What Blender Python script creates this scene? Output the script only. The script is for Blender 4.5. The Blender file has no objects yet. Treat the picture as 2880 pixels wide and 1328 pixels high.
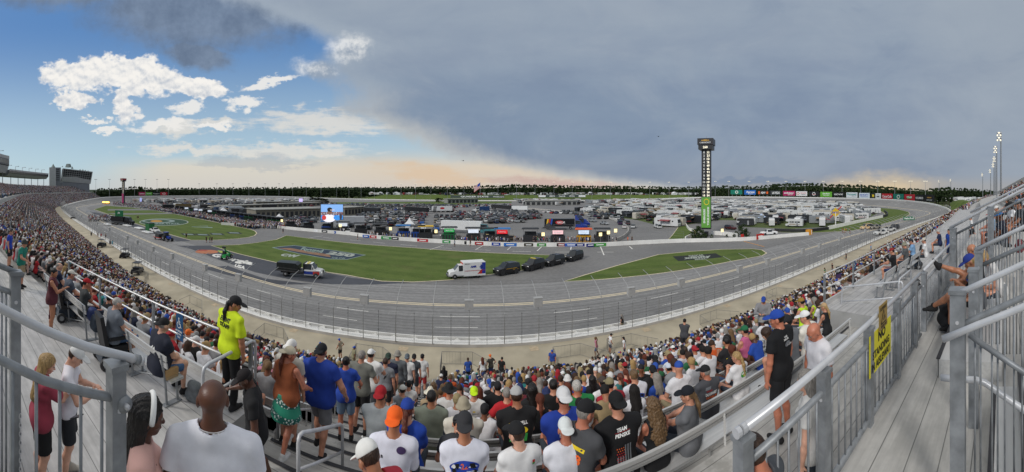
import bpy, math, random, time
import numpy as np
from mathutils import Vector, Matrix
from mathutils.geometry import tessellate_polygon
from mathutils.bvhtree import BVHTree
T0=time.time()
sin,cos,pi=math.sin,math.cos,math.pi
scene=bpy.context.scene
COL=scene.collection
# ---------- survey: bearing / depression of points in the place, seen from the standing point at height CZ ----------
FO,X0,H0,CZ,G=940.0,1345.0,536.0,14.0,-0.7
def P(x,y,z=G):
 d=(CZ-z)*FO/(y-H0); a=(x-X0)/FO
 return (d*sin(a),d*cos(a),z)
def B(x,d,z=0.0):
 a=(x-X0)/FO
 return (d*sin(a),d*cos(a),z)
CR=dict(c1=(2.376,0,380),c2=(3.394,720,500),c3=(3.394,1440,500),c4=(2.285,2160,340),c5=(2.376,0,828),c6=(2.376,720,828),
  c7=(2.376,1440,828),c8=(2.376,2160,828),g4=(4.569,450,540),r5=(3.578,2000,500),z3=(5.152,0,440),f=(0.8944,0,0),
  r3=(3.6225,2480,500),r6=(3.494,2560,560),l5=(3.6225,0,560),l6=(3.6225,300,800))
def K(c,px,py):
 s,x,y=CR[c]; return (x+px/s,y+py/s)
def PK(c,pts,z=G): return [P(*K(c,a,b),z) for a,b in pts]
# ---------- colour ----------
def lin(h):
 if isinstance(h,str):
  h=h.lstrip('#'); v=[int(h[i:i+2],16)/255 for i in (0,2,4)]
 else: v=h
 return tuple(c/12.92 if c<=.04045 else ((c+.055)/1.055)**2.4 for c in v)
# ---------- materials ----------
MATS={}
def M(key,col,rough=.6,metal=0.0,var=.12,scale=3.0,bump=0.0,emit=0.0,objcol=False,alpha=1,stretch=None,attr=None,spec=.5,bscale=None):
 if key in MATS: return MATS[key]
 m=bpy.data.materials.new(key); m.use_nodes=True
 nt=m.node_tree; N=nt.nodes; L=nt.links
 b=N['Principled BSDF']; b.inputs['Roughness'].default_value=rough; b.inputs['Metallic'].default_value=metal
 b.inputs['Specular IOR Level'].default_value=spec
 c=lin(col) if isinstance(col,str) else col
 b.inputs['Base Color'].default_value=(*c,1)
 src=None
 if objcol: oi=N.new('ShaderNodeObjectInfo'); src=oi.outputs['Color']
 if attr:
  at=N.new('ShaderNodeAttribute'); at.attribute_name=attr[1]; at.attribute_type=attr[0]; src=at.outputs['Color']
 if var>0 or bump>0:
  tc=N.new('ShaderNodeTexCoord'); mp=N.new('ShaderNodeMapping'); L.new(tc.outputs['Object'],mp.inputs[0])
  if stretch: mp.inputs['Scale'].default_value=stretch
  no=N.new('ShaderNodeTexNoise'); no.inputs['Scale'].default_value=scale; no.inputs['Detail'].default_value=4
  L.new(mp.outputs[0],no.inputs['Vector'])
  if var>0:
   mr=N.new('ShaderNodeMapRange'); mr.inputs['From Min'].default_value=.3; mr.inputs['From Max'].default_value=.7
   mr.inputs['To Min'].default_value=1-var; mr.inputs['To Max'].default_value=1+var
   L.new(no.outputs['Fac'],mr.inputs[0])
   vm=N.new('ShaderNodeVectorMath'); vm.operation='SCALE'
   if src: L.new(src,vm.inputs[0])
   else: vm.inputs[0].default_value=c
   L.new(mr.outputs[0],vm.inputs['Scale']); L.new(vm.outputs[0],b.inputs['Base Color'])
  if bump>0:
   bn=no
   if bscale:
    bn=N.new('ShaderNodeTexNoise'); bn.inputs['Scale'].default_value=bscale; L.new(mp.outputs[0],bn.inputs['Vector'])
   bp=N.new('ShaderNodeBump'); bp.inputs['Strength'].default_value=bump; bp.inputs['Distance'].default_value=.02
   L.new(bn.outputs['Fac'],bp.inputs['Height']); L.new(bp.outputs[0],b.inputs['Normal'])
 elif src: L.new(src,b.inputs['Base Color'])
 if emit>0:
  b.inputs['Emission Color'].default_value=(*c,1); b.inputs['Emission Strength'].default_value=emit
 if alpha<1: b.inputs['Alpha'].default_value=alpha
 MATS[key]=m; return m
# ---------- mesh builder ----------
class MB:
 def __init__(s): s.v=[]; s.f=[]; s.m=[]; s.mats=[]
 def mi(s,m):
  if m is None: return 0
  if m not in s.mats: s.mats.append(m)
  return s.mats.index(m)
 def add(s,vs,fs,m=None):
  o=len(s.v); k=s.mi(m); s.v+=[tuple(v) for v in vs]
  for f in fs: s.f.append(tuple(i+o for i in f)); s.m.append(k)
  return s
 def box(s,c,d,m=None,rz=0,rx=0,ry=0,taper=1.0,tx=None):
  x,y,z=d[0]/2,d[1]/2,d[2]/2; tx=taper if tx is None else tx
  vs=[(-x,-y,-z),(x,-y,-z),(x,y,-z),(-x,y,-z),(-x*tx,-y*taper,z),(x*tx,-y*taper,z),(x*tx,y*taper,z),(-x*tx,y*taper,z)]
  R=Matrix.Rotation(rz,3,'Z')@Matrix.Rotation(ry,3,'Y')@Matrix.Rotation(rx,3,'X')
  vs=[R@Vector(v)+Vector(c) for v in vs]
  return s.add(vs,[(0,3,2,1),(4,5,6,7),(0,1,5,4),(1,2,6,5),(2,3,7,6),(3,0,4,7)],m)
 def tube(s,pts,r,m=None,n=8,caps=True,r2=None):
  pts=[Vector(p) for p in pts]; k=len(pts); vs=[]; fs=[]
  up=None
  for i,p in enumerate(pts):
   d=(pts[min(i+1,k-1)]-pts[max(i-1,0)]).normalized()
   if up is None:
    a=Vector((0,0,1)) if abs(d.z)<.9 else Vector((1,0,0)); up=(a-a.dot(d)*d).normalized()
   else:
    up=(up-up.dot(d)*d).normalized()
   sd=d.cross(up)
   rr=r if not isinstance(r,(list,tuple)) else r[i]
   if r2 is not None: rr=r+(r2-r)*i/(k-1)
   for j in range(n):
    t=2*pi*j/n; vs.append(p+rr*(cos(t)*up+sin(t)*sd))
  for i in range(k-1):
   for j in range(n):
    a=i*n+j; b=i*n+(j+1)%n; fs.append((a,b,b+n,a+n))
  if caps: fs.append(tuple(range(n-1,-1,-1))); fs.append(tuple((k-1)*n+j for j in range(n)))
  return s.add(vs,fs,m)
 def prism(s,poly,z0,z1,m=None,axis='z'):
  n=len(poly)
  def mk(a,b,c):
   return (a,b,c) if axis=='z' else ((a,c,b) if axis=='y' else (c,a,b))
  vs=[mk(p[0],p[1],z0) for p in poly]+[mk(p[0],p[1],z1) for p in poly]
  fs=[(i,(i+1)%n,(i+1)%n+n,i+n) for i in range(n)]
  tr=tessellate_polygon([[Vector((p[0],p[1],0)) for p in poly]])
  for t in tr: fs.append(tuple(t)); fs.append(tuple(i+n for i in reversed(t)))
  return s.add(vs,fs,m)
 def lathe(s,prof,c=(0,0,0),m=None,n=16,axis='z',sy=1):
  vs=[];fs=[]
  for r,z in prof:
   for j in range(n):
    t=2*pi*j/n; a,b=r*cos(t),r*sin(t)*sy
    q=(a,b,z) if axis=='z' else ((a,z,b) if axis=='y' else (z,a,b))
    vs.append((q[0]+c[0],q[1]+c[1],q[2]+c[2]))
  for i in range(len(prof)-1):
   for j in range(n):
    a=i*n+j;b=i*n+(j+1)%n; fs.append((a,b,b+n,a+n))
  fs.append(tuple(range(n-1,-1,-1))); fs.append(tuple((len(prof)-1)*n+j for j in range(n)))
  return s.add(vs,fs,m)
 def sheet(s,poly,z=None,m=None):
  q=[(p[0],p[1],(p[2] if z is None else z)) for p in poly]
  tr=tessellate_polygon([[Vector((p[0],p[1],0)) for p in q]])
  fs=[]
  for t in tr:
   a,b,c=[q[i] for i in t]
   up=(b[0]-a[0])*(c[1]-a[1])-(b[1]-a[1])*(c[0]-a[0])
   fs.append(tuple(t) if up>0 else tuple(reversed(t)))
  return s.add(q,fs,m)
 def ell(s,c,r,m=None,n=10,k=6):
  pr=[(max(1e-4,sin(pi*i/k)),-cos(pi*i/k)) for i in range(k+1)]
  vs=[];fs=[]
  for a,b in pr:
   for j in range(n):
    t=2*pi*j/n; vs.append((c[0]+r[0]*a*cos(t),c[1]+r[1]*a*sin(t),c[2]+r[2]*b))
  for i in range(k):
   for j in range(n):
    a=i*n+j;b=i*n+(j+1)%n; fs.append((a,b,b+n,a+n))
  return s.add(vs,fs,m)
 def mesh(s,name,smooth=False,mats=None):
  me=bpy.data.meshes.new(name); me.from_pydata(s.v,[],s.f)
  for m in (mats or s.mats): me.materials.append(m)
  if s.m: me.polygons.foreach_set('material_index',s.m)
  if smooth: me.polygons.foreach_set('use_smooth',[True]*len(s.f))
  me.update(); return me
 def build(s,name,parent=None,smooth=False,loc=None,rz=0):
  return ob(name,s.mesh(name,smooth),parent,loc,rz)
def ob(name,data,parent=None,loc=None,rz=0):
 o=bpy.data.objects.new(name,data); COL.objects.link(o)
 if parent: o.parent=parent
 if loc is not None: o.location=loc
 if rz: o.rotation_euler=(0,0,rz)
 return o
def tag(o,label=None,cat=None,group=None,kind=None):
 if label: o['label']=label
 if cat: o['category']=cat
 if group: o['group']=group
 if kind: o['kind']=kind
 return o
def thing(name,loc,label,cat,group=None,rz=0,sc=1):
 o=ob(name,None,None,loc,rz); o.empty_display_size=.1; o.scale=sc if isinstance(sc,tuple) else (sc,sc,sc)
 return tag(o,label,cat,group)
def kids(o):
 if not hasattr(kids,'c'): kids.c={}
 return kids.c.get(o.name,[])
def dup(root,loc,rz=0,label=None,group=None,sc=None):
 r=root.copy(); COL.objects.link(r); r.location=loc; r.rotation_euler=(0,0,rz)
 if sc: r.scale=(sc,sc,sc) if not isinstance(sc,tuple) else sc
 if label: r['label']=label
 if group: r['group']=group
 for ch in TREE.get(root.name,[]):
  c=ch.copy(); COL.objects.link(c); c.parent=r
  for g in TREE.get(ch.name,[]):
   d=g.copy(); COL.objects.link(d); d.parent=c
 return r
TREE={}
def remember(root):
 TREE[root.name]=list(root.children)
 for c in root.children: TREE[c.name]=list(c.children)
ORD=['zeroth','first','second','third','fourth','fifth','sixth','seventh','eighth','ninth','tenth','eleventh','twelfth','thirteenth','fourteenth','fifteenth','sixteenth','seventeenth','eighteenth','nineteenth','twentieth']
def ordw(n):
 if n<=20: return ORD[n]
 t=['','','twenty','thirty','forty','fifty','sixty','seventy','eighty','ninety'][n//10] if n<100 else 'hundred'
 if n>=100: return 'hundred and '+ordw(n-100) if n>100 else 'hundredth'
 return (t+'-'+ORD[n%10]) if n%10 else (t[:-1]+'ieth')
# ---------- lettering ----------
_tc={}
def letters(txt,bold=0.0,shear=0.0):
 k=(txt,bold,shear)
 if k in _tc: return _tc[k]
 cu=bpy.data.curves.new('lettering','FONT'); cu.body=txt; cu.align_x='CENTER'; cu.align_y='CENTER'; cu.size=1; cu.offset=bold; cu.shear=shear
 cu.resolution_u=2; cu.space_line=.85
 o=bpy.data.objects.new('lettering',cu); sc=bpy.data.scenes.get('type') or bpy.data.scenes.new('type'); sc.collection.objects.link(o); vl=sc.view_layers[0]; vl.update(); dg=vl.depsgraph
 e=o.evaluated_get(dg); me=e.to_mesh()
 v=[tuple(p.co) for p in me.vertices]; f=[tuple(p.vertices) for p in me.polygons]
 e.to_mesh_clear(); bpy.data.objects.remove(o); bpy.data.curves.remove(cu)
 xs=[p[0] for p in v]; ys=[p[1] for p in v]
 cx,cy=(min(xs)+max(xs))/2,(min(ys)+max(ys))/2; w,h=max(xs)-min(xs),max(ys)-min(ys)
 v=[((a-cx)/w,(b-cy)/h,0) for a,b,_ in v]
 _tc[k]=(v,f,w/h); return _tc[k]
def write(mb,txt,o,ux,uy,w,h,m,off=.004,bold=.02,shear=0,rot=0):
 """flat letters of size w x h centred at o in the plane ux,uy"""
 v,f,_=letters(txt,bold,shear)
 ux=Vector(ux).normalized(); uy=Vector(uy).normalized(); n=ux.cross(uy); o=Vector(o)+n*off
 if rot: ux,uy=(ux*cos(rot)+uy*sin(rot)),(uy*cos(rot)-ux*sin(rot))
 mb.add([o+ux*(a*w)+uy*(b*h) for a,b,_ in v],f,m)
# ---------- curves in plan ----------
def catmull(pts,step=3.0,closed=False):
 pts=[np.array(p,float) for p in pts]; n=len(pts); out=[]
 rng=range(n) if closed else range(n-1)
 for i in rng:
  if closed: p0,p1,p2,p3=pts[i-1],pts[i],pts[(i+1)%n],pts[(i+2)%n]
  else: p0,p1,p2,p3=pts[max(i-1,0)],pts[i],pts[i+1],pts[min(i+2,n-1)]
  L=np.linalg.norm(p2[:2]-p1[:2]); k=max(2,int(L/step))
  for j in range(k):
   t=j/k; out.append(.5*((2*p1)+(-p0+p2)*t+(2*p0-5*p1+4*p2-p3)*t*t+(-p0+3*p1-3*p2+p3)*t**3))
 if not closed: out.append(pts[-1])
 return np.array(out)
# ---------- node maths helper ----------
class NX:
 nt=None
 def __init__(s,sock): s.s=sock
 @staticmethod
 def op(o,*a,clamp=False):
  n=NX.nt.nodes.new('ShaderNodeMath'); n.operation=o; n.use_clamp=clamp
  for i,x in enumerate(a):
   if isinstance(x,NX): NX.nt.links.new(x.s,n.inputs[i])
   else: n.inputs[i].default_value=x
  return NX(n.outputs[0])
 def __add__(s,o): return NX.op('ADD',s,o)
 __radd__=__add__
 def __sub__(s,o): return NX.op('SUBTRACT',s,o)
 def __rsub__(s,o): return NX.op('SUBTRACT',o,s)
 def __mul__(s,o): return NX.op('MULTIPLY',s,o)
 __rmul__=__mul__
 def __truediv__(s,o): return NX.op('DIVIDE',s,o)
 def __pow__(s,o): return NX.op('POWER',s,o)
def nx_min(a,b): return NX.op('MINIMUM',a,b)
def nx_max(a,b): return NX.op('MAXIMUM',a,b)
def sstep(x,a,b):
 n=NX.nt.nodes.new('ShaderNodeMapRange'); n.interpolation_type='SMOOTHSTEP'
 NX.nt.links.new(x.s,n.inputs[0]); n.inputs[1].default_value=a; n.inputs[2].default_value=b
 if a>b:
  n.inputs[1].default_value=b; n.inputs[2].default_value=a; n.inputs[3].default_value=1; n.inputs[4].default_value=0
 return NX(n.outputs[0])
def nxmix(f,a,b):
 n=NX.nt.nodes.new('ShaderNodeMix'); n.data_type='RGBA'
 if isinstance(f,NX): NX.nt.links.new(f.s,n.inputs[0])
 else: n.inputs[0].default_value=f
 for i,x in ((6,a),(7,b)):
  if isinstance(x,NX): NX.nt.links.new(x.s,n.inputs[i])
  else: n.inputs[i].default_value=(*x,1)
 return NX(n.outputs[2])
def nxnoise(vec,scale,detail=5,rough=.55,dist=0):
 n=NX.nt.nodes.new('ShaderNodeTexNoise'); n.inputs['Scale'].default_value=scale; n.inputs['Detail'].default_value=detail
 n.inputs['Roughness'].default_value=rough; n.inputs['Distortion'].default_value=dist
 NX.nt.links.new(vec.s,n.inputs['Vector']); return NX(n.outputs[0])
def nxcomb(x,y,z=0.0):
 n=NX.nt.nodes.new('ShaderNodeCombineXYZ')
 for i,a in enumerate((x,y,z)):
  if isinstance(a,NX): NX.nt.links.new(a.s,n.inputs[i])
  else: n.inputs[i].default_value=a
 return NX(n.outputs[0])
# ---------- world: evening sky, blue in the west, storm cloud over the rest ----------
w=bpy.data.worlds.new('World'); scene.world=w; w.use_nodes=True
nt=w.node_tree; NX.nt=nt
for n in list(nt.nodes): nt.nodes.remove(n)
tc=nt.nodes.new('ShaderNodeTexCoord'); sp=nt.nodes.new('ShaderNodeSeparateXYZ'); nt.links.new(tc.outputs['Generated'],sp.inputs[0])
X,Y,Z=[NX(sp.outputs[i]) for i in range(3)]
az=NX.op('ARCTAN2',X,Y); el=Z/nx_max(NX.op('SQRT',X*X+Y*Y),.02)
el=nx_min(el,.9)
U=az*9.4+13.45; V=5.36-el*9.4            # bearing and height, in hundredths of the survey unit
uv=nxcomb(U,V)
n1=nxnoise(uv,.9,6,.6)-.5; n2=nxnoise(uv,3.2,6,.62)-.5; n3=nxnoise(nxcomb(U*.35,V*1.4),1.0,5,.55)-.5
n4=nxnoise(nxcomb(U*.5,V*3.0),2.2,6,.6)-.5
sky=nt.nodes.new('ShaderNodeTexSky'); sky.sky_type='NISHITA'; sky.sun_disc=False
SUN_EL,SUN_AZ=math.radians(32),math.radians(-125)
sky.sun_elevation=SUN_EL; sky.sun_rotation=SUN_AZ
skc=nt.nodes.new('ShaderNodeVectorMath'); skc.operation='SCALE'; nt.links.new(sky.outputs[0],skc.inputs[0]); skc.inputs['Scale'].default_value=.06
blue=nxmix(sstep(V,0.5,5.2),lin('#5d8fcb'),lin('#bfdbe9'))
blue=nxmix(.25,blue,NX(skc.outputs[0]))
WU,WV=0.0,0.0
def blob(cx,cy,rx,ry,soft=.5,dn=.6,rot=0.0,nz=None):
 a,b=U-cx+WU,V-cy+WV
 if rot: a,b=a*cos(rot)+b*sin(rot),b*cos(rot)-a*sin(rot)
 d=NX.op('SQRT',(a/rx)**2.0+(b/ry)**2.0) if False else NX.op('SQRT',(a*a)/(rx*rx)+(b*b)/(ry*ry))
 return d
def union(*ds):
 r=ds[0]
 for d in ds[1:]: r=nx_min(r,d)
 return r
haze=sstep(V+n3*.5,4.25,4.75)*sstep(U,2.0,5.0)
c=nxmix(haze*.95,blue,lin('#d9d3c6'))
c=nxmix(sstep(V+n3*.4,3.9,4.9)*sstep(U,7.5,11.5)*.6,c,lin('#dac6ae'))
c=nxmix(sstep(V,4.6,5.4)*.5,c,lin('#c9c6c4'))
wa=nxnoise(nxcomb(U+7.3,V*1.5),1.5,4,.6)-.5; wb=nxnoise(nxcomb(U+1.7,V*1.5+9.1),1.7,4,.6)-.5
WU,WV=wa*1.7,wb*.8
st=union(blob(9.2,3.45,2.3,.42,rot=.05),blob(5.0,3.62,1.0,.26,rot=-.1),blob(6.2,3.45,.9,.16),blob(5.3,4.2,1.8,.16),blob(8.0,4.25,2.5,.25))
c=nxmix(sstep(st+n4*2.1+n2*.6,1.15,.35)*.75,c,lin('#e4dfd6'))
c=nxmix(sstep(blob(7.2,4.55,1.9,.28)+n4*2.2,1.0,.5)*.35,c,lin('#9aa7b6'))
cu=union(blob(2.3,2.1,1.2,.45,rot=.0),blob(3.6,2.1,1.6,.5,rot=.12),blob(5.4,2.42,1.0,.26,rot=.15),blob(2.0,2.78,.52,.26),blob(3.55,2.9,.42,.52),
   )
cu2=union(blob(2.75,3.38,.36,.08),blob(2.95,3.68,.42,.09),blob(6.85,2.9,.5,.15),blob(5.3,3.0,.5,.22,rot=-.4),blob(7.6,2.3,.8,.15,rot=-.25),blob(4.55,3.5,.9,.17,rot=-.1),blob(6.0,3.55,.6,.1,rot=-.1))
n5=nxnoise(uv,7.5,4,.55)-.5; n6=nxnoise(uv,3.6,3,.5)-.5
cm=sstep(cu+n6*.75+n5*.34,1.18,.84)
tops=nxnoise(nxcomb(U-.03,V+.09),2.6,5,.55)-nxnoise(uv,2.6,5,.55)
cc=nxmix(sstep(tops+(V-2.2)*.06,-.12,.30),lin('#f6f3ee'),lin('#bcc4cf'))
c=nxmix(cm,c,cc)
c=nxmix(sstep(cu2+n4*1.2+n6*.7+n5*.3,1.2,.6)*.9,c,lin('#eeece8'))
WU,WV=wa*.6,wb*.5
er=nt.nodes.new('ShaderNodeValToRGB'); nt.links.new((V*(1/6.0)).s,er.inputs[0]); cr=er.color_ramp
PE=[(0,6.6),(.8,8.6),(1.3,9.7),(2.0,9.1),(2.6,9.9),(3.1,9.5),(3.6,10.9),(4.2,12.2),(4.6,13.6),(5.0,16.2),(5.3,18.5)]
for i,(v_,e_) in enumerate(PE):
 el_=cr.elements[i] if i<2 else cr.elements.new(v_/6); el_.position=v_/6; el_.color=(e_/30,)*3+(1,)
edge=NX(er.outputs[0])*30.0
sd_=U-edge+n1*1.7+n2*.7
storm=sstep(sd_,-.75,.75)
e2=union(blob(5.8,.2,3.3,1.25),blob(5.6,1.55,1.0,.42,rot=.2),blob(8.6,-.7,4.0,1.3),blob(1.7,-.5,2.3,.75))
lobe=sstep(e2+n1*.75+n2*.22,1.25,.62)
g=nxmix(sstep(n3+n1*.6,-.35,.35),lin('#8493a9'),lin('#93a1b2'))
g=nxmix(sstep(V+n1,2.6,.0)*.55,g,lin('#9ba7b5'))
g=nxmix(sstep(V+n3,1.4,3.2)*sstep(U,27,14)*.5,g,lin('#788da6'))
g=nxmix(sstep(V,3.9,5.2)*.6,g,lin('#8f98a6'))
g=nxmix(sstep(U,24,29)*.55,g,lin('#9fa9b4'))
nA=nxnoise(nxcomb(U*.28,V*.5),1.1,5,.6,.6)-.5
g=nxmix(sstep(nA,-.02,.22)*.32,g,lin('#a5afba'))
g=nxmix(sstep(nA,.0,-.2)*.32,g,lin('#7486a0'))
lc=nxmix(sstep(n1+n2*.4,-.25,.3),lin('#66758b'),lin('#8292a8'))
c=nxmix(lobe*.93,c,lc)
rimc=nxmix(sstep(V,2.0,3.6),lin('#a9b5c1'),lin('#d5d2c8'))
stc=nxmix(sstep(sd_,2.2,.0)*.55,g,rimc)
c=nxmix(storm,c,stc)
hb=union(blob(9.85,1.42,.62,.40),blob(8.95,1.98,.62,.26,rot=.2))
c=nxmix(sstep(hb+n2*.6+n1*.7,1.45,.4)*.85,c,nxmix(sstep(n2*.8+(V-1.45)*.35+(U-9.6)*.12,-.12,.2),lin('#eeeeec'),lin('#96a3b3')))
c=nxmix(sstep(blob(15.4,5.15,2.6,.22,rot=.05)+n4*1.2,1.0,.2)*.6,c,lin('#c4a09a'))
c=nxmix(sstep(blob(12.3,4.95,1.9,.36,rot=.2)+n4*1.4+n2*.4,1.1,.3)*.6,c,lin('#dcbf9f'))
c=nxmix(sstep(V,4.85,5.3)*sstep(U,18,22)*.5,c,lin('#a9a39b'))
c=nxmix(sstep(blob(24.9,5.25,2.4,.5)+n3*.6,1.0,.0)*.9,c,lin('#dcc7a3'))
c=nxmix(sstep(blob(21.3,5.1,2.5,.12)+n4*1.6,1.0,.4)*.6,c,lin('#7587a0'))
up=sstep(el,.62,.85)
c=nxmix(up,c,(.64,.64,.635))
bg=nt.nodes.new('ShaderNodeBackground'); nt.links.new(c.s,bg.inputs[0]); bg.inputs[1].default_value=1.0
out=nt.nodes.new('ShaderNodeOutputWorld'); nt.links.new(bg.outputs[0],out.inputs[0])
sl=bpy.data.lights.new('sun','SUN'); sl.energy=1.75; sl.angle=math.radians(11); sl.color=(1,.96,.9)
so=bpy.data.objects.new('sun',sl); COL.objects.link(so)
sd=Vector((cos(SUN_EL)*sin(SUN_AZ),cos(SUN_EL)*cos(SUN_AZ),sin(SUN_EL)))
so.rotation_euler=(-sd).to_track_quat('-Z','Y').to_euler()
scene.view_settings.view_transform='Standard'; scene.view_settings.look='None'; scene.view_settings.exposure=0.0
# ---------- camera: a hand-held panorama ----------
cam=bpy.data.cameras.new('camera'); cam.type='PANO'; cam.panorama_type='CENTRAL_CYLINDRICAL'
cam.central_cylindrical_range_u_min=-1440/FO; cam.central_cylindrical_range_u_max=1440/FO
cam.central_cylindrical_range_v_min=-(1328-H0)/FO; cam.central_cylindrical_range_v_max=H0/FO
cam.central_cylindrical_radius=1.0; cam.clip_end=9000; cam.clip_start=.05
co=bpy.data.objects.new('camera',cam); COL.objects.link(co); co.location=(0,0,CZ)
co.rotation_euler=(pi/2,0,-(1440-X0)/FO); scene.camera=co
w.cycles.sampling_method='MANUAL'; w.cycles.sample_map_resolution=256
scene.cycles.max_bounces=5; scene.cycles.diffuse_bounces=2; scene.cycles.glossy_bounces=2; scene.cycles.transparent_max_bounces=12
# ---------- the oval ----------
WALL=[(-400,200,5.4,15),(-362,160,4.2,15),(-318,122,2.2,14),(-273,92,0.3,13),(-215,73,0,13),(-160,58.5,0,13),(-107,46,0,13),(-60,35.1,0,13),(-40.5,31.2,0,13),(-22.5,28.9,0,13),
 (-8,29.6,0,13),(8,30,0,13),(24,30.4,0,13),(40,31.2,0,13),(58,32.6,0,13),(90,34.5,0,13),(130,34,0,13),(180,32.5,0,13),(212,33,.3,14),(238,42,2.0,15),(262,62,4.4,15),(300,100,5.4,15),(334,150,5.4,15),
 (350,215,5.4,15),(342,290,5.4,15),(310,362,5.0,15),(255,412,2.6,14),(180,440,.8,13),(80,452,.6,13),(-60,470,.6,13),(-200,490,1.2,13),(-310,470,4.0,15),(-390,415,5.4,15),(-432,345,5.4,15),(-430,265,5.4,15)]
W=catmull(WALL,3.0,True)
d=np.roll(W[:,:2],-1,0)-np.roll(W[:,:2],1,0); d/=np.linalg.norm(d,axis=1)[:,None]
WN=np.stack([-d[:,1],d[:,0]],1)                      # left normal
ctr=np.array([-40,250.]);
if ((ctr-W[:,:2])*WN).sum()<0: WN=-WN                # WN points to the infield
NW=len(W); iF=int(np.argmin(np.hypot(W[:,0],W[:,1]-29.8)))
seg=np.linalg.norm(np.roll(W[:,:2],-1,0)-W[:,:2],axis=1)
S=np.zeros(NW)
a=0
for i in range(1,NW//2):
 a+=seg[(iF+i-1)%NW]; S[(iF+i)%NW]=a
a=0
for i in range(1,NW-NW//2+1):
 a-=seg[(iF-i)%NW]; S[(iF-i)%NW]=a
order=np.argsort(S); SS=S[order]; SW=W[order]; SN=WN[order]
def smooth(a,k):
 ker=np.ones(2*k+1)/(2*k+1); p=np.pad(a,((k,k),(0,0)),'edge'); return np.stack([np.convolve(p[:,j],ker,'valid') for j in range(a.shape[1])],1)
SNs=smooth(SN,6); SNs/=np.linalg.norm(SNs,axis=1)[:,None]
SWs=smooth(SW[:,:2],3)
_tb=np.arange(-520,420,.5); _tx=np.interp(_tb,SS,SWs[:,0]).tolist(); _ty=np.interp(_tb,SS,SWs[:,1]).tolist(); _tnx=np.interp(_tb,SS,SNs[:,0]).tolist(); _tny=np.interp(_tb,SS,SNs[:,1]).tolist()
def at_s(s,u,z=0.0):
 """point at station s, u metres behind the wall (stand side +)"""
 q=(s+520)*2; i=int(q); f=q-i; g=1-f
 return (_tx[i]*g+_tx[i+1]*f-(_tnx[i]*g+_tnx[i+1]*f)*u,_ty[i]*g+_ty[i+1]*f-(_tny[i]*g+_tny[i+1]*f)*u,z)
def s_of_x(x,u=26.0):
 ss=np.linspace(-420,330,1501); xs=np.array([at_s(s,u)[0] for s in ss]); return float(ss[int(np.argmin(abs(xs-x)))])
def heading(s):
 i=int((s+520)*2); return math.atan2(-_tnx[i],_tny[i])   # rotation so local +Y looks at the track
def strip(mb,prof,s0,s1,ds=2.0,m=None,caps=True,closed=True):
 """profile polygon [(u,z)] swept along the stations"""
 n=max(1,int(abs(s1-s0)/ds)); k=len(prof); vs=[];fs=[]
 for i in range(n+1):
  s=s0+(s1-s0)*i/n
  for u,z in prof: vs.append(at_s(s,u,z))
 kk=k if closed else k-1
 for i in range(n):
  for j in range(kk):
   a=i*k+j;b=i*k+(j+1)%k; fs.append((a,a+k,b+k,b))
 if caps and closed: fs.append(tuple(range(k))); fs.append(tuple(n*k+j for j in reversed(range(k))))
 return mb.add(vs,fs,m)
def ring(mb,offs,m,i0=0,i1=None,closed=True,pts=None):
 """sheet round the whole oval between offset/height functions"""
 i1=NW if i1 is None else i1; idx=list(range(i0,i1)); k=len(offs); vs=[];fs=[]
 for i in idx:
  i%=NW
  for f in offs:
   o,z=f(i); vs.append((W[i,0]+WN[i,0]*o,W[i,1]+WN[i,1]*o,z))
 n=len(idx); nn=n if closed else n-1
 for i in range(nn):
  for j in range(k-1):
   a=i*k+j;b=((i+1)%n)*k+j; fs.append((a,b,b+1,a+1))
 mb.add(vs,fs,m); mb.uv=[(float(S[i%NW]),f(i%NW)[0]) for i in idx for f in offs]
 return mb
def setuv(o,mb):
 ul=o.data.uv_layers.new(name='uv'); vi=np.empty(len(o.data.loops),np.int32); o.data.loops.foreach_get('vertex_index',vi); ul.data.foreach_set('uv',np.array(mb.uv,np.float32)[vi].ravel()); return o
def up_fix(o):
 me=o.data; me.calc_loop_triangles()
 if sum(p.normal.z*p.area for p in me.polygons)<0: me.flip_normals()
 return o
def bz(i): return G+W[i,2]+(.0)
m_asph=bpy.data.materials.new('asphalt'); m_asph.use_nodes=True
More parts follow.
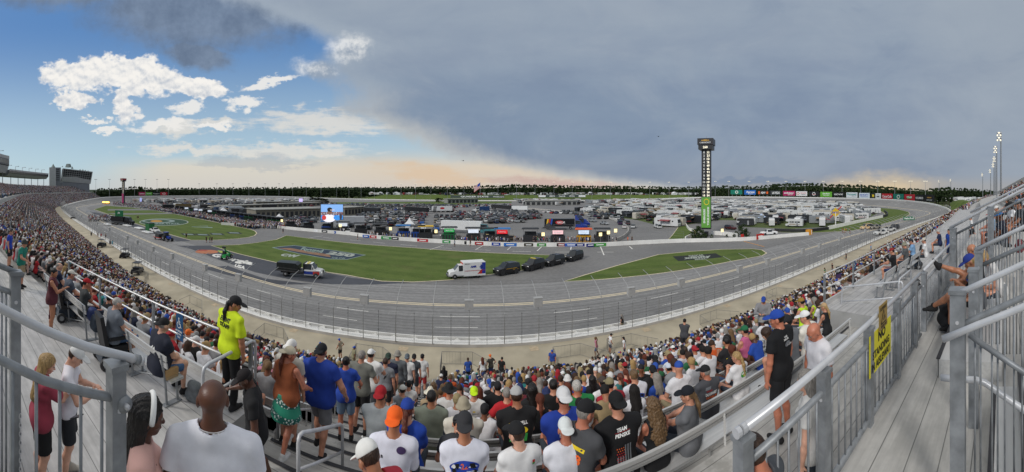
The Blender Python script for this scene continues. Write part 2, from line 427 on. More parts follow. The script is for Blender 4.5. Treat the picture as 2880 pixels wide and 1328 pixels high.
def asphalt_mat(m,base,streaks=True):
 m.use_nodes=True; nt=m.node_tree; NX.nt=nt; b=nt.nodes['Principled BSDF']; b.inputs['Roughness'].default_value=.75
 g=nt.nodes.new('ShaderNodeNewGeometry'); mp=nt.nodes.new('ShaderNodeMapping'); nt.links.new(g.outputs['Position'],mp.inputs[0])
 pos=NX(mp.outputs[0]); a=nxnoise(pos,.05,5,.6); f=nxnoise(pos,1.8,4,.6)
 k=a*.5+f*.5
 col=nxmix(sstep(k,.35,.65),tuple(x*.82 for x in base),tuple(x*1.15 for x in base))
 if streaks:
  uvm=nt.nodes.new('ShaderNodeUVMap'); uvm.uv_map='uv'; mp2=nt.nodes.new('ShaderNodeMapping'); mp2.inputs['Scale'].default_value=(.006,.9,1); nt.links.new(uvm.outputs[0],mp2.inputs[0])
  col=nxmix(sstep(nxnoise(NX(mp2.outputs[0]),1,5,.65,.2),.47,.66)*.55,col,tuple(x*.55 for x in base))
  mp3=nt.nodes.new('ShaderNodeMapping'); mp3.inputs['Scale'].default_value=(.02,3.2,1); nt.links.new(uvm.outputs[0],mp3.inputs[0])
  col=nxmix(sstep(nxnoise(NX(mp3.outputs[0]),1.3,4,.6),.58,.66)*.5,col,tuple(x*.45 for x in base))
  s2=nt.nodes.new('ShaderNodeSeparateXYZ'); nt.links.new(uvm.outputs[0],s2.inputs[0]); gv=NX(s2.outputs[1]); col=nxmix(sstep(NX.op('ABSOLUTE',gv-6.5+(a-.5)*3.0),3.2,.8)*.30,col,tuple(x*.62 for x in base)); fr=NX.op('FRACT',gv*.27); col=nxmix(sstep(NX.op('ABSOLUTE',fr-.5),.485,.497)*.55,col,(.10,.10,.10))
 nt.links.new(col.s,b.inputs['Base Color'])
 bp=nt.nodes.new('ShaderNodeBump'); bp.inputs['Strength'].default_value=.2; nt.links.new(f.s,bp.inputs['Height']); nt.links.new(bp.outputs[0],b.inputs['Normal'])
 return m
asphalt_mat(m_asph,(.262,.258,.252))
m_lot=asphalt_mat(bpy.data.materials.new('lot_asphalt'),(.20,.195,.19),False)
m_dark=asphalt_mat(bpy.data.materials.new('sealed_asphalt'),(.062,.066,.08),False)
m_apron=asphalt_mat(bpy.data.materials.new('apron_asphalt'),(.28,.275,.27))
def grass_mat(name,a,b_,sc=.25):
 m=bpy.data.materials.new(name); m.use_nodes=True; nt=m.node_tree; NX.nt=nt; b=nt.nodes['Principled BSDF']; b.inputs['Roughness'].default_value=.95
 b.inputs['Specular IOR Level'].default_value=.15
 g=nt.nodes.new('ShaderNodeNewGeometry'); pos=NX(g.outputs['Position'])
 k=nxnoise(pos,sc,6,.65)*.6+nxnoise(pos,4.0,3,.7)*.4
 s9=nt.nodes.new('ShaderNodeSeparateXYZ'); nt.links.new(g.outputs['Position'],s9.inputs[0]); mow=sstep(NX.op('SINE',NX(s9.outputs[1])*1.25+NX(s9.outputs[0])*.32),-.25,.25)
 dry=sstep(nxnoise(pos,.09,5,.7),.54,.70)*.5
 nt.links.new(nxmix(dry,nxmix(mow*.22,nxmix(sstep(k,.38,.62),a,b_),tuple(x*1.35 for x in b_)),(.15,.145,.06)).s,b.inputs['Base Color'])
 bp=nt.nodes.new('ShaderNodeBump'); bp.inputs['Strength'].default_value=.5; nt.links.new(nxnoise(pos,9,3,.7).s,bp.inputs['Height']); nt.links.new(bp.outputs[0],b.inputs['Normal'])
 return m
m_grass=grass_mat('turf',(.075,.118,.026),(.118,.160,.042))
m_rough=grass_mat('rough_grass',(.07,.105,.035),(.12,.15,.06),.05)
m_white=M('road_paint','#e9e7e0',.6,0,.12,2)
m_cream=M('cream_paint','#e2d3b4',.6,0,.1,2)
m_conc=M('concrete',(.42,.40,.37),.85,0,.14,.7,.15)
m_tan=M('tan_concrete',(.43,.38,.28),.9,0,.2,.35,.1)
m_wallw=M('white_wall','#eceae4',.6,0,.09,.5)
gr=MB()
R=4500
gr.sheet([(R*cos(t*pi/24),R*sin(t*pi/24)) for t in range(48)],G-.35,m_rough)
tag(up_fix(gr.build('ground')),kind='structure')
mb=MB(); inner=[(W[i,0]+WN[i,0]*W[i,3]*.9,W[i,1]+WN[i,1]*W[i,3]*.9) for i in range(0,NW,3)]
mb.sheet(inner,G-.02,m_lot); tag(up_fix(mb.build('infield_pavement')),kind='structure')
mb=MB()
ring(mb,[lambda i:(1.7,bz(i)),lambda i:(W[i,3],G)],m_asph)
tag(setuv(up_fix(mb.build('racetrack')),mb),kind='structure')
mb=MB()
ring(mb,[lambda i:(W[i,3],G+.0),lambda i:(W[i,3]+9,G+.004)],m_apron)
tag(setuv(up_fix(mb.build('apron_road')),mb),kind='structure')
mb=MB()
for a,b in ((-.45,-.16),(.1,.38)):
 ring(mb,[lambda i,a=a:(W[i,3]+a,G+.02+max(0,-a)*(W[i,2])/12),lambda i,b=b:(W[i,3]+b,G+.02+max(0,-b)*(W[i,2])/12)],m_cream)
tag(up_fix(mb.build('track_lines')),kind='structure')
mb=MB()
ring(mb,[lambda i:(-.9,bz(i)+.2 if W[i,2]>.25 else G-.3),lambda i:(-9,max(G-.3,bz(i)-2) if W[i,2]>.25 else G-.32),lambda i:(-20,G-.34)],m_rough)
tag(up_fix(mb.build('bank_ground')),kind='structure')
mb=MB()
for lane in (2.9,6.0,9.1):
 s=-330+ (lane*3)%9
 while s<320:
  k=0
  mbz=.014
  n=4
  vs=[];fs=[]
  for q in range(n+1):
   t=s+4.6*q/n
   for w_ in (-.07,.07):
    i=int(np.interp(t,SS,np.arange(len(SS)))); i=order[i]; fr=(lane+w_-1.7)/(W[i,3]-1.7)
    p=at_s(t,-(lane+w_),0); vs.append((p[0],p[1],bz(i)*(1-fr)+G*fr+mbz))
  for q in range(n): fs.append((q*2,q*2+2,q*2+3,q*2+1))
  mb.add(vs,fs,m_white); s+=13.5
for lane in (4,7.5,11):
 for i in range(0,NW,5):
  if abs(S[i])<318: continue
  for dq in (0,):
   j=(i+1)%NW; fr=(lane-1.7)/(W[i,3]-1.7); z=bz(i)*(1-fr)+G*fr+.03; j2=(i+1)%NW; z2=bz(j2)*(1-fr)+G*fr+.03
   a=[(W[i,0]+WN[i,0]*(lane+o),W[i,1]+WN[i,1]*(lane+o),z) for o in (-.15,.15)]; b=[(W[j2,0]+WN[j2,0]*(lane+o),W[j2,1]+WN[j2,1]*(lane+o),z2) for o in (.15,-.15)]
   mb.add(a+b,[(0,1,2,3)],m_white)
tag(up_fix(mb.build('lane_markings')),kind='structure')
# ---------- grass islands traced on the ground ----------
GA=PK('g4',[(665,690),(1000,790),(1500,905),(2060,1015),(2400,1065)])+PK('c2',[(1200,985),(1500,993),(1830,975),(2170,930)])+PK('c3',[(0,893),(80,885),(300,845),(500,790),(600,762),(560,744),(0,727)])+PK('c2',[(1500,670),(1000,635),(290,552),(200,590),(0,620)])+PK('g4',[(1400,635),(1000,680)])
GB=[P(265,589),P(300,601),P(350,618.5),P(400,634),P(450,650.5),P(500,665.5),P(538,675.2),P(603,675),P(669,671),P(700,667),P(715,662.5),P(721,656),P(716,650),P(706,646),P(600,624),P(500,604),P(420,589.5),P(360,583),P(298,579)]
GC=PK('c3',[(500,990),(900,965),(1300,925),(1700,870),(2100,795),(2380,745),(2425,720),(2380,690),(2300,680),(2000,685),(1700,705),(1400,735),(1000,842),(700,930)])
GD=PK('r5',[(640,548),(1010,552),(1400,535),(1650,490),(1850,430),(1960,390),(2000,368),(1985,345),(1900,322),(1760,308),(1640,303),(1740,352),(1760,375),(1720,400),(1500,445),(1180,520)])
GE=PK('c3',[(1490,595),(1640,592),(1750,540),(1690,500),(1660,455),(1590,470),(1540,540)])
GF=PK('c2',[(680,235),(1700,228),(2440,215),(2440,240),(1650,262),(1600,245),(700,248)])
def outline(mb,poly,w,z,m):
 n=len(poly); pts=[Vector((p[0],p[1])) for p in poly]; A=[];
 area=sum(pts[i].x*pts[(i+1)%n].y-pts[(i+1)%n].x*pts[i].y for i in range(n)); sg=1 if area>0 else -1
 vs=[]
 for i in range(n):
  t1=(pts[i]-pts[i-1]).normalized(); t2=(pts[(i+1)%n]-pts[i]).normalized(); t=(t1+t2); t=t.normalized() if t.length>1e-3 else t1
  nn=Vector((-t.y,t.x))*sg
  vs+= [(*(pts[i]+nn*.0),z),(*(pts[i]-nn*w),z)]
 fs=[(2*i,2*((i+1)%n),2*((i+1)%n)+1,2*i+1) for i in range(n)]
 mb.add(vs,fs,m)
lin_mb=MB()
for nm,pl,ww in (('grass_island',GA,.28),('grass_infield',GB,.3),('grass_wedge',GC,.28),('grass_turn',GD,.3),('grass_patch',GE,.2),('grass_strip',GF,.0)):
 mb=MB(); mb.sheet(pl,G+.012,m_grass); tag(up_fix(mb.build(nm)),kind='structure')
 if ww: outline(lin_mb,pl,ww,G+.016,m_cream)
tag(up_fix(lin_mb.build('island_edge_lines')),kind='structure')
mb=MB(); mb.sheet(PK('g4',[(215,690),(665,690),(1000,790),(1500,905),(2060,1015)])+PK('c2',[(900,955),(1480,1003),(1000,1022),(650,1014),(350,975),(0,905)])+PK('g4',[(1200,800),(560,840)][:0])+PK('g4',[(780,880),(400,735)]),G+.007,m_dark)
mb.sheet([P(300,603.5),P(350,621),P(450,653.5),P(538,678),P(500,679),P(430,657),P(330,626),P(262,601),P(250,594)],G+.006,m_dark)
mb.sheet(PK('g4',[(520,975),(870,950),(1330,1110),(2000,1188),(1500,1188),(900,1075)]),G+.012,m_dark)
tag(up_fix(mb.build('sealed_asphalt')),kind='structure')
# ---------- materials of the stand ----------
m_galv=M('galvanised_steel',(.27,.285,.30),.5,.35,.26,9,.12,stretch=(1,1,1))
m_pipe=M('handrail_pipe',(.60,.61,.63),.38,.25,.10,6)
m_alu=M('aluminium_plank',(.62,.62,.61),.42,.35,.10,4,stretch=(.3,6,6))
m_slotshade=M('backrest_slot_shade',(.07,.065,.06),.7,0,.1,4)  # near-black, shade of the backrest slots put into the colour
m_nose=M('stair_nosing',(.035,.035,.04),.8,0,.15,9)
m_black=M('black_rubber',(.02,.02,.022),.6,0,.1,5)
m_riser=M('riser_panel',(.42,.42,.41),.6,.2,.15,2)
def deck_mat(name,base,step=.28,ax='Y',off=0):
 m=bpy.data.materials.new(name); m.use_nodes=True; nt=m.node_tree; NX.nt=nt; b=nt.nodes['Principled BSDF']
 b.inputs['Roughness'].default_value=.55; b.inputs['Metallic'].default_value=.1
 g=nt.nodes.new('ShaderNodeNewGeometry'); s=nt.nodes.new('ShaderNodeSeparateXYZ'); nt.links.new(g.outputs['Position'],s.inputs[0])
 v=NX(s.outputs[ax]); fr=NX.op('FRACT',v*(1/step)+off)
 line=sstep(NX.op('ABSOLUTE',fr-.5),.472,.49)
 mp=nt.nodes.new('ShaderNodeMapping'); mp.inputs['Scale'].default_value=(.5,5,5) if ax=='Y' else (5,.5,5); nt.links.new(g.outputs['Position'],mp.inputs[0])
 n1=nxnoise(NX(mp.outputs[0]),1.5,5,.65); n2=nxnoise(NX(g.outputs['Position']),1.1,5,.7)
 col=nxmix(sstep(n1*.5+n2*.5,.36,.64),tuple(x*.74 for x in base),tuple(x*1.14 for x in base))
 col=nxmix(sstep(n2,.56,.68)*.5,col,(.22,.21,.18))
 col=nxmix(line*.75,col,(.09,.09,.085))
 nt.links.new(col.s,b.inputs['Base Color']); return m
m_deck=deck_mat('deck_boards',(.52,.505,.475))
m_deckl=deck_mat('platform_boards',(.52,.51,.50),.3)
# ---------- wall, barrier ----------
def wt(i): return G+W[i,2]+.95
mb=MB()
ring(mb,[lambda i:(0,G-.4 if W[i,2]<.3 else bz(i)-1),lambda i:(0,wt(i)),],m_conc)
ring(mb,[lambda i:(0,wt(i)),lambda i:(.85,wt(i)),lambda i:(.85,bz(i)-.1)],m_wallw)
tag(up_fix(mb.build('outer_wall')),'long concrete retaining wall painted white on top along the outside of the racetrack','wall')
mb=MB()
ring(mb,[lambda i:(1.45,bz(i)-.05),lambda i:(1.45,wt(i)),lambda i:(1.62,wt(i)),lambda i:(1.62,bz(i)-.05)],m_wallw)
m_foam=M('barrier_foam','#eceae2',.8,0,.05)
fb=[]
for q in range(-45,52):
 s=q*1.9; a=at_s(s,-.85); b=at_s(s+.75,-.85); c=at_s(s+.37,-1.44)
 fb.append(MB().add([(a[0],a[1],.2),(b[0],b[1],.2),(c[0],c[1],.2),(a[0],a[1],-.4),(b[0],b[1],-.4),(c[0],c[1],-.4)],[(0,1,2),(0,3,4,1),(1,4,5,2),(2,5,3,0)],m_foam))
bar=up_fix(mb.build('crash_barrier')); tag(bar,'white energy absorbing steel barrier running inside the outer wall','barrier')
for q in fb: q.build('foam_block',bar)
# ---------- catch fence ----------
prof=[(0.05,.2),(.02,1.2),(.0,2.5),(.35,3.35),(1.1,4.1),(2.2,4.65),(3.4,4.95)]
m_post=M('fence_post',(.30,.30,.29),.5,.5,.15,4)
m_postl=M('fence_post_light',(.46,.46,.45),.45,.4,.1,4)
m_cable=M('steel_cable',(.10,.10,.10),.6,.3,.05)
ft=thing('catch_fence',at_s(0,0,0),'tall catch fence of curved steel posts and cables above the track wall','fence')
fx,fy,_=at_s(0,0,0)
def rel(p): return (p[0]-fx,p[1]-fy,p[2])
stn=[-2.35+3.17*q for q in range(-86,68)]
stn.sort(key=lambda s:abs(s))
far=MB(); m_box=M('fence_box',(.42,.42,.41),.6,.1,.1,4)
qi=0
for n,s in enumerate(stn):
 r=.036 if abs(s)<60 else .05
 pts=[rel(at_s(s,-u,z)) for u,z in prof]
 t=far if n>=75 else MB()
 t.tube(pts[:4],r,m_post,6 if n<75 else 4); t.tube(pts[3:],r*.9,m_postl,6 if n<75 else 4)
 if n<75: t.build('post',ft,True)
 k=round((s+2.35)/3.17)
 if k%5 in (0,) or (k%5==2 and abs(s)<60):
  p=rel(at_s(s,-.35,3.7)); bb=MB().box(p,(.78,.42,.80),m_box,rz=heading(s)); bb.box((p[0],p[1],p[2]+.43),(.84,.46,.06),m_box,rz=heading(s))
  if n<75: bb.build('loudspeaker',ft)
  else: far.add(bb.v,bb.f,m_box)
  if abs(s)<40: pass
for q in range(-30,40):
 mid=MB()
 s=-2.35+3.17*(q+.5)
 mid.tube([rel(at_s(s,.0,.2)),rel(at_s(s,.0,3.0))],.014,m_cable,4)
 for z in (.6,1.2,1.8,2.4,2.9): mid.box(rel(at_s(s,.0,z)),(.06,.06,.06),m_cable)
 mid.build('spreader_rod',ft)
cb=MB()
def cable(u,z,s0,s1,r):
 n=int((s1-s0)/3.17); cb.tube([rel(at_s(s0+(s1-s0)*i/n,-u,z+.02*math.sin(i*1.7+z*3))) for i in range(n+1)],r,m_cable,3,False)
for i in range(11):
 z=.45+i*.27; cable(0.0,z,-135,170,.0085)
for u,z in ((.35,3.35),(.7,3.75),(1.1,4.1),(1.6,4.42),(2.2,4.65),(2.8,4.82),(3.4,4.95)): cable(u,z,-80,100,.0065)
cb.build('cable',ft)
o=far.build('post',ft); tag(o,kind='stuff')
m_mesh=bpy.data.materials.new('wire_mesh'); m_mesh.use_nodes=True; nt=m_mesh.node_tree; NX.nt=nt
for n in list(nt.nodes): nt.nodes.remove(n)
uvn=nt.nodes.new('ShaderNodeUVMap'); uvn.uv_map='uv'; sp_=nt.nodes.new('ShaderNodeSeparateXYZ'); nt.links.new(uvn.outputs[0],sp_.inputs[0])
u_,v_=NX(sp_.outputs[0]),NX(sp_.outputs[1])
ln=nx_max(NX.op('LESS_THAN',NX.op('FRACT',u_*8.0),.022),NX.op('LESS_THAN',NX.op('FRACT',v_*8.0),.022))
tr=nt.nodes.new('ShaderNodeBsdfTransparent'); df=nt.nodes.new('ShaderNodeBsdfDiffuse'); df.inputs[0].default_value=(.12,.12,.12,1)
mx=nt.nodes.new('ShaderNodeMixShader'); nt.links.new(ln.s,mx.inputs[0]); nt.links.new(tr.outputs[0],mx.inputs[1]); nt.links.new(df.outputs[0],mx.inputs[2])
oo=nt.nodes.new('ShaderNodeOutputMaterial'); nt.links.new(mx.outputs[0],oo.inputs[0])
vs=[];fs=[];uvs=[]
n=100; s0,s1=-80,100
for i in range(n+1):
 s=s0+(s1-s0)*i/n
 for u,z in ((.03,.3),(.03,2.9)): vs.append(rel(at_s(s,-u,z))); uvs.append((s,z))
for i in range(n): fs.append((2*i,2*i+2,2*i+3,2*i+1))
me=bpy.data.meshes.new('wire_mesh'); me.from_pydata(vs,[],fs); ul=me.uv_layers.new(name='uv')
for l in me.loops: ul.data[l.index].uv=uvs[l.vertex_index]
me.materials.append(m_mesh); ob('wire_mesh',me,ft)
# ---------- concourse between wall and stand ----------
mb=MB(); strip(mb,[(0.0,.0),(1.5,-.05),(5.4,-.5),(7,-.6)],-460,235,3,m_tan,closed=False); tag(up_fix(mb.build('concourse')),kind='structure')
mb=MB()
for q in range(-8,9):
 s=q*11.3+3; a=at_s(s,.15,.01);
 strip(mb,[(.35,.002),(1.1,-.02)],s,s+.8,1,M('worn_patch',(.50,.40,.27),.9,0,.2,3),closed=False)
tag(up_fix(mb.build('concourse_patches')),kind='structure')
# ---------- lower stand ----------
UF,TR,RS,NR=26.4,.79,.4,28
def row_u(k): return UF-TR*k
def row_z(k): return 10.0-RS*k
def steps(k0,k1,under=-.6):
 pr=[]
 for k in range(k0,k1+1):
  pr.append((row_u(k),row_z(k))); pr.append((row_u(k)-TR,row_z(k)))
 return pr
S_A0,S_A1=s_of_x(-3.3),s_of_x(-1.35)      # near aisle
S_B1=s_of_x(7.3); S_B2=s_of_x(8.9)
S_L0=s_of_x(-11.6)
mb=MB()
strip(mb,steps(0,NR-1),S_A0,S_B2,2,m_deck,closed=False)
strip(mb,steps(2,NR-1),S_L0,S_A0,2,m_deck,closed=False)
strip(mb,steps(2,NR-1),S_B2,60,2,m_deck,closed=False)
strip(mb,steps(0,NR-1),-90,S_L0,3,m_deck,closed=False)
strip(mb,steps(0,NR-1),-455,-90,6,m_deck,closed=False)
strip(mb,steps(0,NR-1),60,225,6,m_deck,closed=False)
strip(mb,[(row_u(NR-1)-TR,row_z(NR-1)),(row_u(NR-1)-TR,-1.4)],-455,225,4,m_riser,closed=False)
up_fix(mb.build('lower_stand_deck')) ; o=bpy.data.objects['lower_stand_deck']; o.name='lower_grandstand'
tag(o,'stepped aluminium deck of the lower grandstand dropping to the concourse','grandstand')
UW=29.8-1.3
mb=MB()
strip(mb,[(row_u(0),10.4),(UW,10.4)],S_A0,S_B2,2,m_deck,closed=False)                     # cross walk behind the last row
strip(mb,[(row_u(0),10.4),(row_u(0),9.98)],S_A0,S_B2,2,m_riser,closed=False)
strip(mb,[(UW,10.4),(UW,11.6)],-455,S_L0,3,m_riser,closed=False); strip(mb,[(UW,10.4),(UW,11.6)],s_of_x(-1.9,29),60,2,m_riser,closed=False)
strip(mb,[(row_u(0),10.4),(UW,10.4)],-455,S_L0,4,m_deck,closed=False)
strip(mb,[(row_u(0),10.4),(UW,10.4)],60,225,4,m_deck,closed=False)
o=up_fix(mb.build('cross_walkway')); tag(o,kind='structure')
mb=MB()
strip(mb,[(25.15,10.4),(28.4,10.4)],S_L0,S_A0,1,m_deckl,closed=False)
strip(mb,[(28.4,10.4),(29.5,10.4)],S_L0,s_of_x(-1.9,29),1,m_deckl,closed=False)
strip(mb,[(29.5,10.4),(29.5,11.6)],S_L0,s_of_x(-1.9,29),1,m_riser,closed=False)
strip(mb,[(25.15,10.4),(25.15,10.52),(25.09,10.52),(25.09,8.4)],S_L0,S_A0,2,m_alu,closed=False)
for s in (S_L0,S_A0):
 mb.add([at_s(s,UW,8),at_s(s,25.15,8),at_s(s,25.15,10.4),at_s(s,UW,10.4)],[(0,1,2,3)],m_riser)
tag(up_fix(mb.build('accessible_platform')),kind='structure')
mb=MB()
strip(mb,[(24.7,10.4),(UW,10.4)],S_B2,60,2,m_deckl,closed=False)
strip(mb,[(24.7,10.4),(24.7,10.52),(24.64,10.52),(24.64,8.2)],S_B2,60,2,m_alu,closed=False)
mb.add([at_s(S_B2,UW,8),at_s(S_B2,24.7,8),at_s(S_B2,24.7,10.4),at_s(S_B2,UW,10.4)],[(0,1,2,3)],m_riser)
tag(up_fix(mb.build('accessible_platform')),kind='structure')
mb=MB()
strip(mb,[(UW,11.6),(32.0,11.6)],-455,S_L0,3,m_deck,closed=False); strip(mb,[(29.5,11.6),(32.0,11.6)],S_L0,s_of_x(-1.9,29),1,m_deck,closed=False); strip(mb,[(UW,11.6),(32.0,11.6)],s_of_x(-1.9,29),225,3,m_deck,closed=False)
tag(up_fix(mb.build('upper_walkway')),kind='structure')
mb=MB()
for k in range(3):
 mb.box((-.2,1.62+k*.32,11.3-k*.3-.1),(3.0,.34,.2),m_alu); mb.box((-.2,1.62+k*.32+.15,11.3-k*.3+.004),(3.0,.05,.012),m_nose)
tag(mb.build('short_stairs'),'short aluminium steps from the upper walkway down to the platform','stairs')
UU,UT,UR=32.0,.8,.42
mb=MB(); pr=[]
for k in range(34): pr+= [(UU+UT*k,11.6+UR*(k)),(UU+UT*k,11.6+UR*(k+1))]
strip(mb,pr[:36],-455,-250,6,m_deck,closed=False); strip(mb,pr,-250,-14,6,m_deck,closed=False); strip(mb,pr,12,225,6,m_deck,closed=False)
strip(mb,[(UU+UT*34,26),(UU+UT*34,9)],-250,225,8,m_riser,closed=False)
mb.add([at_s(12,UU,9),at_s(12,UU+UT*34,9),at_s(12,UU+UT*34,26),at_s(12,UU,11.6)],[(0,1,2,3)],m_riser)
o=up_fix(mb.build('upper_grandstand')); tag(o,'upper grandstand rows rising behind the cross walkway','grandstand')
def aisle(s):
 """True where a stair aisle runs"""
 if S_A0<=s<=S_A1 or S_B1<=s<=S_B2: return True
 if s>S_B2: return (s-S_B2)%10.5>9.1
 if s<S_A0: return (S_A0-s)%10.5>9.1
 return False
def blocks(s0,s1):
 out=[];cur=None;s=s0
 while s<s1:
  a=aisle(s)
  if not a and cur is None: cur=s
  if a and cur is not None: out.append((cur,s)); cur=None
  s+=.05
 if cur is not None: out.append((cur,s1))
 return out
def bench(k,a,b,back=True):
 u,z=row_u(k),row_z(k); o=at_s((a+b)/2,u-.3,z)
 t=ob('bench',None,None,o)
 def rl(mb):
  mb.v=[(v[0]-o[0],v[1]-o[1],v[2]-o[2]) for v in mb.v]; return mb
 rl(strip(MB(),[(u-.12,z+.43),(u-.42,z+.43),(u-.42,z+.39),(u-.12,z+.39)],a,b,2,m_alu)).build('seat',t)
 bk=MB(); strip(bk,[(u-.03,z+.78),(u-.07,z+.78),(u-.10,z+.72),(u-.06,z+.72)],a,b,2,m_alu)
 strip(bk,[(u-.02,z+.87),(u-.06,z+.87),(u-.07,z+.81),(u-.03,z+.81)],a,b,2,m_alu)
 strip(bk,[(u-.045,z+.815),(u-.055,z+.815),(u-.07,z+.78),(u-.06,z+.78)],a,b,2,m_slotshade)  # dark strip painted in as the shade between the two backrest boards
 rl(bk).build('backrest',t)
 n=max(2,int((b-a)/1.8)+1)
 for i in range(n):
  s=a+.1+(b-a-.2)*i/(n-1)
  lg=MB(); p0,p1=at_s(s,u-.0,z+.0),at_s(s,u-.03,z+.85); lg.tube([p0,p1],.022,m_alu,4)
  p0,p1=at_s(s,u-.35,z),at_s(s,u-.35,z+.39); lg.tube([p0,p1],.025,m_alu,4); rl(lg).build('bracket',t)
 return t
bl=blocks(-14,S_B2+11)
for bi,(a,b) in enumerate(bl):
 ctr_=a>S_A0 and b<S_B2+.1
 for k in range(NR):
  if not ctr_ and k<2: continue
  if not ctr_ and k>14 : continue
  t=bench(k,a,b)
  where='centre block right of the stairs' if ctr_ else ('block below the wheelchair platform' if b<0 else 'block right of the railed aisle')
  if b<S_A0-9: where='block left of the wheelchair platform'
  tag(t,f'long aluminium bench, {ordw(k+1)} row down in the {where}','bench','bleacher benches')
mb=MB()
for (a,b) in blocks(-420,220):
 for k in range(NR):
  ctr_=a>S_A0 and b<S_B2+.1
  if (a>-14.5 and b<S_B2+11) and not (not ctr_ and k>14): continue
  if a> -60 and a<60 and k<2: continue
  u,z=row_u(k),row_z(k)
  strip(mb,[(u-.12,z+.43),(u-.42,z+.43)],a,b,5,m_alu,closed=False); strip(mb,[(u-.03,z+.72),(u-.02,z+.87)],a,b,5,m_alu,closed=False)
o=mb.build('distant_bench'); tag(o,'far bleacher benches along both ends of the grandstand','benches',kind='stuff')
def aisle_steps(a,b,k0,name,label):
 mb=MB()
 for k in range(k0,NR):
  u,z=row_u(k),row_z(k)
  for uu,zz in ((u-.0,z-.0),(u-TR/2,z-RS/2)):
   pass
  strip(mb,[(u-.02,z+.008),(u-TR*.5,z+.008),(u-TR*.5,z+.2-RS*.5),(u-.02,z+.0)],a+.05,b-.05,2,m_alu)
  strip(mb,[(u-TR+.07,z+.012),(u-TR+.0,z+.012)],a+.05,b-.05,2,m_nose,closed=False)
  strip(mb,[(u+.38,z+RS*.5),(u+.0,z+RS*.5),(u+.0,z+RS*.5-.03),(u+.38,z+RS*.5-.03)],a+.05,b-.05,2,m_alu)
  strip(mb,[(u+.07,z+RS*.5+.006),(u+.0,z+RS*.5+.006)],a+.05,b-.05,2,m_nose,closed=False)
  strip(mb,[(u+.0,z+RS*.5-.031),(u+.0,z+.0)],a+.05,b-.05,2,m_nose,closed=False)
 tag(mb.build(name),label,'stairs','grandstand stairs')
aisle_steps(S_A0,S_A1,0,'stair_flight','stair flight with black edged treads left of the centre benches, men walking down it')
aisle_steps(S_B1,S_B2,0,'stair_flight','stair flight with black edged treads beside the right wheelchair platform')
# ---------- figures: one smooth skin per body, clothes grown over it ----------
V3=lambda *a: np.array(a,float)
def surfnets(V,org,h):
 nx,ny,nz=V.shape; ins=V<0
 c=[(i,j,k) for i in (0,1) for j in (0,1) for k in (0,1)]
 def sl(o): return (slice(o[0],nx-1+o[0]),slice(o[1],ny-1+o[1]),slice(o[2],nz-1+o[2]))
 cnt=sum(ins[sl(o)].astype(np.int8) for o in c)
 act=(cnt>0)&(cnt<8)
 idx=np.argwhere(act)
 if len(idx)==0: return np.zeros((0,3)),np.zeros((0,4),int)
 pos=np.zeros((len(idx),3)); n=np.zeros(len(idx))
 vals={o:V[idx[:,0]+o[0],idx[:,1]+o[1],idx[:,2]+o[2]] for o in c}
 for o in c:
  for ax in range(3):
   if o[ax]==0:
    q=list(o); q[ax]=1; q=tuple(q); a,b=vals[o],vals[q]; m=(a<0)!=(b<0)
    t=np.where(m,a/np.where(m,a-b,1),0)
    p=np.tile(np.array(o,float),(len(idx),1)); p[:,ax]+=t
    pos[m]+=p[m]; n[m]+=1
 pos=(pos/n[:,None]+idx)*h+org
 ids=-np.ones(act.shape,int); ids[act]=np.arange(len(idx))
 F=[]
 for ax in range(3):
  a=[slice(None)]*3; b=[slice(None)]*3; a[ax]=slice(0,-1); b[ax]=slice(1,None)
  A,Bv=ins[tuple(a)],ins[tuple(b)]; e=np.argwhere(A!=Bv); sg=A[tuple(e.T)]
  o1,o2=[(1,2),(2,0),(0,1)][ax]
  ok=(e[:,o1]>0)&(e[:,o2]>0)&(e[:,o1]<V.shape[o1]-1)&(e[:,o2]<V.shape[o2]-1); e=e[ok]; sg=sg[ok]
  q=[]
  for d1,d2 in ((-1,-1),(0,-1),(0,0),(-1,0)):
   f=e.copy(); f[:,o1]+=d1; f[:,o2]+=d2; q.append(ids[tuple(f.T)])
  q=np.stack(q,1); q[~sg]=q[~sg][:,::-1]; F.append(q)
 return pos,np.concatenate(F)
def cap_(a,b,ra,rb=None,flat=None,cut=None,k=None):
 return ('c',V3(*a),V3(*b),ra,ra if rb is None else rb,flat,cut,k)
def ell_(c,r,R=None,cut=None,k=None): return ('e',V3(*c),V3(*r),0,0,R,cut,k)
def sub_(c,r): return ('s',V3(*c),V3(*r),0,0,None,None,None)
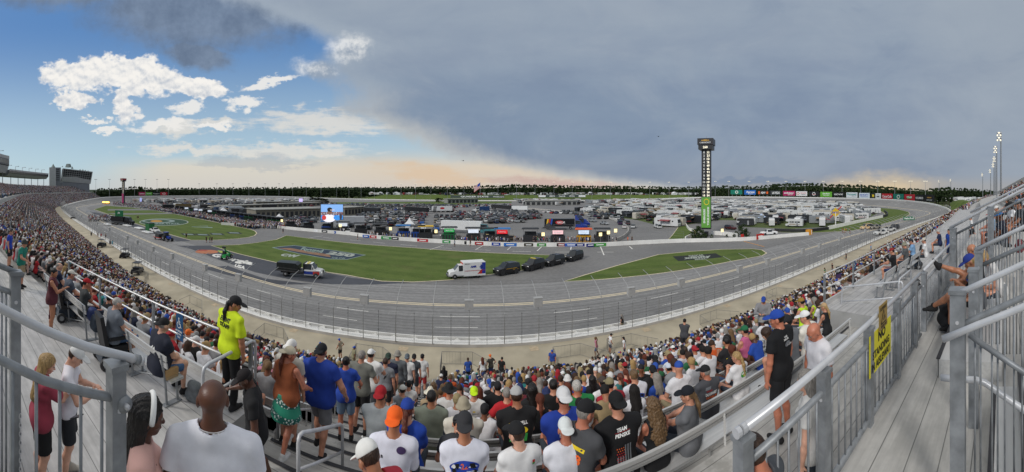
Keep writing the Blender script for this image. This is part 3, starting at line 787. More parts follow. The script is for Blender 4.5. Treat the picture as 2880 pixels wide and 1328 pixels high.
def field(Pp,prims,k,mg=.085):
 n=len(Pp); D=np.full(n,.6)
 for p in prims:
  kk=p[7] or k
  if p[0]=='c':
   r=max(p[3],p[4])+mg; lo=np.minimum(p[1],p[2])-r; hi=np.maximum(p[1],p[2])+r
  else:
   r=(p[2].max() if p[5] is not None else p[2])+mg; lo=p[1]-r; hi=p[1]+r
  m=np.nonzero(((Pp>lo)&(Pp<hi)).all(1))[0]
  if len(m)==0: continue
  pp=Pp[m]
  if p[0]=='c':
   a,b,ra,rb,flat=p[1],p[2],p[3],p[4],p[5]; q=pp-a; ba=b-a
   if flat is not None:
    ax,f=np.array(flat[0],float),flat[1]; q=q+np.outer(q@ax,ax)*(f-1); ba=ba+ax*(ba@ax)*(f-1)
   l=ba@ba; h=np.clip((q@ba)/max(l,1e-9),0,1); q=q-h[:,None]*ba; d=np.sqrt((q*q).sum(1))-(ra+(rb-ra)*h)
   if flat is not None: d=d/max(1,flat[1]**.5)
  else:
   q=pp-p[1]
   if p[5] is not None: q=q@p[5]
   q=q/p[2]; d=(np.sqrt((q*q).sum(1))-1)*p[2].min()
  if p[6] is not None:
   for cp,cn in p[6]: d=np.maximum(d,(pp-np.array(cp,float))@np.array(cn,float))
  Dm=D[m]
  if p[0]=='s': D[m]=np.maximum(Dm,-d); continue
  hh=np.clip(.5+.5*(d-Dm)/kk,0,1); D[m]=d*(1-hh)+Dm*hh-kk*hh*(1-hh)
 return D
def bounds(prims,pad):
 lo=[];hi=[]
 for p in prims:
  if p[0]=='c':
   r=max(p[3],p[4]); lo.append(np.minimum(p[1],p[2])-r); hi.append(np.maximum(p[1],p[2])+r)
  elif p[0]=='e': r=p[2].max() if p[5] is not None else p[2]; lo.append(p[1]-r); hi.append(p[1]+r)
 return np.min(lo,0)-pad,np.max(hi,0)+pad
def grow(prims,h,k=.03,wr=0,seed=0,post=None,wf=1.0):
 lo,hi=bounds(prims,h*2.5+.01)
 n=np.ceil((hi-lo)/h).astype(int)+1
 Vv=np.full(n,.5,np.float32)
 bs=8; nb=np.ceil(n/bs).astype(int)
 cc=np.stack(np.meshgrid(*[np.arange(m) for m in nb],indexing='ij'),-1).reshape(-1,3)
 cen=lo+(cc*bs+bs/2)*h
 cf=field(cen,prims,k,bs*h+.05); act=np.abs(cf)<bs*h*1.0+.04
 sub=np.stack(np.meshgrid(*[np.arange(bs)]*3,indexing='ij'),-1).reshape(-1,3)
 ii=(cc[act][:,None,:]*bs+sub[None]).reshape(-1,3); ii=ii[(ii<n).all(1)]
 pts=lo+ii*h
 d=field(pts,prims,k)
 if wr:
  rs=np.random.RandomState(abs(int(seed))%99991); x,y,z=pts.T
  a=rs.rand(8)*6.28
  w_=np.sin((21*x+12*z)*wf+a[0]+1.6*np.sin(11*z*wf+a[1]))*.5+np.sin((-15*x+16*z+8*y)*wf+a[2]+1.3*np.sin(13*x+a[3]))*.35+np.sin(34*z*wf+12*x+7*y+a[4]+1.8*np.sin(9*x+6*y+a[5]))*.4
  d=d+wr*w_
 if post: d=post(pts,d)
 Vv[tuple(ii.T)]=d
 far_=cc[~act]; fd=cf[~act]
 for c_,dv in zip(far_[fd<0],fd[fd<0]):
  s_=tuple(slice(c_[q]*bs,min((c_[q]+1)*bs,n[q])) for q in range(3)); Vv[s_]=-.5
 return surfnets(Vv,lo,h)
def mesh_np(name,v,f,mat=None,smooth=True):
 me=bpy.data.meshes.new(name); me.vertices.add(len(v)); me.vertices.foreach_set('co',np.asarray(v,np.float32).ravel())
 k=f.shape[1]; me.loops.add(len(f)*k); me.loops.foreach_set('vertex_index',np.asarray(f,np.int32).ravel())
 me.polygons.add(len(f)); me.polygons.foreach_set('loop_start',np.arange(len(f),dtype=np.int32)*k); me.polygons.foreach_set('loop_total',np.full(len(f),k,np.int32))
 if smooth: me.polygons.foreach_set('use_smooth',np.ones(len(f),bool))
 if mat: me.materials.append(mat)
 me.update(calc_edges=True); return me
def ik(S,Hd,a,b,hint):
 d=Hd-S; L=np.linalg.norm(d);
 if L>(a+b)*.995: Hd=S+d/L*(a+b)*.995; d=Hd-S; L=np.linalg.norm(d)
 x=(a*a-b*b+L*L)/(2*L); hgt=math.sqrt(max(a*a-x*x,1e-6)); u=d/L; n=np.array(hint,float); n=n-(n@u)*u; n/=np.linalg.norm(n)
 return S+u*x+n*hgt,Hd
def rotz(v,a): c,s=cos(a),sin(a); return V3(v[0]*c-v[1]*s,v[0]*s+v[1]*c,v[2])
def rmat(yaw,pitch):
 """head/torso frame: yaw about z (left +), pitch forward +"""
 cy,sy,cp,sp=cos(yaw),sin(yaw),cos(pitch),sin(pitch)
 Rz=np.array([[cy,-sy,0],[sy,cy,0],[0,0,1]]); Rx=np.array([[1,0,0],[0,cp,sp],[0,-sp,cp]])
 return Rz@Rx
def skeleton(pose='sit',lean=.12,hy=0,hp=.1,arms=None,wide=1.0,fem=False,legs=None,tyaw=0):
 J={}
 if pose=='sit': pel=V3(0,.0,.43+.115)
 else: pel=V3(0,0,.95)
 J['pel']=pel
 R=rmat(tyaw,lean); J['R']=R
 f=lambda x,y,z: pel+R@V3(x,y,z)
 sh=(.175 if fem else .195)*min(wide,1.25)
 J['waist']=f(0,.0,.2); J['chest']=f(0,0,.36); J['nb']=f(0,-.01,.52)
 J['sh']=[f(-sh,-.005,.462),f(sh,-.005,.462)]
 Rh=rmat(hy+tyaw,lean*.6+hp); J['Rh']=Rh; J['neck']=J['nb']+R@V3(0,.0,.02)
 J['hc']=J['nb']+rmat(tyaw,lean*.8)@V3(0,.005,.052)+Rh@V3(0,.03,.108)
 J['hip']=[pel+V3(-.095,0,-.02),pel+V3(.095,0,-.02)]
 if legs: kn,an=legs
 elif pose=='sit': kn=[V3(-.15,.44,.53),V3(.15,.44,.53)]; an=[V3(-.14,.42,.085),V3(.14,.42,.085)]
 else: kn=[V3(-.11,.02,.50),V3(.11,.03,.50)]; an=[V3(-.12,-.03,.085),V3(.12,-.03,.085)]
 J['kn']=[V3(*q) for q in kn]; J['an']=[V3(*q) for q in an]
 if arms is None: arms='lap' if pose=='sit' else 'down'
 out={'lap':(V3(-.08,.36,.62),V3(.08,.36,.62)),'knees':(V3(-.16,.42,.62),V3(.16,.42,.62)),'down':(V3(-.27,.06,.80),V3(.27,.06,.80)),
   'thigh':(V3(-.17,.26,.63),V3(.17,.28,.63)),'clasp':(V3(-.04,.44,.72),V3(.04,.44,.72)),'phone':(V3(-.06,.33,.86) if pose=='sit' else V3(-.07,.32,1.2),V3(.12,.36,.86) if pose=='sit' else V3(.15,.36,1.22)),
   'hips':(V3(-.33,.10,1.0),V3(.33,.10,1.0)),'chin':(V3(-.1,.36,.62),V3(.05,.2,1.05)),'wide':(V3(-.36,.15,.62),V3(.36,.15,.62)),'crossed':(V3(.12,.24,.80),V3(-.12,.24,.80))}
 hands=out[arms] if isinstance(arms,str) else tuple(V3(*q) for q in arms)
 J['el']=[];J['wr']=[]
 for i,s in enumerate((-1,1)):
  e,w_=ik(J['sh'][i],hands[i],.29,.25,(s*.6,-.6,-.35)); J['el'].append(e); J['wr'].append(w_)
 return J
def arm_prims(J,w,infl=0):
 P_=[]
 for i in (0,1):
  S_,E,W_=J['sh'][i],J['el'][i],J['wr'][i]
  P_+= [cap_(S_,E,.050*w+infl,.041*w+infl),cap_(E,E+(W_-E)*.35,.040*w+infl,.041*w+infl),cap_(E+(W_-E)*.35,W_,.041*w+infl,.027+infl)]
 return P_
def hand_prims(J,curl=.7):
 P_=[]
 for i,s in enumerate((-1,1)):
  E,W_=J['el'][i],J['wr'][i]; d=(W_-E)/np.linalg.norm(W_-E)
  side=np.cross(d,V3(0,0,1)) if abs(d[2])<.85 else np.cross(d,V3(-s,0,0)); side/=np.linalg.norm(side); nrm=np.cross(side,d)
  if abs(d[2])<.85 and nrm[2]>0: nrm=-nrm
  th=side*(-s if abs(d[2])<.85 else 1)
  pc=W_+d*.05; P_.append(cap_(W_+d*.015,W_+d*.075,.026,.034,flat=(tuple(nrm),1.7),k=.015))
  for q,(o,L) in enumerate(((-.028,.062),(-.010,.072),(.009,.068),(.027,.052))):
   b0=W_+d*.085+side*o*1.0; b1=b0+(d*cos(curl*.5)+nrm*sin(curl*.5))*L*.55; b2=b1+(d*cos(curl*1.3)+nrm*sin(curl*1.3))*L*.5
   P_+= [cap_(b0,b1,.0100,.0092,k=.004),cap_(b1,b2,.0092,.0078,k=.004)]
  t0=W_+d*.03+th*.026; t1=t0+(d*.6+th*.75+nrm*.2)*.035; t2=t1+(d*.95+nrm*.3)*.03
  P_+= [cap_(t0,t1,.0125,.011,k=.006),cap_(t1,t2,.011,.009,k=.004)]
 return P_
def head_prims(J,fine=True):
 R,c=J['Rh'],J['hc']; f=lambda x,y,z: c+R@V3(x,y,z)
 P_=[ell_(f(0,-.012,.018),(.082,.097,.083),R),ell_(f(0,.028,-.04),(.058,.062,.072),R),ell_(f(0,.055,-.085),(.032,.028,.026),R)]
 if fine:
  P_+= [cap_(f(0,.078,.005),f(0,.104,-.032),.010,.014,k=.012),ell_(f(0,.083,-.062),(.024,.012,.009),R,k=.008),
    cap_(f(-.035,.074,.024),f(.035,.074,.024),.014,.014,k=.012)]
  for s in (-1,1):
   P_.append(ell_(f(s*.084,-.012,-.010),(.012,.021,.034),R,k=.006)); P_.append(cap_(f(s*.052,.055,-.025),f(s*.045,.06,-.03),.018,.016,k=.02))
  P_+= [sub_(f(-.031,.098,.006),(.014,.010,.008)),sub_(f(.031,.098,.006),(.014,.010,.008))]
 return P_
def torso_prims(J,w,belly,infl,fem):
 R=J['R']; y=tuple(R@V3(0,1,0)); pe,wa,ch,nb=J['pel'],J['waist'],J['chest'],J['nb']; sx=R@V3(1,0,0)
 f=(y,1.45)
 rw=(.115 if fem else .128)*w; rc=.135*w*(.95 if fem else 1.03); rp=(.15 if fem else .142)*w
 P_=[cap_(pe-sx*.05*w,pe+sx*.05*w,rp+infl-(.02 if infl<0 else -.004),flat=(y,1.25),k=.05),cap_(wa-sx*.035*w,wa+sx*.035*w,rw+infl,flat=(y,1.35),k=.06),
  cap_(ch-sx*.055*w,ch+sx*.055*w,rc+infl,flat=(y,1.4),k=.06),
  cap_(J['sh'][0]*.62+nb*.38-(R@V3(0,0,.035)),J['sh'][1]*.62+nb*.38-(R@V3(0,0,.035)),.078+infl,flat=(y,1.15),k=.05),
  cap_(J['sh'][0],nb,.047*w**.5+infl*.8,.066+infl*.6,k=.04),cap_(J['sh'][1],nb,.047*w**.5+infl*.8,.066+infl*.6,k=.04)]
 if belly>0: P_.append(ell_(wa+R@V3(0,.05+.03*belly,-.05),(.15*w+infl,.10+.07*belly+infl,.15),R,k=.06))
 if fem: P_+= [ell_(ch+R@V3(s*.065,.085,.0),(.062+infl,.055+infl,.06),R,k=.03) for s in (-1,1)]
 return P_
def leg_prims(J,w,infl=0,up=True,lo=True):
 P_=[]
 for i in (0,1):
  h_,k_,a_=J['hip'][i],J['kn'][i],J['an'][i]
  if up: P_+= [cap_(h_,k_,.088*w+infl,.058*w**.5+infl,k=.04)]
  if lo:
   m_=k_+(a_-k_)*.33; bk=-V3(0,.022,0) if abs((a_-k_)[2])>.25 else V3(0,0,-.01)
   P_+= [cap_(k_,m_+bk,.054*w**.5+infl,.053*w**.5+infl),cap_(m_+bk,a_,.053*w**.5+infl,.036+infl)]
 return P_
def hair_prims(J,style):
 R,c=J['Rh'],J['hc']; f=lambda x,y,z: c+R@V3(x,y,z); n=lambda x,y,z: R@V3(x,y,z)
 base=(.088,.106,.102); cut=[(f(0,.060,.02),n(0,.75,-.66)),]
 P_=[]
 if style in('short','thin'):
  P_=[ell_(f(0,-.016,.026),(.083,.101,.096) if style=='short' else (.079,.097,.09),R,cut=[(f(0,.062,.03),n(0,.8,-.6)),(f(0,-.05,-.055),n(0,.15,-1))])]
  if style=='thin': P_.append(sub_(f(0,.0,.11),(.07,.09,.075)))
 elif style=='bald': P_=[ell_(f(0,-.016,.01),(.080,.098,.08),R,cut=[(f(0,.02,.0),n(0,1,0)),(f(0,0,.028),n(0,0,1)),(f(0,-.05,-.05),n(0,0,-1))])]
 elif style in('long','curly','braids','vlong'):
  L={'long':.30,'curly':.36,'braids':.48,'vlong':.42}[style]; wd={'long':.07,'curly':.105,'braids':.085,'vlong':.085}[style]
  P_=[ell_(f(0,-.016,.026),base,R,cut=cut),cap_(f(0,-.07,.0),c+R@V3(0,-.075,-.02)+V3(0,-.115,-L),.08,wd*.8,flat=((0,1,0),1.6),k=.04)]
  for s in (-1,1):
   P_.append(cap_(f(s*.06,-.035,.02),c+R@V3(s*.075,-.05,0)+V3(s*.02,-.10,-L*.9),.045,wd*.42,k=.03))
 elif style in('pony','lowpony'):
  P_=[ell_(f(0,-.016,.022),(.083,.102,.095),R,cut=cut),ell_(f(0,-.105,.03 if style=='pony' else -.02),(.03,.03,.03),R)]
  a=f(0,-.115,.03 if style=='pony' else -.02); P_.append(cap_(a,a+V3(0,-.06,-.13),.030,.036)); P_.append(cap_(a+V3(0,-.06,-.13),a+V3(.01,-.085,-.32),.036,.012))
 elif style=='bun': P_=[ell_(f(0,-.016,.024),(.086,.104,.098),R,cut=cut),ell_(f(0,-.10,.07),(.045,.04,.045),R)]
 return P_
def hat_prims(J,style):
 R,c=J['Rh'],J['hc']; f=lambda x,y,z: c+R@V3(x,y,z); n=lambda x,y,z: R@V3(x,y,z)
 if style in('cap','backcap'):
  s=1 if style=='cap' else -1
  P_=[ell_(f(0,-.010,.044),(.087,.107,.092),R,cut=[(f(0,0,.030),n(0,-.12*s,-1))])]
  P_.append(ell_(f(0,.125*s,.035),(.082,.085,.014),R@np.array([[1,0,0],[0,cos(.16*s),sin(.16*s)],[0,-sin(.16*s),cos(.16*s)]]),cut=[(f(0,.06*s,0),n(0,-s,0))],k=.012))
  P_.append(ell_(f(0,-.01,.148),(.009,.009,.006),R,k=.004))
 elif style in('bucket','cowboy','straw'):
  br={'bucket':.135,'cowboy':.19,'straw':.17}[style]
  P_=[ell_(f(0,-.010,.05),(.090,.108,.105 if style!='cowboy' else .13),R,cut=[(f(0,0,.02),n(0,0,-1))]),
   ell_(f(0,-.008,.034),(br*.92,br*1.05,.016),R,k=.02)]
  if style=='bucket': P_[1]=ell_(f(0,-.008,.015),(br*.9,br,.035),R,cut=[(f(0,0,.0),n(0,0,-1))],k=.03)
  if style=='cowboy': P_.append(sub_(f(0,0,.19),(.02,.09,.045)))
 return P_
def shoe_prims(J,w=1):
 P_=[]
 for i in (0,1):
  a=J['an'][i]; kd=J['kn'][i]-a; d=V3(0,1,0)
  if abs(kd[2])<.2: d=V3(0,.5,.85); d/=np.linalg.norm(d)
  u=V3(0,0,1) if d[1]>.9 else V3(0,-.85,.5)
  b=a-u*.045
  P_+= [cap_(b-d*.04,b+d*.06,.045,.046,k=.03),cap_(b+d*.05,b+d*.155-u*.01,.046,.036,flat=(tuple(u),1.3),k=.03),cap_(a+u*.01,b,.046,.047)]
 return P_
SKIN={'w':'#c98f74','t':'#b3795a','r':'#c07a60','b':'#5c3a2b','m':'#7b4d37','l':'#d8a58c'}
def skin_mat(k): return M('skin_'+k,SKIN[k],.42,0,.20,9,.10,bscale=120)
HAIRC={'dark':'#15100e','brown':'#3a2619','blond':'#a98a5a','grey':'#8d8780','red':'#5e2a17','white':'#b9b4ad','dkblond':'#6f563a'}
def cloth(hexc,bump=.0):
 return M('cloth_'+hexc.lstrip('#'),hexc,.85,0,.10,9,.12,bscale=260)
STRAND={}
def hair_mat(k):
 if k in STRAND: return STRAND[k]
 m=M('hair_'+k,HAIRC[k],.45,0,.45,14,.6,stretch=(7,7,.7)); STRAND[k]=m; return m
def figure(name,pose='sit',H=1.75,skin='w',shirt='#888888',sleeve=.55,bottom=('shorts','#333a44'),hair=('short','dark'),hat=None,h=.012,
   lean=.12,hy=0,hp=.1,arms=None,w=1.0,belly=.0,fem=False,legs=None,tyaw=0,seed=0,shoes='#202022',hatmat=None,hem=None,dress=False,fine=True,combine=None,sleevemat=None,tank=False):
 """returns list of (part name, verts, faces, material) in local metres"""
 J=skeleton(pose,lean,hy,hp,arms,w,fem,legs,tyaw); sc=H/1.75 if pose!='sit' else H/1.75
 R=J['R']; out=[]
 aw=(.9 if fem else 1.0)*w**.5
 neck=[cap_(J['nb']-R@V3(0,0,.05),J['hc']+J['Rh']@V3(0,-.03,-.06),.062,.056)]
 body=head_prims(J,fine)+neck+torso_prims(J,w,belly*.8,-.022,fem)+arm_prims(J,aw)
 if fine: body+=hand_prims(J)
 else:
  for i in (0,1):
   d=(J['wr'][i]-J['el'][i]); d/=np.linalg.norm(d); body.append(cap_(J['wr'][i],J['wr'][i]+d*.1,.03,.028))
 body+=leg_prims(J,w**.5,0 if bottom[0]!='pants' else -.012)
 v,f=grow(body,h,.022); out.append(('body',v,f,skin_mat(skin)))
 sp=torso_prims(J,w,belly,.010,fem)
 if not tank:
  for i in (0,1):
   S_,E,W_=J['sh'][i],J['el'][i],J['wr'][i]
   if sleeve<=1:
    e=S_+(E-S_)*sleeve*1.25; d=(E-S_)/np.linalg.norm(E-S_); sp.append(cap_(S_,e,.050*aw+.008,.050*aw+.024,cut=[(S_+(E-S_)*sleeve,d)],k=.03))
   else:
    sp+= [cap_(S_,E,.058*aw+.012,.048*aw+.012),cap_(E,W_,.048*aw+.012,.036+.008)]
 pe=J['pel']; z0=-.13 if hem is None else hem
 if pose=='sit': cuts=[(pe+R@V3(0,0,-.10),R@V3(0,0,-1)),(V3(0,0,.435),V3(0,0,-1))]
 else:
  cuts=[(pe+V3(0,0,z0),V3(0,0,-1))]
  if dress: sp+= [cap_(pe+V3(0,0,.05),pe+V3(0,.0,-.46),.15*w,.21*w,flat=((0,1,0),1.3),k=.06)]
 top=J['nb']+R@V3(0,.02,.045)
 def post(pp,d):
  for cp,cn in cuts: d=np.maximum(d,(pp-cp)@cn)
  q=(pp-top); d=np.maximum(d,-(np.linalg.norm(q/np.array([1.0,1.1,.72]),axis=1)-.084))
  if tank:
   for i,s in ((0,-1),(1,1)):
    q=(pp-(J['sh'][i]+R@V3(s*.035,0,-.02)))@R; d=np.maximum(d,-(np.linalg.norm(q/np.array([1.0,2.4,1.7]),axis=1)-.075))
  return d
 v,f=grow(sp,h,.03,.0075,seed,post); out.append(('dress' if dress else 'shirt',v,f,cloth(shirt)))
 if not dress:
  kind,colr=bottom; lp=[cap_(pe+V3(-.045*w,0,-.0),pe+V3(.045*w,0,0),.122*w,flat=((0,1,0),1.25),k=.05)]
  for i in (0,1):
   h_,k_,a_=J['hip'][i],J['kn'][i],J['an'][i]; d=(k_-h_)/np.linalg.norm(k_-h_)
   if kind=='shorts': lp.append(cap_(h_,h_+(k_-h_)*1.1,.100*w**.5,.086*w**.5,cut=[(h_+(k_-h_)*.88,d)],k=.03))
   elif kind=='minis': lp.append(cap_(h_,h_+(k_-h_)*.8,.100*w**.5,.09*w**.5,cut=[(h_+(k_-h_)*.45,d)],k=.03))
   elif kind=='pants': lp+= [cap_(h_,k_,.10*w**.5,.075),cap_(k_,a_,.073,.055,cut=[(a_,(a_-k_)/np.linalg.norm(a_-k_))])]
  if kind=='skirt': lp=[cap_(pe,pe+V3(0,0,-.30),.16*w,.23*w,flat=((0,1,0),1.2),cut=[(pe+V3(0,0,-.34),V3(0,0,-1)),(pe+V3(0,0,.08),V3(0,0,1))])]
  cu_=[(pe+R@V3(0,0,.07),R@V3(0,0,1))]
  def post2(pp,d):
   for cp,cn in cu_: d=np.maximum(d,(pp-cp)@cn)
   if pose=='sit': d=np.maximum(d,.43-pp[:,2])
   return d
  v,f=grow(lp,h*1.15,.03,.005,seed+5,post2); out.append(('skirt' if kind=='skirt' else ('trousers' if kind=='pants' else 'shorts'),v,f,cloth(colr)))
 sp_=shoe_prims(J)
 for q_ in (0,1): v,f=grow(sp_[q_*3:q_*3+3],h*1.1,.02); out.append(('shoe',v,f,cloth(shoes)))
 if hair and not(hat and hair[0]=='thin'):
  amp={'curly':.016,'braids':.007,'long':.004,'vlong':.005,'pony':.003,'lowpony':.003}.get(hair[0],.0018)
  fr={'curly':3.2,'braids':1.0}.get(hair[0],2.0)
  if hair[0]=='braids':
   def ph(pp,d): return d+.010*np.abs(np.sin(pp[:,0]*150+np.sin(pp[:,2]*30)*1.2))-.004
  elif hair[0]=='curly':
   def ph(pp,d): return d+.013*np.sin(pp[:,0]*95+2*np.sin(pp[:,2]*60))*np.sin(pp[:,2]*75+2*np.sin(pp[:,0]*50))+.008*np.sin(pp[:,1]*90)
  elif hair[0] in('long','vlong','pony','lowpony'):
   def ph(pp,d): return d+.004*np.sin(pp[:,0]*170+pp[:,1]*90+2*np.sin(pp[:,2]*11))
  else:
   def ph(pp,d): return d+.002*np.sin(pp[:,0]*160)*np.sin(pp[:,1]*150)*np.sin(pp[:,2]*140)
  hp_=hair_prims(J,hair[0])
  if hat:
   hcut=(J['hc']+J['Rh']@V3(0,0,.06),J['Rh']@V3(0,0,1)); ph0=ph
   def ph(pp,d,ph0=ph0): return np.maximum(ph0(pp,d),(pp-hcut[0])@hcut[1])
  v,f=grow(hp_,min(h,.012),.02,0,0,ph); out.append(('hair',v,f,hair_mat(hair[1])))
 if hat:
  v,f=grow(hat_prims(J,hat[0]),min(h*.85,.011),.012); out.append(('hat' if hat[0] in('bucket','cowboy','straw') else 'cap',v,f,cloth(hat[1])))
 return out,J,sc
def person(loc,rz,label,group=None,H=1.75,cat='person',prints=None,extras=None,**kw):
 """top-level person: the body mesh, clothes as children"""
 parts,J,sc=figure('person',H=H,**kw)
 n,v,f,m=parts[0]; root=ob('person',mesh_np('person',v*sc,f,m),None,loc,rz); tag(root,label,cat,group)
 ch={}
 for n,v,f,m in parts[1:]:
  if len(v)==0: continue
  ch[n]=ob(n,mesh_np(n,v*sc,f,m),root)
 if kw.get('fine',True):
  R=J['Rh']; c=J['hc']
  for s in (-1,1):
   e=MB().ell(tuple((c+R@V3(s*.031,.083,.006))*sc),(.0115*sc,.0105*sc,.0105*sc),M('eye_white','#8f857c',.3,0,0),8,6)
   e.ell(tuple((c+R@V3(s*.031,.091,.006))*sc),(.0055*sc,.0042*sc,.0055*sc),M('iris','#2a1c14',.2,0,0),8,6); e.build('eye',root,True)
  e=MB().ell(tuple((c+R@V3(0,.090,-.062))*sc),(.021*sc,.0075*sc,.0065*sc),M('lips','#8a4a42',.5,0,0),8,6); e.build('mouth',root,True)
 root['_']=0; del root['_']
 return root,ch,J,sc
def decal(target,J,sc,art,z=.36,yaw=0,side=-1,x=0,off=.006,parent=None,name='print',tilt=0):
 """lay flat artwork (x,z metres, faces, material) on a garment; side -1 = back, +1 = chest"""
 me=target.data; bv=BVHTree.FromPolygons([v.co for v in me.vertices],[p.vertices for p in me.polygons])
 R=J['R']; Rz=rmat(yaw,0); R2=Rz@R
 c=J['pel']+R@V3(0,0,z); c=c*sc; dy=R2@V3(0,-side,0); ux=R2@V3(-side,0,0); uz=R2@V3(0,0,1)
 mb=MB()
 for pts,faces,mt in art:
  vs=[]
  for a,b in pts:
   if tilt: a,b=a*cos(tilt)-b*sin(tilt),a*sin(tilt)+b*cos(tilt)
   o=c+ux*(a+x)*sc+uz*b*sc-dy*.6
   hit=bv.ray_cast(Vector(o),Vector(dy),2.0)
   if hit[0] is None: vs.append(Vector(c+ux*(a+x)*sc+uz*b*sc-dy*.12*sc))
   else: vs.append(hit[0]-Vector(dy)*off)
  mb.add(vs,faces,mt)
 return mb.build(name,parent or target)
def a_text(t,cx,cz,w,h,mt,bold=.03,shear=0):
 v,f,_=letters(t,bold,shear); return ([(cx+a*w,cz+b*h) for a,b,_ in v],f,mt)
def a_rect(cx,cz,w,h,mt,n=5,m=5,shear=0):
 pts=[(cx+(i/n-.5)*w+shear*(j/m-.5)*h,cz+(j/m-.5)*h) for j in range(m+1) for i in range(n+1)]
 fs=[(j*(n+1)+i,j*(n+1)+i+1,(j+1)*(n+1)+i+1,(j+1)*(n+1)+i) for j in range(m) for i in range(n)]
 return (pts,fs,mt)
def a_ell(cx,cz,rx,rz,mt,n=16):
 pts=[(cx,cz)]+[(cx+rx*cos(2*pi*i/n),cz+rz*sin(2*pi*i/n)) for i in range(n)]
 return (pts,[(0,1+i,1+(i+1)%n) for i in range(n)],mt)
# ---------- where people sit and stand ----------
def seat_s(px,k,du=.30):
 a=(px-X0)/FO; lo,hi=-60.,60.
 for _ in range(40):
  m=(lo+hi)/2; x,y,_z=at_s(m,row_u(k)-du)
  if math.atan2(x,y)<a: lo=m
  else: hi=m
 return (lo+hi)/2
def seat(px,py,k=None,hh=1.33):
 best=None
 for kk in ([k] if k is not None else range(NR)):
  s=seat_s(px,kk); x,y,_=at_s(s,row_u(kk)-.30); d=math.hypot(x,y); py_=H0+FO*(CZ-row_z(kk)-hh)/d
  if best is None or abs(py_-py)<best[0]: best=(abs(py_-py),kk,s,x,y,d)
 _,kk,s,x,y,d=best; ht=CZ-(py-H0)/FO*d-row_z(kk); f=max(.93,min(1.17,ht/hh))
 return (x,y,row_z(kk)),heading(s),kk,f
def stand(px,py,zf,H):
 t=(py-H0)/FO; d=(CZ-zf-H)/t; return B(px,d,zf)
# ---------- the near crowd, one by one ----------
QH=float(__import__('os').environ.get('QH','1'))
T1=time.time()
HERO=[]           # occupied seats (x,y)
WHT,BLK,YEL,RED,ORG,GRN,BLU=[M('print_'+n,c,.7,0,0) for n,c in (('white','#f2f2ef'),('black','#101012'),('yellow','#f2d327'),('red','#c4252b'),('orange','#ee6a25'),('green','#3aa84a'),('blue','#2347b0'))]
GRY=M('print_grey','#7a7d82',.7,0,0); TEA=M('print_teal','#2a8f86',.7,0,0); PUR=M('print_purple','#43305c',.7,0,0)
def car_print(col=BLU,num='22',nc=ORG):
 return [a_ell(0,.0,.150,.060,col,20),a_rect(0,-.025,.27,.045,col),a_rect(.085,.012,.05,.05,BLK,3,3,shear=-.3),a_rect(-.075,.012,.04,.05,BLK,3,3,shear=.3),a_rect(0,-.052,.24,.012,BLK,5,1),
   a_ell(-.1,-.03,.026,.026,BLK,10),a_ell(.1,-.045,.026,.022,BLK,10),a_text(num,.0,.01,.07,.05,nc),a_text('Autotrader',.06,-.035,.08,.014,WHT),a_ell(-.105,.012,.018,.02,WHT,10)]
def flag_print():
 A=[]
 for i in range(6):
  A.append(a_rect(-.075+.032*i+.0,-.20 if i>2 else -.255,.017,.30 if i>2 else .19,GRY,1,5))
 for r in range(6):
  for c in range(4): A.append(a_ell(-.08+.026*c+(r%2)*.012,-.075-.026*r,.007,.007,RED if r>1 else ORG,6))
 return A
def sit(c,px,py,label,k=None,rz=0,dy=0,**kw):
 x,y=K(c,px,py); h=kw.pop('h',.017)*QH; hat=kw.get('hat'); hh=1.335 if not hat else (1.35 if hat[0]!='cowboy' else 1.40)
 prints=kw.pop('prints',None)
 loc,hd,kk,f=seat(x,y,k,hh); HERO.append(loc[:2])
 r,ch,J,sc=person(loc,hd+rz,label,'spectators on the near benches',H=1.75*f,pose='sit',h=h,seed=int(px+py),**kw)
 if prints:
  for q in prints: decal(ch.get('shirt') or ch['dress'],J,sc,**q)
 return r,ch,J,sc
def stnd(c,px,py,zf,label,H=1.75,rz=0,group=None,**kw):
 x,y=K(c,px,py); h=kw.pop('h',.017)*QH; prints=kw.pop('prints',None); hat=kw.get('hat'); Hh=H+(.03 if hat else 0)
 loc=kw.pop('loc',None) or stand(x,y,zf,Hh*.985)
 HERO.append(loc[:2]); kw.setdefault('lean',.05)
 r,ch,J,sc=person(loc,rz,label,group,H=H,pose='stand',h=h,seed=int(px+py),**kw)
 if prints:
  for q in prints: decal(ch.get('shirt') or ch['dress'],J,sc,**q)
 return r,ch,J,sc
WALKL=((-.11,.16,.52),(.11,-.02,.50)),((-.12,.14,.10),(.12,-.22,.12))
# -- walkers on the near stairs --
g_w='people going down the stairs'
stnd('c6',200,352,9.75,'woman in rust orange top and green patterned skirt walking down the stairs, khaki cap',1.70,rz=-.15,h=.012,fem=True,tank=True,w=1.22,belly=.4,shirt='#9c5532',skin='r',hair=('lowpony','red'),hat=('backcap','#cfc4ab'),bottom=('skirt','#2b7a68'),legs=WALKL,hy=-.7,hp=.2,arms=((-.3,.2,.95),(.26,.3,1.02)),
  shoes='#d8d8d8',group=g_w)
o=[q for q in bpy.data.objects['person'].children if q.name.startswith('skirt')][0]
m_=bpy.data.materials.new('bandana_cloth'); m_.use_nodes=True; nt=m_.node_tree; NX.nt=nt; tc=nt.nodes.new('ShaderNodeTexCoord'); vo=nt.nodes.new('ShaderNodeTexVoronoi'); vo.inputs['Scale'].default_value=26; nt.links.new(tc.outputs['Object'],vo.inputs['Vector'])
s3=nt.nodes.new('ShaderNodeSeparateXYZ'); nt.links.new(tc.outputs['Object'],s3.inputs[0]); bd=sstep(NX.op('SINE',NX(s3.outputs[2])*30.0+NX(s3.outputs[0])*6.0),.1,.3)
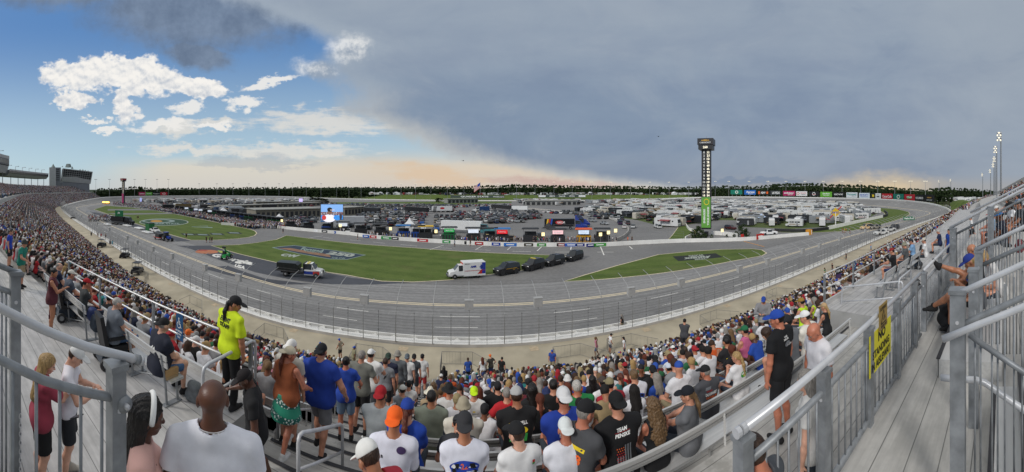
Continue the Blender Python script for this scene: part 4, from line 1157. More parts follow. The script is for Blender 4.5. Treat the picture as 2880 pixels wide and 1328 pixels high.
nt.links.new(nxmix(sstep(NX(vo.outputs['Distance']),.42,.32)*bd,nxmix(bd,lin('#2c8f74'),lin('#1d5f56')),lin('#d7e2dc')).s,nt.nodes['Principled BSDF'].inputs['Base Color']); o.data.materials[0]=m_
stnd('c6',222,312,9.55,'man in pale grey shirt and white cap on the stairs beyond the woman in rust',1.80,rz=-.1,w=1.1,shirt='#b9b5ac',hat=('backcap','#eceae6'),hair=('short','brown'),bottom=('shorts','#5e6064'),group=g_w,prints=[dict(art=[a_text('SCA',.06,.06,.07,.025,BLK)],z=.36)])
stnd('c6',428,342,9.30,'large man in royal blue shirt, grey shorts and black cap walking down the stairs',1.93,rz=.0,h=.012,w=1.38,belly=.5,shirt='#1f3f9c',hat=('backcap','#15171c'),hair=('short','brown'),skin='w',bottom=('shorts','#7b7c80'),legs=WALKL,arms=((-.36,.12,.95),(.38,.16,.95)),group=g_w)
stnd('c6',600,432,8.9,'woman in blue shirt carrying a clear bag, just past the large man in royal blue',1.66,rz=.3,fem=True,w=1.1,shirt='#2548a8',hair=('bun','dark'),skin='r',bottom=('shorts','#6c8098'),arms=((-.3,.1,.8),(.3,.25,1.0)),group=g_w)
stnd('c6',700,390,8.6,'grey haired man in grey shirt with a lime strapped shoulder bag on the stairs',1.80,rz=-.1,w=1.15,shirt='#75766e',hair=('short','grey'),bottom=('shorts','#17181c'),arms=((-.27,.06,.8),(.26,.26,1.05)),group=g_w)
stnd('c6',763,376,8.2,'man in white shirt and white mesh cap holding up a phone on the stairs',1.83,w=1.1,shirt='#ecebe8',hat=('cap','#e4e4e2'),hair=('short','dark'),bottom=('shorts','#45474c'),arms='phone',group=g_w)
stnd('c6',862,436,7.6,'young man in grey shirt with a dark triangle on its back, walking down the stairs',1.70,shirt='#84868a',hair=('short','brown'),bottom=('shorts','#1a1b1e'),legs=WALKL,group=g_w,prints=[dict(art=[([(-.1,.06),(.1,.06),(0,-.10)],[(0,1,2)],BLK)],z=.34)])
stnd('c6',880,400,7.3,'man in navy shirt and green and black cap on the stairs',1.80,w=1.2,shirt='#23283f',hat=('backcap','#2f4136'),bottom=('shorts','#3c3e42'),group=g_w)
stnd('c6',944,386,6.9,'man in grey hooded shirt and wide grey sun hat on the stairs',1.86,w=1.1,shirt='#5f6468',sleeve=1.5,hat=('bucket','#8f8b82'),bottom=('shorts','#6f6a5c'),group=g_w)
stnd('c6',1008,404,6.3,'man in white shirt carrying a teal backpack on the stairs',1.80,shirt='#e6e6e4',hat=('backcap','#5d666d'),bottom=('shorts','#2b3b49'),group=g_w)
stnd('c6',1055,404,5.6,'man in dark grey shirt and black cap lower down the stairs',1.80,shirt='#43474c',hat=('backcap','#1a1a1c'),bottom=('shorts','#2e3136'),group=g_w)
stnd('c6',1110,404,5.0,'man in white shirt with red bag lowest of the walkers on the stairs',1.80,shirt='#dcdcda',hat=('cap','#1b1b1d'),bottom=('shorts','#a33030'),group=g_w)
# -- left platform --
g_p='people on the left wheelchair platform'
stnd('c1',364,935,10.4,'woman in a maroon sleeveless dress with black shoulder strap on the platform',1.66,loc=(-8.05,2.45,10.4),rz=-.4,h=.014,fem=True,tank=True,w=1.2,dress=True,shirt='#5c2a33',skin='t',hair=('bun','dark'),group=g_p,arms=((-.3,.06,.9),(.14,.36,1.25)),hy=-.5)
stnd('c5',425,240,10.4,'boy in white shirt and cap looking down at his phone on the platform',1.66,loc=(-3.95,1.42,10.4),rz=-.5,h=.012,shirt='#e6e3ea',skin='l',hair=('short','brown'),hat=('cap','#d8d8d6'),bottom=('shorts','#23262c'),hp=.45,arms='phone',group=g_p,shoes='#a9a49b',
  prints=[dict(art=[a_ell(0,0,.05,.05,YEL),a_ell(-.018,.012,.008,.010,BLK,8),a_ell(.018,.012,.008,.010,BLK,8)],z=.40,x=-.05)])
r_,c_,J_,s_=stnd('c5',318,372,10.4,'girl with long two tone blond hair in a long pink shirt holding a phone',1.64,loc=(-3.9,1.05,10.4),rz=-.05,h=.011,fem=True,w=1.15,shirt='#9c3a4c',sleeve=.8,hem=-.33,skin='l',hair=('vlong','blond'),bottom=('shorts','#141416'),hp=.35,hy=-.35,arms=((-.12,.25,1.05),(.02,.42,1.28)),group=g_p)
r_,c_,J_,s_=stnd('c5',1010,672,11.1,'woman with long black braids and white headband in a pale pink shirt',1.66,loc=(-1.70,1.04,11.12),rz=-.5,h=.009,fem=True,skin='b',shirt='#d9aca2',hair=('braids','dark'),bottom=('pants','#4a4e55'),hp=.15,group=g_p)
Rh,hc=J_['Rh'],J_['hc']
MB().tube([tuple((hc+Rh@V3(.100*sin(t),.012,.02+.108*cos(t)))*s_) for t in np.linspace(-1.7,1.7,18)],.017,WHT,8,True).build('headband',r_,True)
r_,c_,J_,s_=stnd('c5',1400,562,11.36,'bald man in a white shirt with a thin neck chain, closest to the viewpoint',1.80,loc=(-1.36,1.33,11.1),rz=.65,h=.009,w=1.06,belly=.1,skin='b',shirt='#e9eaf2',hair=None,bottom=('shorts','#3a3f4a'),hy=.15,group=g_p)
MB().tube([tuple((J_['nb']+V3(.083*sin(t),.075*cos(t),.038-.012*cos(t)))*s_) for t in np.linspace(0,2*pi,22)],.0035,M('silver_chain','#c9c9cc',.3,.9,0),5,False).build('necklace',r_)
for q in (-1,1): MB().tube([tuple((J_['hc']+J_['Rh']@V3(q*.083,y_,.008))*s_) for y_ in (-.03,.03,.085)],.0028,BLK,5).build('glasses_arm',r_)
hb=MB(); Rh,hc=J_['Rh'],J_['hc']
stnd('c5',1545,0,10.4,'event staff man in a lime yellow shirt and black cap at the platform corner',1.84,loc=(-3.78,4.12,10.4),rz=-.2,h=.012,w=1.22,belly=.2,shirt='#d3ea1e',skin='t',hair=('lowpony','dark'),hat=('cap','#1c1c1e'),bottom=('pants','#101114'),hy=-.75,hp=.3,sleeve=.8,group=g_p,
  prints=[dict(art=[a_text('EVENT',0,.04,.25,.07,BLK,.05),a_text('STAFF',0,-.05,.25,.07,BLK,.05)],z=.40)])
stnd('c5',1640,262,9.9,'man in black racing vest over white sleeves gripping the platform handrail',1.80,loc=(-2.85,3.65,9.75),rz=2.3,h=.012,w=1.25,skin='b',shirt='#141417',hair=('short','dark'),hat=('cap','#1a1416'),bottom=('shorts','#9a9ba2'),legs=WALKL,lean=.15,hp=.4,arms=((-.3,.2,.95),(.55,.35,1.15)),group=g_w,
  prints=[dict(art=[a_text('ARCH',0,-.07,.17,.055,M('print_gold','#c9a25a',.6,0,0)),a_rect(-.06,.09,.05,.02,WHT,1,1),a_rect(.05,.06,.05,.02,RED,1,1),a_rect(.04,.12,.04,.015,WHT,1,1)],z=.34,side=1)])
sitters=[('c5',745,2,'heavy man in grey shirt and jeans seated in a powered wheelchair',dict(w=1.3,belly=1,shirt='#6c737d',skin='l',hair=('short','white'),bottom=('pants','#3f5a80')),(-6.2,3.2)),
 ('c5',1008,80,'man in navy number shirt and black cap sitting on the nearest platform bench',dict(w=1.4,belly=.8,shirt='#1d2233',skin='l',hair=('short','grey'),hat=('backcap','#18181b'),bottom=('shorts','#46648c'),prints=[dict(art=[a_text('4A',0,0,.16,.10,WHT,.03,.3),a_rect(0,-.075,.2,.012,GRY,4,1)],z=.30)]),(-4.75,3.35)),
 ('c1',455,890,'man in grey shirt and off white cap seated on the platform in a black wheelchair',dict(w=1.2,shirt='#4d5462',hat=('cap','#ddd9cc'),hair=('short','dark'),bottom=('pants','#26304a')),(-8.85,3.15)),
 ('c1',530,985,'person in red cap resting chin on hand on the platform bench',dict(shirt='#3b3f40',hat=('cap','#b01b24'),arms='chin',skin='r',bottom=('pants','#2a3242')),(-7.85,3.2)),
 ('c1',385,825,'bald man in navy shirt at the far end of the left platform',dict(w=1.2,belly=.4,shirt='#1b2440',skin='l',hair=('thin','grey'),bottom=('shorts','#2b3240')),(-9.9,3.15))]
for c,px,py,lb,kw,(x,y) in sitters:
 pr=kw.pop('prints',None)
 r,ch,J,sc=person((x,y,10.42),-.15,lb,g_p,H=1.75,pose='sit',h=.014*QH,**kw); HERO.append((x,y))
 if pr: decal(ch['shirt'],J,sc,**pr[0])
stnd('c1',110,703,11.6,'man in teal shirt and khaki shorts leaning on the platform end rail',1.78,loc=(-12.1,2.5,10.4),rz=-.6,w=1.2,shirt='#1f7d6c',hat=('bucket','#3d403c'),bottom=('shorts','#a38f70'),arms=((-.2,.2,.9),(.3,.38,1.05)),lean=.15)
stnd('c1',48,640,11.6,'man in blue shirt wearing a black and pink backpack on the far walkway',1.80,loc=(-15.3,2.6,10.4),rz=-.5,shirt='#1d3fae',bottom=('shorts','#23252b'),hair=('short','brown'))
# -- centre benches --
sit('c6',820,640,'man in pale grey polo and red cap at the stair end of his bench',k=2,w=1.1,h=.015,shirt='#a2a8aa',hat=('backcap','#a31621'),skin='t',hair=('short','dark'))
sit('c6',912,798,'man in backward orange cap and white shirt with navy sleeves',k=0,h=.012,shirt='#e3e4f0',sleeve=1.5,hat=('backcap','#ff6a1c'),hair=('short','dark'),skin='t',
 prints=[dict(art=[a_ell(.10,.10,.05,.035,PUR,14),a_text('B',-.10,.02,.02,.03,BLK)],z=.36)])
sit('c6',1000,735,'woman in blue racing shirt with a big 9, blue cap and auburn ponytail',k=1,h=.012,w=1.12,fem=True,shirt='#1c44a6',sleeve=.9,hat=('cap','#1e3f98'),hair=('lowpony','red'),
 prints=[dict(art=[a_rect(0,-.02,.20,.15,BLU,5,5,.2),a_text('9',.02,-.02,.10,.13,WHT,.05,.3),a_rect(.10,-.03,.03,.14,YEL,2,4),a_rect(-.09,.0,.03,.12,WHT,2,4,.3),a_text('NAPA',-.0,.075,.16,.025,YEL)],z=.32)])
x,y=K('c6',845,900)
stnd('c6',845,900,10.4,'man in white trucker cap with a red letter and red shirt, turned left',1.70,loc=(*B(x,2.42)[:2],10.42),rz=1.0,h=.009,shirt='#b5323f',skin='t',hair=('short','brown'),hat=('cap','#efeee9'),hp=.55,lean=.15,group='spectators on the near benches')
sit('c6',1168,668,'dark haired man in a sage green shirt',k=3,h=.014,w=1.15,shirt='#82897a',hair=('short','dark'),skin='t')
sit('c6',1385,725,'person in cream shirt and beige bucket hat',k=2,h=.014,w=1.2,shirt='#d3cdbf',hat=('bucket','#a99f88'),hair=('short','grey'))
sit('c6',1345,880,'person bending forward in a charcoal shirt beside the number 22 shirt',k=1,h=.014,w=1.1,lean=.5,hp=.5,shirt='#35363a',hair=('short','dark'),hat=('backcap','#2f3033'),arms='knees')
sit('c6',1393,836,'man in charcoal cap and white shirt printed with a blue number 22 race car',k=0,h=.010,shirt='#e6e7f2',hat=('backcap','#333336'),skin='t',hair=('short','dark'),
 prints=[dict(art=car_print(),z=.36,tilt=.05)])
sit('c6',1457,637,'person in neon yellow cap, headphones and white racing shirt',k=5,shirt='#e9e9e6',hat=('backcap','#c8f017'),hair=('short','brown'),prints=[dict(art=[a_rect(0,.0,.05,.025,YEL,2,1),a_text('hendrickonline.com',0,-.04,.2,.02,BLK),a_rect(0,-.12,.12,.02,YEL,2,1)],z=.36)])
sit('c6',1290,607,'person in black cowboy hat and white shirt',k=5,w=1.1,shirt='#e4e3e0',hat=('cowboy','#19191b'))
sit('c6',1160,631,'person in cream cowboy hat and tan shirt',k=6,shirt='#b09b7c',hat=('cowboy','#e5dfcd'))
sit('c6',975,622,'man in grey shirt and pale grey cap next to the stairs',shirt='#8b8d90',hat=('cap','#c9c7c0'))
sit('c6',1018,590,'man in white shirt with a red and white flag print and black cap',shirt='#e4e4e2',hat=('cap','#191a1c'),prints=[dict(art=[a_rect(-.03+.02*i,0,.009,.08,RED,1,2) for i in range(4)],z=.34)])
sit('c6',1680,645,'grey haired person in a bright red shirt leaning on the bench back',k=4,w=1.05,shirt='#b81f28',hair=('short','grey'),arms='wide')
sit('c6',1618,602,'large man in black shirt and black cap',k=6,w=1.35,shirt='#141416',hat=('cap','#1c1c1f'))
sit('c6',1236,540,'person in navy shirt and white and navy cap',shirt='#232a47',hat=('cap','#dcdcda'))
sit('c6',1255,485,'person with long black hair in a black hooded top',shirt='#0f0f11',hair=('vlong','dark'),fem=True,sleeve=1.5)
sit('c6',1185,600,'person with blond highlights in a dark red shirt',shirt='#7a2430',hair=('curly','dkblond'),fem=True)
sit('c7',40,620,'man in black shirt with a yellow car print, the name BELL and number 20',k=2,h=.012,w=1.15,shirt='#151517',hat=('cap','#b5b5b3'),skin='t',hair=('short','brown'),lean=.2,
 prints=[dict(art=[a_text('CHRISTOPHER',-.07,.115,.12,.022,YEL),a_text('BELL',.07,.12,.12,.04,WHT),a_ell(.0,.03,.13,.055,YEL,16),a_rect(.0,.055,.12,.03,BLK,3,1,.3),a_rect(0,-.06,.24,.09,GRN,4,3,.2),a_rect(.03,-.05,.1,.03,BLK,3,1,.3),a_text('20',-.08,-.06,.07,.06,WHT)],z=.28)])
sit('c7',62,892,'young man in black cap and white shirt with a red and green trim',h=.010,k=0,shirt='#e8e8e8',skin='l',hair=('short','brown'),hat=('cap','#18181a'),rz=.15,hy=.5,prints=[dict(art=[a_rect(.13,.07,.03,.03,RED,1,1),a_rect(.13,.045,.03,.02,GRN,1,1)],z=.36)])
sit('c7',372,866,'man in teal and white mesh cap and white shirt with green collar glasses',h=.010,k=0,shirt='#e6e7ee',skin='r',hair=('thin','grey'),hat=('backcap','#dfe4e3'),w=1.15)
sit('c7',360,648,'man in royal blue shirt with yellow print and white and red cap',k=1,h=.012,w=1.2,shirt='#1b3b9a',hat=('backcap','#dcdcdc'),skin='r',hair=('short','brown'),prints=[dict(art=[a_rect(.05,-.02,.16,.16,YEL,4,4,.3),a_rect(-.05,.0,.08,.05,ORG,3,2,.4),a_text('Elliott',-.05,.03,.10,.04,WHT),a_text('NAPA',.08,-.13,.12,.04,RED)],z=.32)])
sit('c7',447,735,'man in black and white cap turned right in a grey, yellow and orange jersey',h=.011,k=0,rz=-.95,hy=-.35,shirt='#4a4b4e',skin='r',hat=('cap','#17171a'),hair=('short','grey'),prints=[dict(art=[a_text('18',0,-.03,.14,.10,ORG,.04,.2),a_rect(0,.08,.22,.04,YEL,3,1,.3),a_rect(-.08,-.10,.06,.05,WHT,2,1)],z=.3)])
sit('c7',445,597,'grey haired man in a kelly green shirt',k=3,w=1.25,shirt='#1f7f43',skin='r',hair=('short','white'))
sit('c7',722,686,'man in black TEAM PENSKE shirt with a striped flag on its back and black cap',k=0,h=.009,w=1.2,shirt='#131316',skin='w',hair=('short','dark'),hat=('backcap','#111113'),
 prints=[dict(art=[a_text('TEAM',.0,.105,.13,.036,WHT,.04,.2),a_text('PENSKE',.0,.055,.19,.036,WHT,.04,.2),a_rect(0,.082,.19,.003,RED,4,1)]+flag_print(),z=.36),
   ])
sit('c7',668,577,'man in red shirt and khaki mesh cap',k=3,h=.012,w=1.2,shirt='#a02030',hat=('cap','#8d8262'),skin='r')
sit('c7',618,566,'person in white shirt and dark cap next to the man in red',k=4,shirt='#e9e9e8',hat=('cap','#4a3f3a'),skin='r')
sit('c7',970,800,'woman with long curly blond brown hair and bare shoulders in a black top',h=.010,k=0,fem=True,tank=True,shirt='#17181b',skin='r',hair=('curly','dkblond'))
sit('c7',1192,673,'woman in grey shirt and black cap with a brown ponytail hugging her knees',h=.011,k=0,fem=True,w=1.25,belly=.4,rz=.55,hy=.3,lean=.02,shirt='#6a6c70',skin='w',hat=('cap','#121620'),hair=('lowpony','dkblond'),arms='clasp')
sit('c7',832,520,'woman with bun in a white shirt printed with a blue car and number 22',k=3,h=.013,fem=True,w=1.15,shirt='#e6e6ee',hair=('bun','dkblond'),prints=[dict(art=car_print()+[a_text('22',0,-.11,.13,.06,BLU,.04,.2)],z=.34)])
sit('c7',950,488,'bearded man in black number 77 shirt and black cap leaning right',k=4,h=.013,w=1.15,shirt='#17171a',hat=('backcap','#151519'),tyaw=-.2,prints=[dict(art=[a_text('McCusker',0,.02,.19,.04,RED,.03,.3),a_text('77',.02,-.06,.10,.06,WHT,.03,.2)],z=.32)])
sit('c7',1060,478,'person in black tank top with a white race car print and white blue cap',k=4,h=.014,tank=True,fem=True,shirt='#19191c',hat=('cap','#c9d3e2'),prints=[dict(art=[a_ell(0,0,.09,.05,WHT,14),a_rect(0,.03,.08,.02,BLK,2,1),a_rect(0,-.03,.1,.02,RED,3,1),a_rect(-.03,.09,.08,.03,WHT,3,1)],z=.32)])
sit('c7',1208,413,'person in black tank top reading NASCAR with hands on knees',k=5,h=.014,tank=True,shirt='#17181c',skin='t',hair=('short','dark'),arms='clasp',prints=[dict(art=[a_text('NASCAR',0,.05,.18,.05,WHT,.02,.2),a_rect(-.10,.05,.02,.05,YEL,1,1),a_rect(.10,.05,.02,.05,RED,1,1)],z=.36)])
sit('c7',1318,500,'man in grey racing shirt reading DAYTONA 500 in orange and black mesh cap',k=1,h=.011,w=1.1,rz=-.1,hy=.45,shirt='#4a4b50',skin='r',hair=('short','grey'),hat=('cap','#15161a'),
 prints=[dict(art=[a_rect(-.06,.13,.12,.05,GRY,4,2,.3),a_text('Intimidator',-.04,.085,.14,.035,RED,.01,.3),a_text('DALE-EARNHARDT',0,.03,.26,.05,WHT,.03,.2),a_text('DAYTONA 500',.0,-.03,.24,.045,ORG,.03,.2),a_rect(0,-.11,.24,.04,WHT,4,1,.3)],z=.30)])
sit('c7',1528,418,'blond woman with a long ponytail holding a phone, white shirt with green print',k=1,h=.011,fem=True,w=1.05,shirt='#e9e8ea',sleeve=.9,skin='w',hair=('lowpony','blond'),hy=.4,arms='phone',
 prints=[dict(art=[a_ell(.03,.02,.09,.06,GRN,14),a_ell(.03,.02,.07,.045,WHT,14),a_ell(.05,-.01,.05,.03,YEL,12),a_text('QUICK',-.04,-.14,.16,.05,YEL,.04,.2),a_text('DR',.09,-.12,.07,.06,RED,.04)],z=.32)])
sit('c7',1452,292,'man in black and yellow jersey holding an orange drink',k=3,h=.014,w=1.05,shirt='#202024',skin='t',hair=('short','dark'),prints=[dict(art=[a_rect(-.1,-.05,.08,.2,YEL,3,5)],z=.32)],arms='phone')
sit('c7',1577,216,'woman in sleeveless pink patterned top and green cap',k=3,h=.015,fem=True,tank=True,w=1.15,shirt='#c4648c',hat=('cap','#1f6b45'),skin='w')
sit('c7',1340,220,'person in white shirt with orange writing on its back',shirt='#e8e8e6',hat=('backcap','#2a2a2e'),prints=[dict(art=[a_rect(0,0,.18,.14,M('print_tan','#c9925a',.8,0,0),4,4,.2)],z=.34)])
sit('c7',970,360,'person in blue and yellow driver jersey and white cap',shirt='#2450b8',hat=('cap','#e6e6e6'),prints=[dict(art=[a_rect(-.09,.03,.05,.2,WHT,2,4),a_rect(.09,.03,.05,.2,WHT,2,4),a_rect(0,.04,.1,.08,YEL,3,3),a_text('NAPA',0,.04,.08,.03,BLU)],z=.34)])
sit('c7',1085,347,'person in white shirt and white cap with blue writing on the shirt',shirt='#e9e9ec',hat=('cap','#f0f0ee'),prints=[dict(art=[a_text('PARIS',0,0,.14,.04,BLU)],z=.36)])
sit('c7',1165,355,'person with long brown hair in a black shirt with green print',shirt='#1c1d1d',hair=('long','brown'),fem=True,prints=[dict(art=[a_rect(0,0,.16,.12,GRN,3,3,.4)],z=.32)])
sit('c7',140,620,'woman with long dark hair in a black dotted top',k=4,h=.013,fem=True,shirt='#1b1b1d',hair=('vlong','dark'))
sit('c7',285,590,'dark haired man in plain black shirt beside the woman in dots',k=4,h=.013,w=1.1,shirt='#121214',hair=('short','dark'))
sit('c7',545,555,'woman with very long dark hair above the green shirt',fem=True,shirt='#26262a',hair=('vlong','dark'))
sit('c7',345,522,'person in black top, white cap and blond ponytail',fem=True,shirt='#17181b',tank=True,hat=('cap','#e9e9e7'),hair=('pony','dkblond'))
sit('c7',735,540,'woman with brown hair tied up in a teal top',fem=True,tank=True,shirt='#3b7d7d',hair=('pony','red'))
sit('c7',765,465,'person in grey top and red cap between red shirts',w=1.1,shirt='#7b7d80',hat=('cap','#a11c28'))
sit('c7',828,430,'bald man in a plain grey shirt',w=1.2,shirt='#8a8b8d',hair=('bald','grey'),skin='l')
sit('c7',1250,100+160,'person in blue and white jersey near the aisle rail',shirt='#2a52b4',hair=('short','brown'))
stnd('c7',1152,167,5.2,'man in dark grey shirt and black cap standing with folded arms on the stairs',1.85,w=1.15,rz=-.8,shirt='#46474b',hat=('cap','#1a1b1e'),bottom=('shorts','#24262a'),arms='crossed')
stnd('c7',1682,0,8.3,'man in grey long sleeved shirt and blue cap climbing the aisle with a cup',1.84,loc=(*B(2148,13.0)[:2],8.05),rz=2.2,h=.014,w=1.15,shirt='#8a898b',sleeve=1.5,hat=('cap','#23479c'),bottom=('shorts','#20232b'),legs=WALKL,arms='phone')
stnd('c8',72,80,10.4,'man in black printed shirt and royal blue cap standing behind the last bench',1.84,loc=(3.86,3.02,10.4),rz=.1,h=.011,w=1.1,shirt='#121317',hat=('cap','#1f49a8'),skin='r',hair=('short','dark'),bottom=('shorts','#1a1b1f'),hy=.5,
  prints=[dict(art=[a_text('WARR',-.02,.10,.08,.022,WHT),a_text('NILSSL',-.02,.07,.12,.025,WHT),a_ell(.0,.0,.06,.04,GRY,12),a_text('LARSON',.04,-.02,.12,.03,WHT)],z=.36)])
stnd('c8',150,225,10.0,'woman in cream camisole with auburn hair leaning forward at the last bench',1.62,loc=(4.75,3.65,10.0),rz=.5,lean=.5,hp=.4,fem=True,tank=True,shirt='#cfc4b3',skin='l',hair=('long','brown'),bottom=('pants','#17181c'))
sit('c8',280,112,'man in white cap and white shirt with a large black letter A',h=.014,k=0,w=1.1,shirt='#e6e2d8',hat=('cap','#efefef'),hair=('short','dark'),hy=.5,prints=[dict(art=[a_text('A',0,.02,.10,.12,BLK,.04),a_rect(0,-.08,.12,.04,RED,3,1,.3)],z=.34)])
sit('c8',160,124,'man in grey shirt with dark cap looking left near the aisle',k=0,shirt='#787b80',hat=('cap','#1d2026'),hy=.6)
sit('c8',242,12,'person in neon yellow vest and mustard cap',shirt='#c8ef2e',hat=('cap','#9c7a34'),tank=True,k=3)
sit('c8',325,22,'woman in neon yellow vest with grey blond hair',shirt='#cdf22f',hair=('long','grey'),fem=True,tank=True,k=3)
sit('c8',395,68,'woman in black vest and tan cap with a blond ponytail',shirt='#1c1d20',hat=('cap','#b99b74'),hair=('lowpony','blond'),fem=True,tank=True,k=1)
stnd('c8',420,165,10.4,'bald sunburnt man in a white shirt standing on the walkway behind the yellow sign',1.83,loc=(3.95,2.42,10.4),rz=1.1,h=.011,w=1.15,shirt='#e4e2e6',hair=None,skin='r',bottom=('shorts','#2b2f38'),hp=.5,hy=.2)
stnd('c8',290,505,9.95,'woman with long grey hair and a striped white shirt behind the railing',1.66,loc=(3.03,1.96,10.4),rz=.4,h=.011,fem=True,w=1.2,shirt='#dcd9d4',hair=('vlong','grey'),skin='l',prints=[dict(art=[a_rect(0,.04,.26,.015,YEL,6,1),a_rect(0,.015,.26,.025,RED,6,1),a_rect(0,.06,.26,.01,GRY,6,1)],z=.30)])
x,y=K('c8',40,1000)
stnd('c8',40,1010,10.9,'dark haired person standing close below the railing post, only the head in view',1.76,loc=(*B(2152,2.05)[:2],CZ-(1235-H0)/FO*2.05-1.74),rz=.3,h=.009,skin='r',shirt='#54585e',hair=('short','brown'),hp=.4)
# -- right platform and walkway --
g_r='people on the right wheelchair platform and walkway'
crossed=((-.10,.50,.66),(.12,.46,.52)),((.16,.74,.42),(.12,.46,.09))
def seated_at(px,py,Xd,Yd,zf,label,rz,**kw):
 pr=kw.pop('prints',None)
 r,ch,J,sc=person((Xd,Yd,zf),rz,label,g_r,H=kw.pop('H',1.75),pose='sit',h=kw.pop('h',.015)*QH,**kw); HERO.append((Xd,Yd))
 if pr: decal(ch['shirt'],J,sc,**pr[0])
 return r
seated_at(0,0,5.58,.42,11.62,'woman in blue cap and grey tank top with crossed legs looking at her phone',.25,h=.010,fem=True,w=1.12,tank=True,shirt='#54575c',skin='t',hat=('cap','#22388a'),hair=('lowpony','blond'),bottom=('shorts','#101113'),arms='phone',legs=crossed,hp=.45,shoes='#141416',
 prints=[dict(art=[a_rect(0,0,.07,.07,BLU,2,2),a_rect(0,0,.05,.02,WHT,2,1)],z=.34,side=1)])
seated_at(0,0,6.75,.5,11.62,'balding man beyond the woman in the blue cap, one leg up on the rail',.3,h=.012,w=1.2,tank=True,shirt='#2b2d31',skin='t',hair=('bald','grey'),bottom=('shorts','#26282c'),hp=.5,arms='lap',legs=(((-.05,.42,.78),(.12,.42,.52)),((-.12,.80,.92),(.12,.46,.09))),shoes='#1b1b1d')
seated_at(0,0,6.2,.05,11.62,'person with grey blond hair bent forward in a white top beside the balding man',.3,fem=True,shirt='#d8d6d4',hair=('bun','blond'),hp=.6,lean=.4)
for (x_,y_,lb,kw) in [
 (12.3,4.15,'man in black shirt and red cap seated forward on the right platform',dict(shirt='#16171a',hat=('cap','#8e2626'),skin='w',bottom=('shorts','#2a3a5c'),arms='clasp')),
 (13.8,4.1,'man in grey shirt and khaki hat seated on the right platform',dict(w=1.15,shirt='#54575a',hat=('bucket','#8b8a78'))),
 (14.9,4.1,'man in pale blue shirt and dark cap seated on the right platform',dict(w=1.2,shirt='#7fa6cc',hat=('cap','#2c3036'))),
 (15.3,3.6,'man in white shirt and grey cap seated behind the pale blue shirt',dict(shirt='#e4e4e4',hat=('cap','#c9c2b4'))),
 (18.8,3.6,'man in navy shirt resting on a bench of the right platform',dict(w=1.2,shirt='#1d2a4c',hair=('short','white')))]:
 seated_at(0,0,x_,y_,10.42,lb,.15,**kw)
stnd('c4',1070,665,10.4,'young person in royal blue shirt and navy shorts standing on the right platform',1.75,loc=(15.9,2.55,10.42),rz=.9,h=.015,shirt='#1f4bab',bottom=('shorts','#1b2947'),hair=('short','dark'))
stnd('c4',1150,665,10.4,'person in black shirt and black shorts with hands on hips on the right platform',1.72,loc=(18.6,1.7,10.42),rz=.3,shirt='#191b1c',bottom=('shorts','#161719'),hair=('short','dark'),arms='hips')
stnd('c4',1185,640,10.4,'person in white shirt and white cap at the far end of the right platform',1.78,loc=(23.0,2.2,10.42),rz=.3,shirt='#e9e9e7',hat=('cap','#dedede'),bottom=('pants','#1b2433'))
ur=[(9.4,.0,'bearded man in sunglasses and navy shirt seated in the upper stand','#23283a',('short','dark'),('cap','#3a78b8'),'m'),(9.9,-.55,'man in a navy shirt bent forward in the upper stand','#2c3138',('short','dark'),('cap','#15161a'),'t'),
 (11.5,-.35,'woman in white shirt and black hat in the upper stand','#e6e6e8',('long','dark'),('bucket','#202022'),'m'),(13.0,-.9,'man in navy and white shirt in the upper stand','#dcdce0',('short','dark'),None,'b'),
 (12.4,.35,'man in red cap and light blue shirt in the upper stand','#a9c4de',('short','grey'),('cap','#a8424a'),'r'),(15.0,.2,'person with white cap and lime lettered shirt in the upper stand','#3b3f3a',('short','dark'),('cap','#dededc'),'w'),
 (16.5,-.8,'person with dark hair and pale blue top in the upper stand','#8fb0d4',('long','dark'),None,'w'),(14.3,-1.7,'person in pink top high in the upper stand','#c47f86',('short','brown'),None,'w'),(18.5,-.3,'person in black top beside the sloping rail','#1c1c20',('long','brown'),None,'w')]
for x_,y_,lb,shc,hr,ht,sk in ur:
 zf=11.6+max(0,(.9-y_))/.8*.42
 person((x_,y_,zf),.25,lb,'spectators in the upper stand on the right',H=1.75,pose='sit',h=.018*QH,shirt=shc,hair=hr,hat=ht,skin=sk,w=1.1,arms='lap' if x_<12 else 'clasp')
print('heroes',time.time()-T1)
# ---------- railings, signs and furniture of the stand ----------
def AX(x,y,Xd):
 a=(x-X0)/FO; d=Xd/sin(a); return (Xd,d*cos(a),CZ-(y-H0)/FO*d)
def AY(x,y,Yd):
 a=(x-X0)/FO; d=Yd/cos(a); return (d*sin(a),Yd,CZ-(y-H0)/FO*d)
def rail_thing(name,label,pipes,posts,bal=(),group='stand railings',org=None,wpost=.1):
 o=org or tuple(pipes[0][0][0]); t=thing(name,o,label,'railing',group)
 rl=lambda p:(p[0]-o[0],p[1]-o[1],p[2]-o[2])
 for pts,r,mt in pipes:
  m=MB().tube([rl(p) for p in pts],r,mt,10); q=m.build('rail',t,True)
 for (x,y,z0,z1,w) in posts:
  m=MB().box(rl((x,y,(z0+z1)/2)),(w,w,z1-z0),m_galv)
  m.tube([rl((x-w*.56,y,z1-.22)),rl((x+w*.56,y,z1-.22))],.014,m_pipe,6)
  m.box(rl((x,y,z1-.01)),(w+.02,w+.02,.03),m_galv); m.build('post',t)
 for n,(x,y,z0,z1) in enumerate(bal):
  if n<90: MB().tube([rl((x,y,z0)),rl((x,y,z1))],.009,m_galv,6).build('baluster',t,True)
 return t
